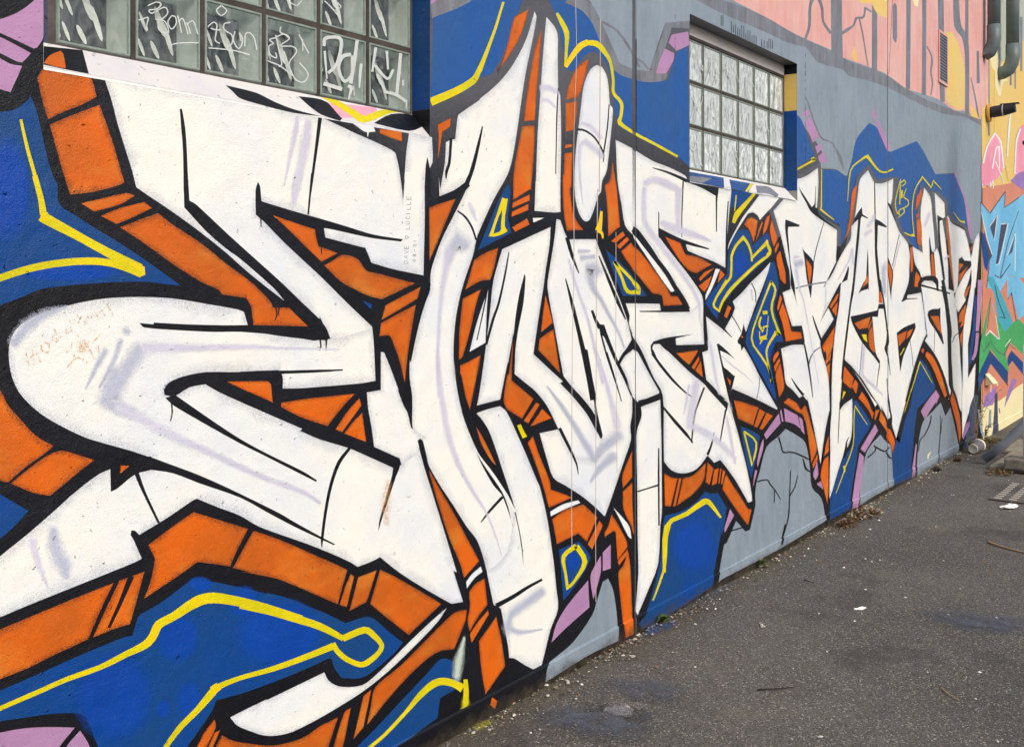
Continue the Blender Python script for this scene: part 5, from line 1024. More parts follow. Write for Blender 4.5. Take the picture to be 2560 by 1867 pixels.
tK l8 13867,2190 13891,2188 13844,2108 13868,2106 13821,2027 13845,2025 13800,1950 13823,1948 13782,1881 13805,1879 13766,1817 13789,1815 13750,1753 13773,1750
tK l8 16157,2106 16187,2106 16195,2036 16225,2036 16233,1966 16263,1966 16266,1896 16297,1895 16292,1826 16323,1825 16312,1756 16343,1754 16333,1686 16364,1684
tK l8 14616,1834 14668,1829 14593,1784 14640,1779 14571,1734 14612,1729 14550,1684 14586,1680 14533,1633 14564,1630 14517,1583 14544,1580 14502,1533 14524,1530
tK l8 14970,1618 15009,1616 14983,1547 15026,1545 14995,1476 15044,1473 15013,1399 15067,1396 15038,1313 15100,1309 15068,1220 15138,1216 15098,1127 15176,1122
fK l8 15118,1298 15176,1155s 15255,1021s 15216,911 15020,910 14963,1018 15157,1043 15098,1208s
fO l8 13141,1919 13523,1733 13410,1596 13080,1715 13110,1839s
fO l8 13588,1712 13704,1640 13621,1511 13426,1631
fO l8 13862,1532 14103,1393s 14314,1221s 14386,1201 14314,1110 14138,1248s 13795,1420s 13695,1452
fO l8 14440,1218 14642,1211 14422,1071 14404,1112
fO l8 14698,1192 14943,1043s 14982,926 15176,869 15395,671s 15255,527 15176,652s 14963,781s 14982,858s 14605,1068
fY l8 13110,1601 13204,1578 13049,1490
tK l8 13136,1977 13160,1982 13242,1928 13266,1933 13348,1879 13373,1884 13453,1833 13477,1838 13546,1792 13584,1802 13635,1756 13690,1769 13721,1713 13802,1726 13831,1650 13924,1661 13953,1574 14053,1584 14084,1492 14191,1503 14232,1408 14339,1420 14389,1320 14499,1332 14550,1231 14661,1242
fW l8 13530,1820 13795,1686s 14243,1434s 14531,1299 14440,1269 14138,1476s
tK l8 12942,1358 12972,1355 12931,1288 12963,1284 12919,1219 12954,1214 12909,1151 12945,1147 12903,1087 12933,1083 12898,1025 12923,1022 12894,963 12912,960
tK l8 13322,992 13338,987 13283,979 13309,971 13244,964 13280,954 13211,945 13260,935 13189,919 13254,909 13175,890 13254,878 13157,860 13251,844 13134,829 13237,809 13107,795 13220,773 13081,761 13203,736
aL l8 14167,3714 14039,3745 14291,3757 14143,3789 14407,3802 14223,3828 14445,3846 14274,3855 14456,3882 14317,3886
aL l8 14003,3590 13927,3623 14328,3662 14230,3704
aL l8 15621,3576 15701,3573 15490,3433 15569,3429 15376,3303 15455,3299 15316,3210 15382,3207 15268,3127 15323,3125
aL l8 13396,3395 13521,3387 13343,3319 13440,3310 13264,3238 13333,3228 13085,3128 13136,3118 12879,3010 12915,3003
aL l8 13410,3389 13507,3393 13452,3214 13529,3217
aJ l8 14721,3188 15015,3169 14714,3158 14975,3145 14716,3121 14944,3123 14740,2994 14948,2996 14773,2839 14963,2840
aL l8 13863,2096 13999,2085 13833,1994 13969,1983 13812,1897 13947,1886 13791,1812 13928,1804 13833,1726 13960,1736 14029,1645 14123,1670 14267,1568 14362,1593 14509,1483 14586,1500 14765,1391 14818,1402
tk l9 16812,4416 17176,4502 17143,4299 17572,4365
tk l9 17143,4299 17572,4365 17259,4101 17704,4142
tk l9 17259,4101 17704,4142 17406,3840 17858,3875
tk l9 17406,3840 17858,3875 17521,3586 17999,3592
tK l9 17521,3586 17999,3592 17302,3511 17761,3394
tK l9 17302,3511 17761,3394 17652,3521 17211,3484
tk l9 17652,3521 17211,3484 17633,3736 16990,3671
tk l9 17633,3736 16990,3671 17063,3643 17505,3660
tK l9 17063,3643 17505,3660 17112,3327 17554,3341
tK l9 17112,3327 17554,3341 17137,3112 17679,3044
tK l9 17137,3112 17679,3044 16896,3122 16713,2980
tK l9 16896,3122 16713,2980 16904,3162 16522,3113
tK l9 16904,3162 16522,3113 16638,3288 16242,3251
tK l9 16638,3288 16242,3251 16544,3478 16069,3565
tK l9 16544,3478 16069,3565 17173,3400 16630,3476
tk l9 17173,3400 16630,3476 17016,3771 16596,3750
tk l9 17016,3771 16596,3750 16993,4140 16573,4124
tk l9 16993,4140 16573,4124 17231,4418 16759,4498
fW l9 16992,4459 17355,4332s 17479,4121s 17630,3857s 17757,3589s 17529,3453 17429,3502s 17306,3703 17282,3651s 17331,3334s 17405,3079 16804,3051 16711,3137s 16438,3269s 16304,3522 16898,3439 16804,3760s 16781,4132s
tk l9 17465,4376 17797,4480 18028,4261 18509,4337
tk l9 18028,4261 18509,4337 18096,3991 18581,4025
tk l9 18096,3991 18581,4025 18283,3611 18776,3639
tK l9 18283,3611 18776,3639 18501,3144 19004,3163
tK l9 18501,3144 19004,3163 18644,2831 19202,2818
tK l9 18644,2831 19202,2818 18785,2826 18492,2660
tK l9 18785,2826 18492,2660 18668,2914 18172,2845
tK l9 18668,2914 18172,2845 18613,2899 18013,2866
tK l9 18613,2899 18013,2866 18333,3227 17863,3202
tK l9 18333,3227 17863,3202 18120,3554 17656,3527
tk l9 18120,3554 17656,3527 18042,3814 17580,3785
tk l9 18042,3814 17580,3785 17912,4136 17454,4103
tk l9 17912,4136 17454,4103 17872,4381 17393,4473
fW l9 17630,4428 18266,4298 18336,4008s 18527,3625s 18749,3153s 18919,2824 18638,2742 18417,2879 18309,2882 18095,3214s 17886,3540s 17808,3799s 17680,4119s
fW l9 16711,2939 16992,3001 17479,2995 17731,2937 17579,3467 17783,3537 17938,3410s 18255,2882s 18693,2197s 18778,1783s 18778,1209s 18554,983 18363,1162s 18148,1419s 17886,1622s 17630,1807s 17282,1954s 17016,2056 17184,2124 17136,2189s 16992,2509s 16827,2874s
tk l9 18280,4058 18723,4136 18580,3929 18921,4045
tk l9 18580,3929 18921,4045 19455,3863 19924,3970
tk l9 19455,3863 19924,3970 19724,3646 20276,3691
tK l9 19724,3646 20276,3691 19835,3370 20681,3340
tK l9 19835,3370 20681,3340 19809,3416 19566,3276
tK l9 19809,3416 19566,3276 19563,3510 19448,3318
tK l9 19563,3510 19448,3318 18990,3361 19551,3345
tK l9 18990,3361 19551,3345 18976,3089 19505,3085
tK l9 18976,3089 19505,3085 18888,2867 19419,2833
tK l9 18888,2867 19419,2833 18643,2786 19203,2775
tK l9 18643,2786 19203,2775 18835,2527 19355,2531
tK l9 18835,2527 19355,2531 18949,2182 19474,2174
tK l9 18949,2182 19474,2174 19063,1901 19595,1885
tK l9 19063,1901 19595,1885 19121,1622 19656,1597
tK l9 19121,1622 19656,1597 19237,1198 19780,1158
tK l9 19237,1198 19780,1158 19079,733 19886,632
tK l9 19079,733 19886,632 19584,763 19074,775
tK l9 19584,763 19074,775 19345,998 18844,1007
tK l9 19345,998 18844,1007 19064,1222 18554,1246
tK l9 19064,1222 18554,1246 19005,1634 18499,1662
tK l9 19005,1634 18499,1662 18948,2191 18445,2202
tK l9 18948,2191 18445,2202 18776,2611 18283,2605
tK l9 18776,2611 18283,2605 18705,2841 18032,2916
tK l9 18705,2841 18032,2916 19302,2800 18550,2847
tK l9 19302,2800 18550,2847 19004,3299 18500,3281
tK l9 19004,3299 18500,3281 18832,3710 18337,3679
tk l9 18832,3710 18337,3679 18626,4052 18106,4020
tk l9 18626,4052 18106,4020 18286,4012 18717,4183
fW l9 18499,4097 18749,3987s 19687,3916 19997,3669s 20251,3355 19687,3346 19505,3414 19267,3353 19238,3087s 19150,2850s 18919,2780 19092,2529s 19208,2178s 19326,1893s 19386,1609s 19505,1178s 19475,684 19326,769s 19092,1003s 18806,1234s 18749,1648s 18693,2197s 18527,2608s 18363,2879 18919,2824 18749,3290s 18582,3694s 18363,4036
fW l9 20843,3903 20911,3771s 20709,3169s 20576,2872 20510,2869 20315,2431s 20060,1858s 19965,1257 20576,1478 20510,1098s 20315,674s 20060,624s 19687,377s 19535,211 19505,610s 19505,895s 19565,1457s 19565,1882s 19687,2303s 20060,2727s 20251,3019s 20187,3383s 20315,3532s 20510,3758s
fW l9 20251,3267 19748,3133s 19150,2864s 19034,2793s 18948,2601s 19238,2449 19810,2658 19687,2773s 20060,3019s
fO l9 16827,4434 16804,4283s 16483,4054 16505,4239s 16619,4332s
fO l9 16688,4059 16642,3988 16505,3945 16505,4006
fO l9 16757,3982 16851,3762s 16804,3530 16573,3567 16528,3933
fO l9 16172,3506 16326,3511 16348,3183s 16216,3109 16194,3254s
fO l9 16505,3148 16757,3051 16619,2902 16415,2903 16438,3025s
fO l9 17405,3437 17529,3427 17680,3041 17429,3079
fO l9 18363,4063 18483,4055 18638,3696s 18749,3358s 18931,2824 18778,3017s 18527,3490s
fO l9 19297,3312 19505,3336 19626,3288 19267,3157
fO l9 19965,3264 19267,2948 19267,3101
fO l9 20445,3726 20187,3514 20155,3571
fO l9 20187,2929 19872,2729s 19748,2687 19748,2801s 19997,2901s
fO l9 19810,2586 19687,2218 19326,2174 19505,2280 19238,2261 19326,2426s
fO l9 19626,2163 19445,1817 19356,2032
fO l9 16945,1984 16992,1931s 16921,1860 16804,1903 16874,1962s
fO l9 17088,1888 17529,1800s 17886,1596s 18202,1335s 18472,1072 18255,1051 17886,1307s 17479,1597s 17040,1815
fO l9 18806,1110 19034,939s 19267,705s 19326,657s 19445,335s 19326,152 19092,515s 18693,927s 18665,973s
fK l9 17233,2516 17479,2543s 17886,2540 17990,2565 18016,2274s 18228,1947 18148,1950 17731,2166s 17331,2335s 17184,2454s
fO l9 17355,2436 17886,2429 18122,2084 17990,2143s 17630,2287s
fK l9 16172,3010 16393,2889 16804,2887 16827,2818 16304,2804s 16020,2783 15998,2735 16596,2734 16596,2721 15998,2717s 15723,2686
tK l9 18044,3009 18254,3018 18134,2876 18345,2884 18225,2742 18438,2749 18310,2608 18526,2612 18392,2463 18610,2465 18469,2316 18688,2316 18528,2199 18748,2198 18571,2149 18763,2148 18608,2106 18771,2102 18626,2064 18761,2056 18600,2025 18719,2012 18552,1983 18661,1973 18532,1932 18632,1927 18575,1809 18667,1806 18649,1655 18734,1652 18710,1513 18789,1510 18735,1404 18818,1399 18748,1307 18834,1301 18761,1210 18851,1203
fK l9 17783,4073 18228,4029 17938,3982 17990,3675s 18309,3016 18202,3016 17886,3540s
fK l9 18749,3993 19092,3988s 19687,3930s 19872,3852 19687,3902s 18977,3969s
fK l9 19267,3381 19505,3421 19687,3360 20187,3361 20251,3282 19687,3289s 19267,3311
tK l9 16648,2919 16682,2955 16830,2908 16861,2941 17015,2897 17044,2927 17220,2884 17246,2911 17460,2867 17487,2893 17723,2848 17751,2874 17975,2829 18005,2854 18197,2810 18230,2835 18406,2790 18441,2815 18620,2770 18656,2796
tK l9 16747,2915 16584,2938 16816,2951 16651,2974 16880,2984 16725,3012 16953,3005 16843,3047 17071,3017 17016,3068 17229,3023 17208,3079 17377,3023 17383,3082 17496,3022 17540,3078 17581,3016 17700,3064 17636,3003 17828,3027 17693,2962 17863,2968 17725,2898 17862,2899 17757,2832 17860,2832
tK l9 17615,2210 17645,2208 17564,1850 17594,1848
tK l9 19251,2098 19284,2086 19149,2086 19182,2073 19045,2073 19083,2061 18952,2053 19001,2043 18886,2022 18936,2015 18835,1985 18882,1979 18784,1949 18827,1943
tK l9 16777,1962 16831,1994 16932,1935 16993,1970 17081,1908 17166,1945 17218,1874 17345,1907 17362,1829 17509,1853 17507,1773 17664,1790 17650,1704 17813,1716 17804,1612 17976,1620 17962,1503 18139,1508 18110,1388 18293,1389 18241,1267 18429,1265 18363,1140 18554,1136 18486,1010 18679,1005
tK l9 20156,2089 20346,2075 20088,2018 20320,2001 20021,1948 20295,1928 19966,1865 20283,1845 19971,1715 20225,1699 19984,1535 20174,1523 19997,1356 20123,1346
tP l9 20776,3020 21185,3016 20742,2812 21127,2805 20709,2605 21070,2595 20676,2425 21012,2412 20645,2297 20957,2282 20611,2184 20900,2169 20577,2072 20842,2057
tB l9 20478,2723 20675,2719 20430,2519 20640,2513 20383,2317 20605,2308 20328,2140 20563,2127 20264,2008 20505,1991 20191,1893 20438,1874 20124,1786 20379,1766 20087,1685 20320,1666 20058,1592 20269,1575 20029,1500 20218,1484
tP l9 20610,2041 20876,2025 20558,1917 20824,1900 20507,1795 20771,1775 20447,1697 20707,1672 20391,1650 20617,1618 20311,1609 20508,1577 20228,1567 20403,1538
aL l9 17167,4064 17397,4055 16950,3875 17130,3866
aL l9 18366,3351 18252,3377 18585,3409 18469,3435
tY yl 2354,3673 2366,3677 2363,3631 2376,3635 2373,3588 2387,3593 2384,3541 2399,3547 2400,3487 2416,3493 2418,3428 2434,3434 2436,3368 2453,3374
tY yl 2411,3435 2434,3443 2420,3402 2444,3410 2429,3369 2454,3377 2437,3339 2463,3346 2441,3315 2469,3321 2443,3293 2473,3299 2446,3271 2477,3277
tY yl 2438,3250 2480,3286 2442,3246 2482,3281 2449,3241 2484,3279 2459,3236 2483,3278 2504,3216 2526,3256 2566,3190 2587,3226 2625,3164 2644,3198 2670,3142 2690,3176 2711,3122 2732,3157 2757,3100 2778,3136 2811,3074 2833,3113 2869,3046 2894,3088 2929,3017 2956,3063
tA yl 2444,3253 2455,3281 2450,3252 2460,3279 2454,3252 2465,3277 2458,3251 2471,3274 2464,3249 2477,3269 2471,3247 2483,3264 2478,3244 2488,3259
tA yl 2869,3041 2887,3075 2891,3029 2911,3069 2912,3017 2935,3063 2932,3006 2952,3061 2950,3007 2953,3058 2962,3011 2957,3055 2970,3015 2966,3053
tY yl 2130,2937 2122,2963 2179,2952 2170,2979 2228,2968 2219,2995 2275,2983 2266,3011 2316,2997 2306,3025 2353,3009 2344,3038 2391,3020 2382,3049 2430,3029 2423,3059 2470,3037 2464,3068 2510,3044 2505,3075 2552,3049 2548,3081 2594,3054 2591,3086 2636,3057 2634,3089 2676,3058 2676,3091 2715,3058 2717,3091 2752,3055 2756,3088 2786,3050 2794,3084 2819,3043 2830,3078 2850,3034 2864,3069 2881,3024 2897,3057 2911,3013 2927,3043 2942,3001 2958,3029
tY yl 2130,1159 2123,1176 2177,1165 2170,1183 2226,1171 2218,1190 2274,1176 2266,1196 2322,1181 2314,1201 2371,1185 2363,1206 2421,1189 2412,1211 2471,1194 2462,1216 2523,1200 2514,1222 2575,1204 2566,1227 2629,1205 2621,1229 2685,1205 2677,1230 2739,1207 2729,1232 2789,1212 2777,1239 2836,1219 2822,1248 2878,1226 2864,1256 2917,1229 2902,1262 2953,1232 2934,1268 2984,1237 2959,1275 3006,1247 2974,1283 3022,1259 2985,1293 3036,1273 2995,1304 3046,1289 3002,1317 3053,1303 3011,1334 3062,1312 3028,1351 3079,1318 3056,1359 3107,1322 3085,1364 3140,1328 3116,1369 3184,1339 3155,1383 3232,1352 3201,1401 3275,1359 3246,1414 3306,1362 3285,1418 3332,1361 3323,1416 3366,1354 3367,1408 3413,1340 3421,1390 3470,1319 3481,1366 3529,1296 3542,1341 3585,1273 3599,1316 3641,1248 3657,1290 3705,1218 3722,1259 3783,1182 3799,1220 3869,1140 3885,1177 3957,1098 3973,1132
tA yl 3250,1360 3224,1400 3261,1361 3234,1404 3272,1363 3244,1408 3284,1365 3254,1412 3292,1371 3267,1411 3301,1377 3279,1411 3309,1383 3292,1410
tA yl 2973,1241 2955,1263 2989,1247 2970,1271 3005,1255 2983,1279 3022,1266 2994,1289 3034,1284 3004,1304 3044,1305 3013,1323 3053,1325 3022,1342
tY yl 3529,1286 3542,1330 3587,1261 3600,1305 3646,1236 3660,1279 3706,1210 3721,1252 3767,1182 3784,1222 3829,1152 3847,1190 3893,1120 3910,1158 3959,1088 3976,1125 4026,1056 4044,1091 4090,1022 4111,1054 4151,986 4174,1014 4211,948 4234,972 4273,908 4294,930
tY yl 4289,900 4267,941 4351,903 4328,944 4412,905 4392,947 4457,902 4450,944 4474,896 4496,926 4493,882 4527,901 4516,861 4551,878 4543,838 4578,852 4569,813 4605,822 4583,795 4624,793 4583,785 4626,769 4577,776 4614,751 4564,766 4596,739 4538,756 4569,725 4504,747 4534,713 4474,742 4502,705 4455,739 4477,702 4440,739 4450,704 4423,743 4417,713 4393,757 4378,732 4355,779 4337,757 4322,802 4299,782 4295,823 4268,806 4271,845 4242,831 4252,865 4219,855 4239,882 4203,877 4228,900 4191,896 4217,918 4180,914
tY yl 4194,920 4214,879 4127,918 4146,879 4061,917 4079,879 3991,916 4008,880 3914,916 3929,882 3833,917 3846,884 3754,919 3765,888 3675,924 3684,896 3598,931 3606,904 3531,936 3540,910 3479,938 3491,911 3435,939 3449,909 3399,938 3416,906 3376,935 3401,901 3358,930 3389,894 3340,923 3376,884 3314,904 3349,869 3285,882 3317,850 3255,861 3282,831 3222,844 3247,814 3187,827 3212,798 3154,809 3179,781 3124,785 3149,761 3096,761 3120,739 3072,737 3093,717 3050,715 3071,697 3032,695 3052,677 3013,674 3032,657
tA yl 3372,893 3344,935 3414,903 3385,945
tY yl 4408,168 4388,189 4436,178 4416,199 4464,188 4445,209 4497,197 4478,219 4538,206 4520,228 4585,215 4566,237 4637,228 4616,249 4700,248 4677,271 4769,274 4745,297 4832,299 4806,323 4886,319 4854,348 4933,339 4895,372 4978,354 4937,394 5024,366 4981,410 5067,375 5025,423 5106,378 5069,431 5136,378 5111,430 5163,374 5153,424 5192,365 5197,411 5228,350 5245,392 5268,330 5292,368 5303,310 5333,345 5324,295 5365,327 5343,280 5391,310 5363,263 5414,295
tY yl 5396,338 5438,326 5396,311 5444,298 5397,285 5449,270 5396,259 5453,241 5395,233 5452,214 5393,207 5450,187 5391,181 5449,161
aY yl 5384,201 5456,176 5374,160 5460,129 5365,120 5464,84 5359,85 5466,46 5353,53 5467,11
aH bg 5389,618 5417,606 5341,556 5403,529 5298,498 5395,458 5289,443 5379,409 5284,394 5367,363
tY yl 5076,4107 5045,4151 5159,4142 5129,4185 5244,4178 5213,4219 5324,4214 5291,4252 5397,4249 5360,4285 5464,4284 5422,4317 5519,4317 5469,4345 5550,4346 5493,4362 5568,4373 5512,4381 5583,4401 5532,4407 5608,4445 5562,4449 5636,4496 5596,4499 5666,4553 5631,4555 5700,4616 5668,4617 5736,4683 5706,4684 5773,4751 5745,4752
tY yl 5830,4939 5857,4940 5796,4864 5822,4864 5761,4789 5789,4789 5721,4707 5749,4707 5671,4611 5700,4611 5616,4509 5646,4508 5561,4408 5593,4406
tY yl 6506,4996 6539,5013 6523,4978 6564,4998 6540,4959 6589,4983 6558,4938 6615,4966 6583,4916 6643,4945 6608,4893 6673,4920 6624,4868 6695,4889 6633,4837 6695,4849 6634,4799 6686,4807 6633,4758 6676,4765 6630,4715 6672,4721 6626,4669 6668,4675 6622,4624 6664,4630
tA yl 6664,4614 6622,4621 6697,4646 6648,4653 6729,4676 6674,4685 6764,4708 6703,4719 6802,4742 6739,4755 6843,4776 6779,4793 6881,4803 6822,4828 6912,4821 6870,4854 6948,4835 6914,4872 6988,4852 6955,4888
tY yl 6918,4837 6921,4874 6978,4845 6980,4886 7034,4853 7045,4899 7075,4853 7114,4905 7113,4849 7170,4893 7153,4836 7214,4874 7192,4820 7250,4853 7229,4804 7283,4832 7262,4786 7313,4807 7290,4761 7336,4775 7311,4718 7357,4730 7327,4666 7372,4676 7337,4620 7382,4628 7335,4586 7381,4591 7328,4553 7376,4561 7337,4520 7383,4537 7379,4494 7419,4517 7432,4474 7475,4498 7465,4452 7521,4470 7473,4423 7529,4431 7466,4386 7519,4390 7459,4353 7508,4355 7443,4332 7496,4330 7423,4308 7488,4313 7436,4279 7493,4309 7506,4260 7543,4289 7602,4242 7631,4269 7707,4225 7731,4249 7814,4208 7837,4232 7932,4192 7955,4216 8059,4174 8083,4198 8199,4154 8223,4177 8350,4131 8373,4153 8505,4108 8527,4128
tY yl 5824,3564 5897,3566 5824,3522 5885,3523 5825,3479 5874,3480 5826,3442 5863,3443 5820,3414 5861,3414 5815,3388 5859,3389 5813,3365 5860,3370 5816,3347 5868,3360 5823,3333 5880,3351 5828,3321 5893,3341
tY yl 5831,3570 5889,3559 5807,3528 5855,3519 5783,3486 5821,3478 5760,3441 5789,3436 5733,3395 5763,3390 5707,3347 5738,3342 5673,3293 5722,3301 5739,3294 5731,3314 5779,3301 5767,3322 5814,3309 5796,3330 5844,3317 5810,3341 5867,3326 5820,3352 5888,3334 5833,3365
tA yl 7157,3549 7190,3549 7146,3517 7189,3517 7135,3486 7187,3485 7123,3458 7184,3455 7107,3436 7180,3430 7090,3416 7176,3408 7073,3396 7172,3386
tA yl 7101,3379 7123,3402 7125,3374 7146,3396 7147,3370 7172,3390 7160,3365 7196,3379 7170,3357 7204,3362 7177,3343 7205,3346 7184,3328 7205,3330
tY yl 7351,3143 7400,3156 7393,3100 7439,3111 7435,3056 7478,3067 7475,3015 7516,3023 7503,2971 7550,2979 7530,2926 7582,2938 7574,2889 7617,2914 7649,2875 7657,2907 7723,2876 7719,2910 7815,2872 7765,2917 7820,2912 7751,2907 7814,2929 7746,2920 7797,2949 7737,2932 7762,2970 7713,2951 7719,2993 7677,2974 7670,3017 7634,3000 7588,3059 7553,3042 7488,3109 7456,3092 7391,3157 7359,3142
tY yl 6007,1957 6052,1963 6017,1941 6063,1948 6028,1926 6073,1932 6040,1909 6085,1917 6052,1892 6099,1900 6064,1874 6115,1882 6077,1856 6131,1865
tY yl 6762,933 6826,943 6815,882 6877,892 6865,834 6932,836 6884,796 6958,778 6862,756 6918,730 6808,717 6852,692 6757,685 6792,664 6724,670 6756,647 6690,659 6720,636 6689,646 6652,628 6681,673 6641,679 6671,712 6632,718 6660,753 6624,758 6646,802 6604,807 6633,850 6583,859 6641,883 6587,906 6679,899 6637,932 6744,909 6707,945 6814,919 6774,958
tY yl 8325,818 8384,799 8302,785 8361,765 8278,751 8338,733 8260,709 8321,694 8254,637 8311,624 8252,552 8306,539 8240,476 8290,462 8211,419 8256,403 8172,371 8213,354 8133,325 8171,310 8098,284 8132,270 8062,247 8093,234 8027,210 8054,199
tY yl 8283,395 8222,409 8285,540 8219,554 8287,684 8216,700 8327,784 8254,812 8422,817 8372,857 8568,818 8533,861 8723,820 8677,865 8865,837 8804,885 8997,853 8931,907 9097,860 9038,921 9107,860 9111,914 9122,858 9175,893 9146,848 9224,867 9225,801 9294,813 9323,735 9378,742 9423,666 9462,672
tY yl 9982,1444 10012,1458 10103,1396 10132,1409 10223,1349 10259,1358 10294,1296 10341,1295 10291,1229 10338,1220 10241,1151 10286,1140 10230,1077 10195,1058 10165,1190 10122,1191 10095,1312 10054,1313 10027,1433 9987,1433
tY yl 9354,2824 9315,2836 9425,2866 9384,2878 9496,2909 9454,2922 9560,2947 9517,2960 9611,2974 9569,2988 9661,2998 9613,3011 9700,3030 9644,3037 9714,3073 9659,3075 9716,3120 9663,3120 9716,3162 9666,3161 9717,3194 9665,3193 9718,3221 9663,3221 9729,3247 9672,3252 9755,3278 9698,3286 9791,3311 9735,3322 9835,3342 9780,3356 9888,3370 9835,3387 9951,3397 9896,3417 9991,3411 9982,3460 9998,3404 10059,3423 10042,3383 10100,3400 10081,3360 10137,3372 10114,3330 10170,3339 10144,3296 10198,3304 10165,3266 10218,3271 10174,3240 10227,3243 10176,3217 10227,3218 10177,3193 10227,3194
tY yl 10231,3223 10186,3240 10361,3276 10311,3295 10495,3331 10438,3351 10614,3373 10584,3422 10608,3353 10685,3370 10651,3321 10736,3331 10650,3294 10727,3282 10575,3260 10627,3238 10441,3221 10487,3197 10293,3173 10343,3151 10088,3096 10142,3073 9861,3008 9918,2985 9679,2933 9742,2909 9584,2883 9644,2863 9512,2835 9567,2820 9457,2793 9507,2781 9421,2759 9471,2750 9398,2728 9446,2721 9389,2710 9408,2680 9358,2724 9327,2709 9307,2744 9265,2734 9295,2764 9247,2770 9361,2826 9317,2837 9480,2909 9434,2921 9601,2994 9552,3006
tA yl 10588,3431 10632,3433 10573,3387 10661,3391
tA yl 10638,3302 10694,3289 10594,3276 10649,3263
tY yl 10248,3913 10303,3899 10158,3870 10222,3852 10069,3826 10143,3806 9986,3786 10069,3762 9908,3749 9998,3722 9834,3713 9934,3685 9769,3677 9886,3653 9736,3640 9844,3626 9719,3607 9810,3598 9703,3576 9776,3568
tY yl 9794,3857 9821,3858 9755,3694 9782,3694
tY yl 10706,2997 10760,2989 10602,2894 10651,2886 10499,2792 10544,2785 10404,2692 10445,2685 10303,2589 10343,2582 10210,2486 10251,2481 10170,2395 10213,2393 10221,2317 10263,2323 10326,2250 10368,2260 10423,2191 10469,2201 10496,2142 10543,2151 10562,2099 10612,2107 10617,2054 10671,2058 10658,2000 10711,2002 10689,1943 10740,1943 10781,1884 10708,1885 10723,1976 10676,1976 10677,2067 10631,2067 10643,2143 10600,2143 10626,2189 10578,2190 10618,2228 10565,2232 10638,2268 10583,2277 10703,2316 10648,2330 10801,2370 10743,2386 10908,2417 10832,2450 10881,2412 10927,2430 10918,2399 10961,2416 11018,2397 10930,2392 10908,2497 10851,2491 10816,2595 10757,2590 10765,2682 10701,2681 10785,2756 10724,2762 10844,2826 10785,2833 10877,2888 10816,2889 10848,2933 10792,2924 10790,2967 10740,2955 10735,2999 10686,2987
tY yl 10485,2672 10617,2673 10494,2633 10626,2635
tY yl 10419,2616 10473,2607 10396,2587 10449,2579 10371,2558 10426,2552 10364,2528 10421,2529 10390,2499 10442,2509 10433,2474 10483,2487 10482,2440 10519,2474 10529,2471 10471,2473 10524,2485 10473,2490 10528,2492 10495,2506 10553,2495 10540,2513 10599,2497 10591,2515 10648,2498 10640,2517
tY yl 10632,2615 10655,2614 10586,2403 10612,2401
tY yl 10390,2461 10416,2460 10388,2394 10418,2392
tY yl 10410,2368 10396,2401 10610,2363 10588,2415
tY yl 10438,2371 10497,2358 10402,2323 10426,2318
tY yl 11470,4244 11443,4259 11556,4270 11528,4285 11643,4295 11615,4311 11737,4323 11710,4338 11846,4353 11817,4370 11964,4386 11933,4404 12097,4416 12039,4441 12087,4446 12028,4416 12083,4451 12011,4414 12136,4440 11937,4430 12089,4426 12009,4453 12101,4432 12024,4458 12112,4437 12039,4462
tY yl 12282,4334 12321,4337 12280,4167 12319,4170 12278,4000 12317,4003 12274,3881 12313,3883 12260,3872 12305,3868 12238,3860 12298,3860 12249,3842 12299,3862 12374,3815 12411,3833 12553,3780 12583,3795 12735,3744 12760,3756
tY yl 13279,4011 13254,4010 13315,4157 13282,4155 13351,4302 13309,4301 13419,4420 13369,4421 13533,4487 13488,4496 13694,4542 13654,4555 13843,4588 13800,4603 13936,4615 13886,4634 14025,4635 13971,4660 14038,4644 14134,4698 14198,4605 14291,4636 14367,4556 14446,4583 14523,4520 14584,4544 14634,4505 14677,4530 14752,4501 14772,4526 14883,4508 14876,4531 15026,4531 14999,4551 15174,4564 15140,4582 15322,4597 15287,4615
tY yl 16420,3673 16366,3669 16371,3803 16321,3800 16323,3933 16275,3930 16304,4056 16260,4054 16327,4172 16280,4170 16381,4281 16331,4281 16464,4381 16412,4382 16589,4464 16533,4468 16747,4539 16685,4545 16880,4602 16868,4635 17016,4567 17080,4585 17193,4524 17256,4542 17386,4473 17423,4505 17484,4531 17408,4530 17526,4572 17449,4572 17520,4598 17539,4630 17672,4572 17723,4587 17848,4539 17889,4551 18027,4505 18058,4514
tY yl 15840,3705 15859,3717 15947,3692 15972,3707 16058,3679 16085,3697 16162,3670 16181,3692 16254,3667 16247,3698 16335,3670 16308,3708 16410,3672 16376,3719
tY yl 18848,4181 18876,4187 18996,4132 19040,4142 19146,4083 19206,4097 19294,4045 19358,4065 19430,4030 19473,4059 19570,4027 19598,4063 19701,4024 19735,4067
tY yl 15662,4491 15702,4491 15560,4377 15602,4377 15458,4263 15503,4263 15392,4168 15440,4169 15379,4105 15428,4108 15397,4050 15445,4054 15433,4005 15479,4013 15490,3978 15530,3989 15568,3961 15602,3973 15673,3941 15649,3959 15642,3976 15600,3968 15603,3997 15560,3992 15599,4015 15558,4017 15651,4032 15622,4041 15745,4051 15719,4062 15817,4064 15839,4090 15820,4051 15875,4058 15840,4031 15895,4034 15826,4009 15872,4005 15753,3982 15785,3974 15639,3950 15666,3942 15525,3918 15550,3911
tY yl 15636,4418 15686,4421 15591,4110 15648,4113
tY yl 15679,4426 15643,4436 15748,4447 15713,4457 15817,4469 15783,4478 15870,4484 15870,4505 15879,4476 15924,4486 15907,4464 15957,4472 15909,4453 15960,4451 15872,4437 15907,4429 15801,4416 15832,4407 15729,4395 15760,4386
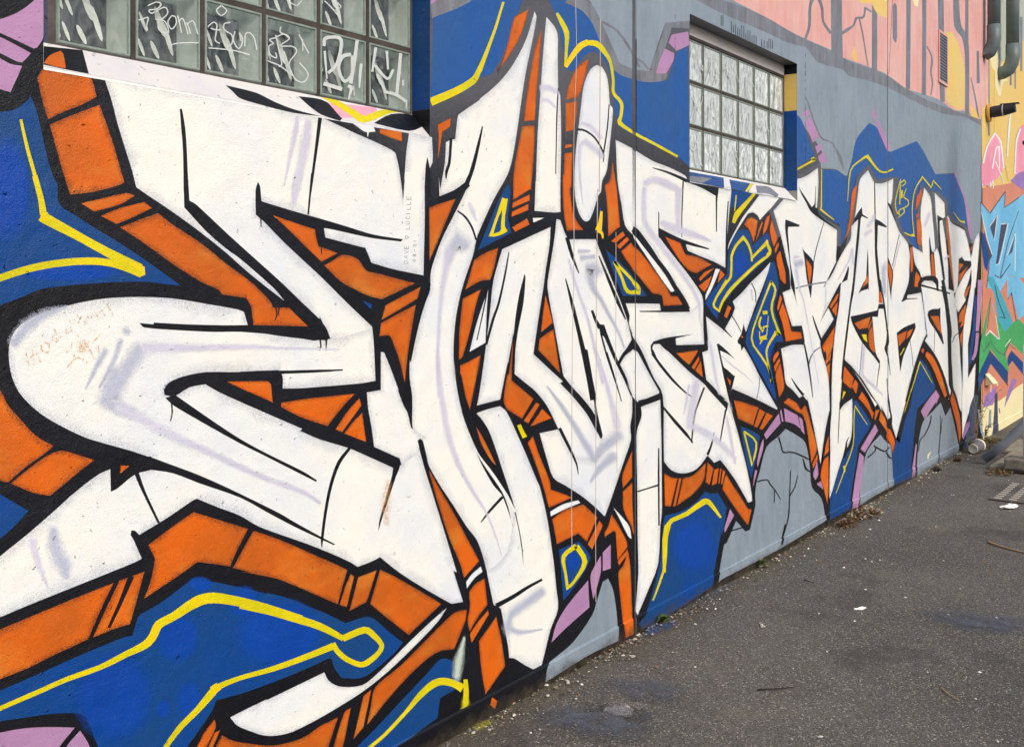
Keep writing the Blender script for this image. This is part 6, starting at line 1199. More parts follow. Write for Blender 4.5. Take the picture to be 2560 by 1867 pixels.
tY yl 15957,4373 15997,4371 15893,4326 15935,4324 15828,4279 15874,4278 15801,4240 15855,4246 15861,4219 15896,4233 15954,4212 15984,4227 16017,4202 16066,4216 16051,4184 16106,4192 16068,4162 16124,4166 16060,4141 16110,4138 16015,4123 16049,4115 15937,4104 15965,4094 15856,4085 15885,4074
tY yl 15703,4329 15786,4334 15682,4210 15765,4214
tY yl 16232,1316 16199,1322 16408,1455 16363,1463 16587,1597 16529,1606 16755,1731 16713,1761 16949,1616 17004,1620 17202,1485 17247,1489 17462,1351 17496,1353
tY yl 16247,1378 16272,1374 15854,1053 15887,1047
tY yl 12833,346 12811,353 12954,430 12926,438 13077,515 13042,524 13163,581 13120,591 13166,602 13121,606 13150,622 13104,624 13146,633 13075,650 13134,628 13144,642 13171,620 13165,637 13209,624 13168,636 13300,682 13263,692 13418,768 13383,776 13507,864 13475,870 13538,970 13506,974 13539,1084 13506,1088 13539,1183 13507,1187 13553,1249 13514,1254 13567,1308 13522,1313 13541,1359 13570,1379 13713,1266 13750,1270 13896,1163 13927,1166 14084,1058 14107,1060
tY yl 13111,651 13173,643 13126,567 13188,559
tK cr 10917,1279 10961,1279 10942,1247 10982,1247 10968,1214 11004,1214 10993,1183 11025,1182 11009,1151 11043,1149 11025,1119 11059,1119 11069,1088 11090,1099 11153,1072 11153,1086 11250,1064 11247,1078 11343,1051 11348,1065 11430,1031 11443,1043 11521,1005 11538,1018 11611,979 11630,991 11698,952 11718,964 11784,925 11804,936 11871,898 11890,908
tK cr 11670,940 11700,939 11693,897 11733,895 11717,853 11766,851 11748,814 11803,816 11800,786 11836,795 11856,766 11882,776 11910,748 11931,756
tK cr 10356,871 10343,888 10402,871 10390,886 10448,870 10438,885 10493,867 10486,882 10541,863 10539,876 10590,857 10592,868 10626,849 10639,856 10643,838 10668,840 10655,823 10683,823 10675,804 10701,806 10722,775 10745,779 10779,741 10802,744 10836,705 10858,707 10888,666 10907,668 10939,625 10955,626 10991,584 11003,585
tK cr 10813,720 10835,716 10801,583 10824,579
tK cr 11284,860 11308,856 11274,763 11300,759 11263,667 11291,662 11252,577 11282,572 11245,498 11276,492 11237,425 11270,419 11219,360 11252,352 11182,302 11215,292 11135,250 11167,240 11088,198 11120,188
tK cr 11510,772 11529,768 11481,733 11504,728 11454,695 11479,688 11418,660 11446,652 11370,631 11397,621 11315,605 11340,595 11259,579 11285,569
tK cr 11119,287 11174,272 10985,92 11031,78
tK cr 9656,487 9648,500 9971,466 9962,480
tK cr 14371,736 14401,747 14538,684 14568,695 14710,631 14737,643 14864,593 14871,611 14980,588 14945,608 15052,605 15008,621 15119,620 15077,636
tK cr 14119,609 14087,625 14233,623 14203,639 14350,638 14319,653 14439,654 14405,667 14474,669 14433,679 14487,687 14444,695 14498,704 14455,712
tK cr 14940,575 15024,575 14981,546 15056,546 15023,516 15087,517 15075,488 15121,495 15139,467 15166,479 15205,452 15223,465 15267,438 15284,451
tK cr 17405,844 17454,837 17376,801 17431,793 17347,759 17409,749 17298,717 17363,704 17219,670 17276,657 17119,623 17168,611 17020,585 17060,573 16923,566 16957,553 16820,555 16855,542 16736,531 16779,520 16692,483 16734,476 16669,425 16709,419 16647,367 16683,361
tK cr 17995,781 18037,777 17997,693 18046,688 17998,605 18054,598 17985,506 18048,498 17944,358 18007,349 17886,186 17949,176 17829,14 17891,4
tK cr 18127,729 18169,723 18016,476 18069,469
tH cr 17412,257 17447,243 17343,251 17390,233 17272,245 17335,223 17212,233 17303,211 17199,211 17277,198 17206,187 17265,179 17213,165 17252,159
tG cr 6497,150 6493,156 6645,142 6641,148 6797,133 6793,139 6952,126 6948,132 7109,124 7104,130 7268,123 7263,129 7432,123 7427,129
fM nb 21165,12131 29887,15418 29887,4890 21165,4385
fR nb 21165,4765 29887,5715 29887,-168 21165,664
fH nb 21165,649 22833,586s 25450,746s 29887,658 29887,-1407 21165,-248
fN nb 21150,8518 22127,8742 21876,7492s 21690,6932s 21629,6463s 21150,6267
fX nb 22384,8800 27527,9974 27527,8999 24643,8138 24042,7537 23187,7505s 22713,7424 22384,7678s 22127,8072s
fH nb 21876,7465 22352,7699 22646,7522s 22914,7472s 23187,7310s 23466,7300s 23572,7161 23326,7151 23118,7021s 22914,6768 22713,6739 22384,6908s 22320,7167s 22064,7205s
tD nb 23823,7486 24042,7523 23823,7115 24042,7149
tD nb 24317,7787 24513,7821 24347,7122 24513,7148
tD nb 24954,8791 25272,8857 24993,7607 25232,7647
tD nb 21733,7466 21832,7484 21715,5815 21851,5830
tK nb 22258,7157 22278,7160 22246,5875 22265,5877
fI nb 21130,5154s 21559,5618s 22310,5929 22875,5877s 23226,5437s 22875,5168s 21769,4849 21130,4801
tW nb 21219,5137 21081,5130 21344,5286 21204,5279 21469,5436 21329,5429 21628,5575 21491,5572 21849,5697 21713,5698 22113,5810 21973,5814 22350,5908 22271,5951 22446,5878 22583,5915 22649,5846 22795,5879 22796,5793 22954,5819 22920,5660 23067,5679 23014,5484 23146,5499 23108,5306 23226,5319
tW nb 22036,5096 21930,5091 22191,5294 22076,5288 22347,5495 22224,5488 22487,5644 22356,5638 22534,5664 22445,5674 22626,5685 22566,5701 22619,5705 22787,5729 22669,5565 22775,5576 22692,5418 22791,5428 22714,5272 22806,5281
tW nb 23833,6573 23957,6587 23755,6429 23911,6446 23677,6285 23866,6305 23599,6129 23820,6152 23555,5955 23742,5973 23510,5768 23664,5782 23466,5581 23587,5591
fI nb 24339,5292 24468,6054s 24931,6361s 26872,6867 26872,5232
tW nb 24416,5298 24262,5286 24476,5552 24312,5538 24536,5808 24363,5792 24625,6019 24443,6004 24742,6132 24564,6122 24912,6239 24737,6231 25087,6348 24910,6339
tW nb 21068,4984 21164,4994 21091,4920 21187,4930 21114,4857 21210,4866 21134,4782 21237,4812 21299,4848 21211,4848 21367,4899 21283,4899 21385,4936 21406,4965 21425,4899 21507,4911 21496,4854 21578,4865 21669,4813 21549,4814 21676,4921 21590,4915 21700,5026 21614,5020 21724,5132 21638,5125
tW nb 21783,4965 21870,4974 21807,4920 21894,4929 21831,4876 21919,4884 21900,4821 21900,4849 22013,4888 21934,4887 22085,4941 22010,4940 22094,4981 22150,5006 22097,4933 22172,4940 22110,4876 22185,4883 22122,4820 22197,4826
fQ nb 23884,5117 24861,5369s 25911,5495 25911,5024 24769,5048s
fC nb 21033,4484 21826,4315 23339,4851 23216,4505 24815,4824s 26936,5283 26936,3030 23714,3109 22815,2777 21609,2867 21753,3364s 22048,3494 21609,3794s 21033,4348s
fZ nb 21826,4066 22541,4321 22197,3813 21973,3963
fZ nb 22894,4145 23546,4191 22580,3328 22387,3341
fZ nb 24408,3989 24057,3620 23630,3526
fZ nb 21395,3863 22048,3494 21753,3379 21609,3377
tZ nb 24735,4525 24804,4525 24333,4290 24405,4288 23942,4061 24018,4059 23589,3828 23670,3826 23294,3583 23374,3582 23032,3334 23111,3332 22776,3090 22853,3087
fT nb 21537,3080 22122,3083 23380,2525s 24320,1994s 24231,1775 23054,1909 22580,2217s 22273,2702s 21826,2894s
fC nb 23546,3088 24815,3093 26936,2464 24769,2153 23970,2769 23546,2605
fE nb 21900,2722 21681,2368s 21395,1946 21826,2022 22657,1813 22349,2336 23216,1952 24678,2190 26936,1713 26936,962 23884,1706 23298,1536 23714,1145 23546,1089 21900,1675 21116,1368s 20843,1236 20979,1813s
fB nb 20776,1211s 21826,1648 23630,1100 23546,823 21900,1394 20843,967
fB nb 23546,1389s 23970,1533 26936,774 26936,398 24057,1308 23630,1217
tZ nb 20825,933 20727,952 21183,1080 21095,1096 21552,1232 21475,1245 21910,1382 21889,1406 22406,1208 22471,1213 22964,1016 23036,1022 23548,817 23628,822
tW nb 21494,1937 21438,1949 21617,1965 21553,1978 21741,1993 21669,2008 21808,2014 21845,2045 22063,1958 22132,1970 22341,1891 22408,1903 22625,1823 22690,1834
tW nb 23323,1646 23272,1657 23918,1767 23850,1781
fQ nb 21395,798 22425,898 22122,560 21185,589
fQ nb 24057,934 24588,860 23216,389 23380,571
tZ nb 20479,907 20830,856 20348,845 20795,779 20217,782 20761,704 20095,703 20742,621 20021,556 20685,473 19949,386 20628,292 19844,254 20525,136 19761,175 20282,55 19622,110 20011,9 19472,43 19758,-33
tZ nb 22265,783 22543,759 22259,698 22552,672 22254,613 22560,584 22244,526 22564,494 22222,434 22574,397 22196,340 22580,298 22162,248 22578,199 22100,161 22583,99 22030,74 22580,1 21960,-12 22577,-96
tZ nb 22636,441 22734,436 22757,327 22827,323
fQ nb 20064,473 20122,387 19614,186 19559,218
tG nb 20745,600 20927,587 20802,496 20997,482 20860,392 21068,376 20910,296 21133,278 20962,213 21173,194 21007,137 21207,119 21053,61 21240,44
tG nb 21759,502 21959,481 21660,161 21925,128
tZ nb 20993,4477 21046,4490 21254,4422 21312,4435 21520,4365 21583,4380 21853,4304 21800,4327 22348,4483 22274,4490 22853,4662 22776,4668 23365,4839 23312,4863 23251,4733 23344,4737 23213,4618 23300,4622 23191,4492 23240,4518 23754,4601 23702,4613 24289,4707 24232,4720 24847,4818 24783,4831
tW nb 21027,4302 21067,4306 21214,4125 21259,4130 21404,3946 21454,3951 21581,3791 21637,3796 21726,3688 21781,3693 21872,3598 21928,3603 22019,3507 22076,3512
tW nb 21808,4047 21772,4051 22056,4136 22015,4140 22309,4227 22262,4231 22497,4316 22585,4327 22410,4145 22466,4146 22311,3971 22361,3972 22213,3798 22258,3799
tW nb 22857,4145 22851,4158 23106,4161 23099,4174 23359,4178 23352,4191 23563,4200 23663,4204 23264,3887 23328,3886 22956,3579 23018,3577 22705,3364 22767,3361 22626,3345 22656,3334 22488,3336 22500,3326 22344,3326 22354,3317
tW nb 23569,3540 23522,3542 23854,3703 23801,3705 24145,3870 24085,3872 24360,4034 24457,4047 24358,3764 24429,3766 24343,3489 24414,3490 24328,3215 24399,3215
fB nb 21061,3927 21395,3848s 21681,3409s 21609,3176 21255,3325s
tZ nb 21290,3934 21359,3940 21452,3755 21527,3761 21616,3574 21697,3579 21710,3393 21797,3396 21688,3216 21770,3216 21595,3042 21671,3040 21502,2868 21573,2866
tZ nb 22247,3108 22299,3128 22424,3088 22478,3107 22604,3067 22658,3087 22857,3043 22772,3068 23205,3149 23118,3161 23561,3252 23475,3263 23926,3357 23843,3368
tZ nb 22236,2923 22310,2926 22320,2831 22400,2834 22406,2738 22491,2741 22535,2633 22624,2637 22741,2507 22830,2512 22994,2368 23084,2373 23224,2230 23371,2229 23119,2254 23096,2237 22931,2269 22910,2255 22744,2283 22727,2271
tZ nb 21870,2676 21929,2674 21573,2094 21645,2090
tZ nb 23575,2602 23517,2609 23718,2650 23654,2657 23862,2698 23793,2706 23910,2747 24030,2756 24101,2545 24187,2546 24276,2337 24363,2338 24454,2126 24542,2126
tW nb 22319,2320 22379,2320 22705,1826 22767,1825
tC nb 22012,2546 22084,2549 22229,2352 22317,2355
tZ nb 20959,1843 20998,1844 21048,1778 21092,1779 21138,1713 21186,1714 21261,1638 21248,1657 21490,1703 21442,1712 21705,1764 21657,1774 21903,1822 21896,1841 22036,1756 22093,1759 22201,1680 22261,1685 22397,1612 22453,1620 22645,1558 22687,1569 22920,1513 22956,1526 23244,1462 23188,1487 23418,1537 23342,1548 23584,1606 23507,1617 23742,1668 23686,1694 23915,1626 23968,1635 24148,1575 24198,1583 24385,1523 24432,1531
tZ nb 21754,1651 21899,1645 21841,1397 21958,1391
tZ nb 22681,1313 22791,1304 22611,1124 22704,1116
tW nb 21695,1058 21667,1075 21867,1060 21834,1079 22041,1061 22004,1082 22166,1063 22229,1085 22281,1015 22366,1019 22413,958 22489,961 22546,900 22614,902
tW nb 21944,1062 22003,1057 21870,834 21929,828
tQ nb 22367,890 22484,873 22242,824 22377,803 22120,759 22270,733 21972,710 22124,675 21791,680 21906,644 21573,663 21667,628 21352,646 21439,613
fI nb 21061,5196 21609,5308 22273,5164 21681,4834 21081,4835
tW nb 22314,5371 22384,5384 22504,5301 22575,5314 22697,5230 22769,5243 22856,5163 22931,5175 22961,5102 23033,5112 23032,5046 23100,5054 23103,4988 23166,4996
fM nb 23298,5401 24144,5546 23970,5192 23630,5097
fO l1 4587,3902 4784,3912 4790,3848 4689,3857s 4587,3874
fW l1 4341,3914 4536,3908 4551,3880 4496,3870 4484,3838 4477,3868 4447,3871s
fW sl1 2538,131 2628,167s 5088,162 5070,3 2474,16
fK sl1 2538,131 2740,170 2690,19 2576,21s 2478,26
fO sl1 2483,35 2541,85s 2614,123 2618,106s 2583,28 2530,27s
fK sl1 3526,105 3720,93s 3817,53s 3934,25s 4120,10 3896,2s 3703,15s 3563,34s 3544,71s
fK sl1 4051,125 4238,133s 4325,79s 4299,24 4258,2 4132,22s 4084,65s
fI sl1 4278,117 4425,132s 4718,152 4700,126 4494,55s 4292,26
fK sl1 4567,29 4825,125s 5053,151s 5104,86 4866,16s
tY sl1 4257,153 4308,187 4283,136 4339,173 4310,119 4371,159 4336,102 4402,145 4360,84 4432,129 4384,66 4461,113 4404,50 4487,99 4415,36 4500,84 4427,21 4508,73 4462,16 4521,70 4524,31 4557,79 4592,53 4618,100 4657,75 4685,122 4717,95 4745,141 4777,116 4808,161 4842,135 4880,180 4918,151 4966,201 5004,167 5059,222 5093,183 5153,242
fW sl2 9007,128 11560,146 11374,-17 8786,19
fB sl2 8992,121 9790,128 9518,-2 8765,9
fD sl2 8888,69 9441,92 9021,8 8771,12
fB sl2 9900,118 10537,123 10114,-15 9692,-1
fD sl2 10558,105 10976,123s 11042,37 10893,-21 10724,22s 10362,9
tY sl2 10472,128 10522,113 10029,-4 10085,-22
tF cr 4842,3096 4842,3093 4806,3096 4801,3092 4813,3109 4809,3112 4826,3112 4827,3116 4836,3107 4841,3108 4839,3094 4845,3095
tF cr 4845,3127 4843,3123 4810,3136 4801,3136 4845,3143 4843,3146
tF cr 4831,3128 4826,3128 4831,3141 4826,3141
tF cr 4808,3153 4806,3157 4851,3166 4842,3165 4808,3176 4806,3173
tF cr 4807,3203 4812,3203 4807,3183 4812,3188 4851,3184 4846,3189 4851,3204 4846,3204
tF cr 4832,3186 4826,3186 4832,3201 4826,3200
tF cr 4851,3259 4854,3256 4829,3249 4830,3245 4818,3251 4810,3249 4830,3257 4821,3256 4818,3262 4810,3263 4829,3265 4830,3269 4851,3256 4854,3259
tF cr 4818,3306 4818,3309 4859,3307 4855,3311 4860,3326 4854,3325
tF cr 4820,3336 4820,3340 4852,3338 4850,3342 4863,3348 4856,3348 4852,3358 4850,3354 4820,3356 4820,3353
tF cr 4823,3386 4829,3385 4819,3374 4825,3377 4842,3368 4842,3372 4864,3376 4858,3378 4860,3387 4855,3386
tF cr 4824,3401 4824,3405 4864,3403 4864,3407
tF cr 4827,3428 4827,3432 4868,3430 4864,3434 4868,3449 4863,3448
tF cr 4829,3459 4829,3463 4870,3461 4866,3465 4871,3480 4865,3479
tF cr 4828,3509 4834,3509 4829,3489 4833,3494 4872,3492 4868,3496 4873,3512 4867,3512
tF cr 4853,3493 4848,3492 4853,3507 4848,3507
tF cr 4883,3114 4887,3116 4900,3103 4900,3108 4920,3116 4912,3116 4900,3124 4900,3120 4884,3117 4887,3114
tF cr 4900,3148 4904,3146 4893,3143 4893,3138 4890,3147 4884,3147 4891,3151 4894,3156 4909,3138 4913,3143 4920,3147 4914,3147 4911,3157 4911,3151 4900,3148 4904,3146
tF cr 4906,3169 4901,3169 4906,3186 4901,3185
tF cr 4898,3201 4893,3199 4893,3210 4887,3210 4897,3215 4901,3219 4920,3198 4920,3203 4921,3218 4916,3217
tF cr 4891,3233 4891,3237 4922,3234 4922,3238"""
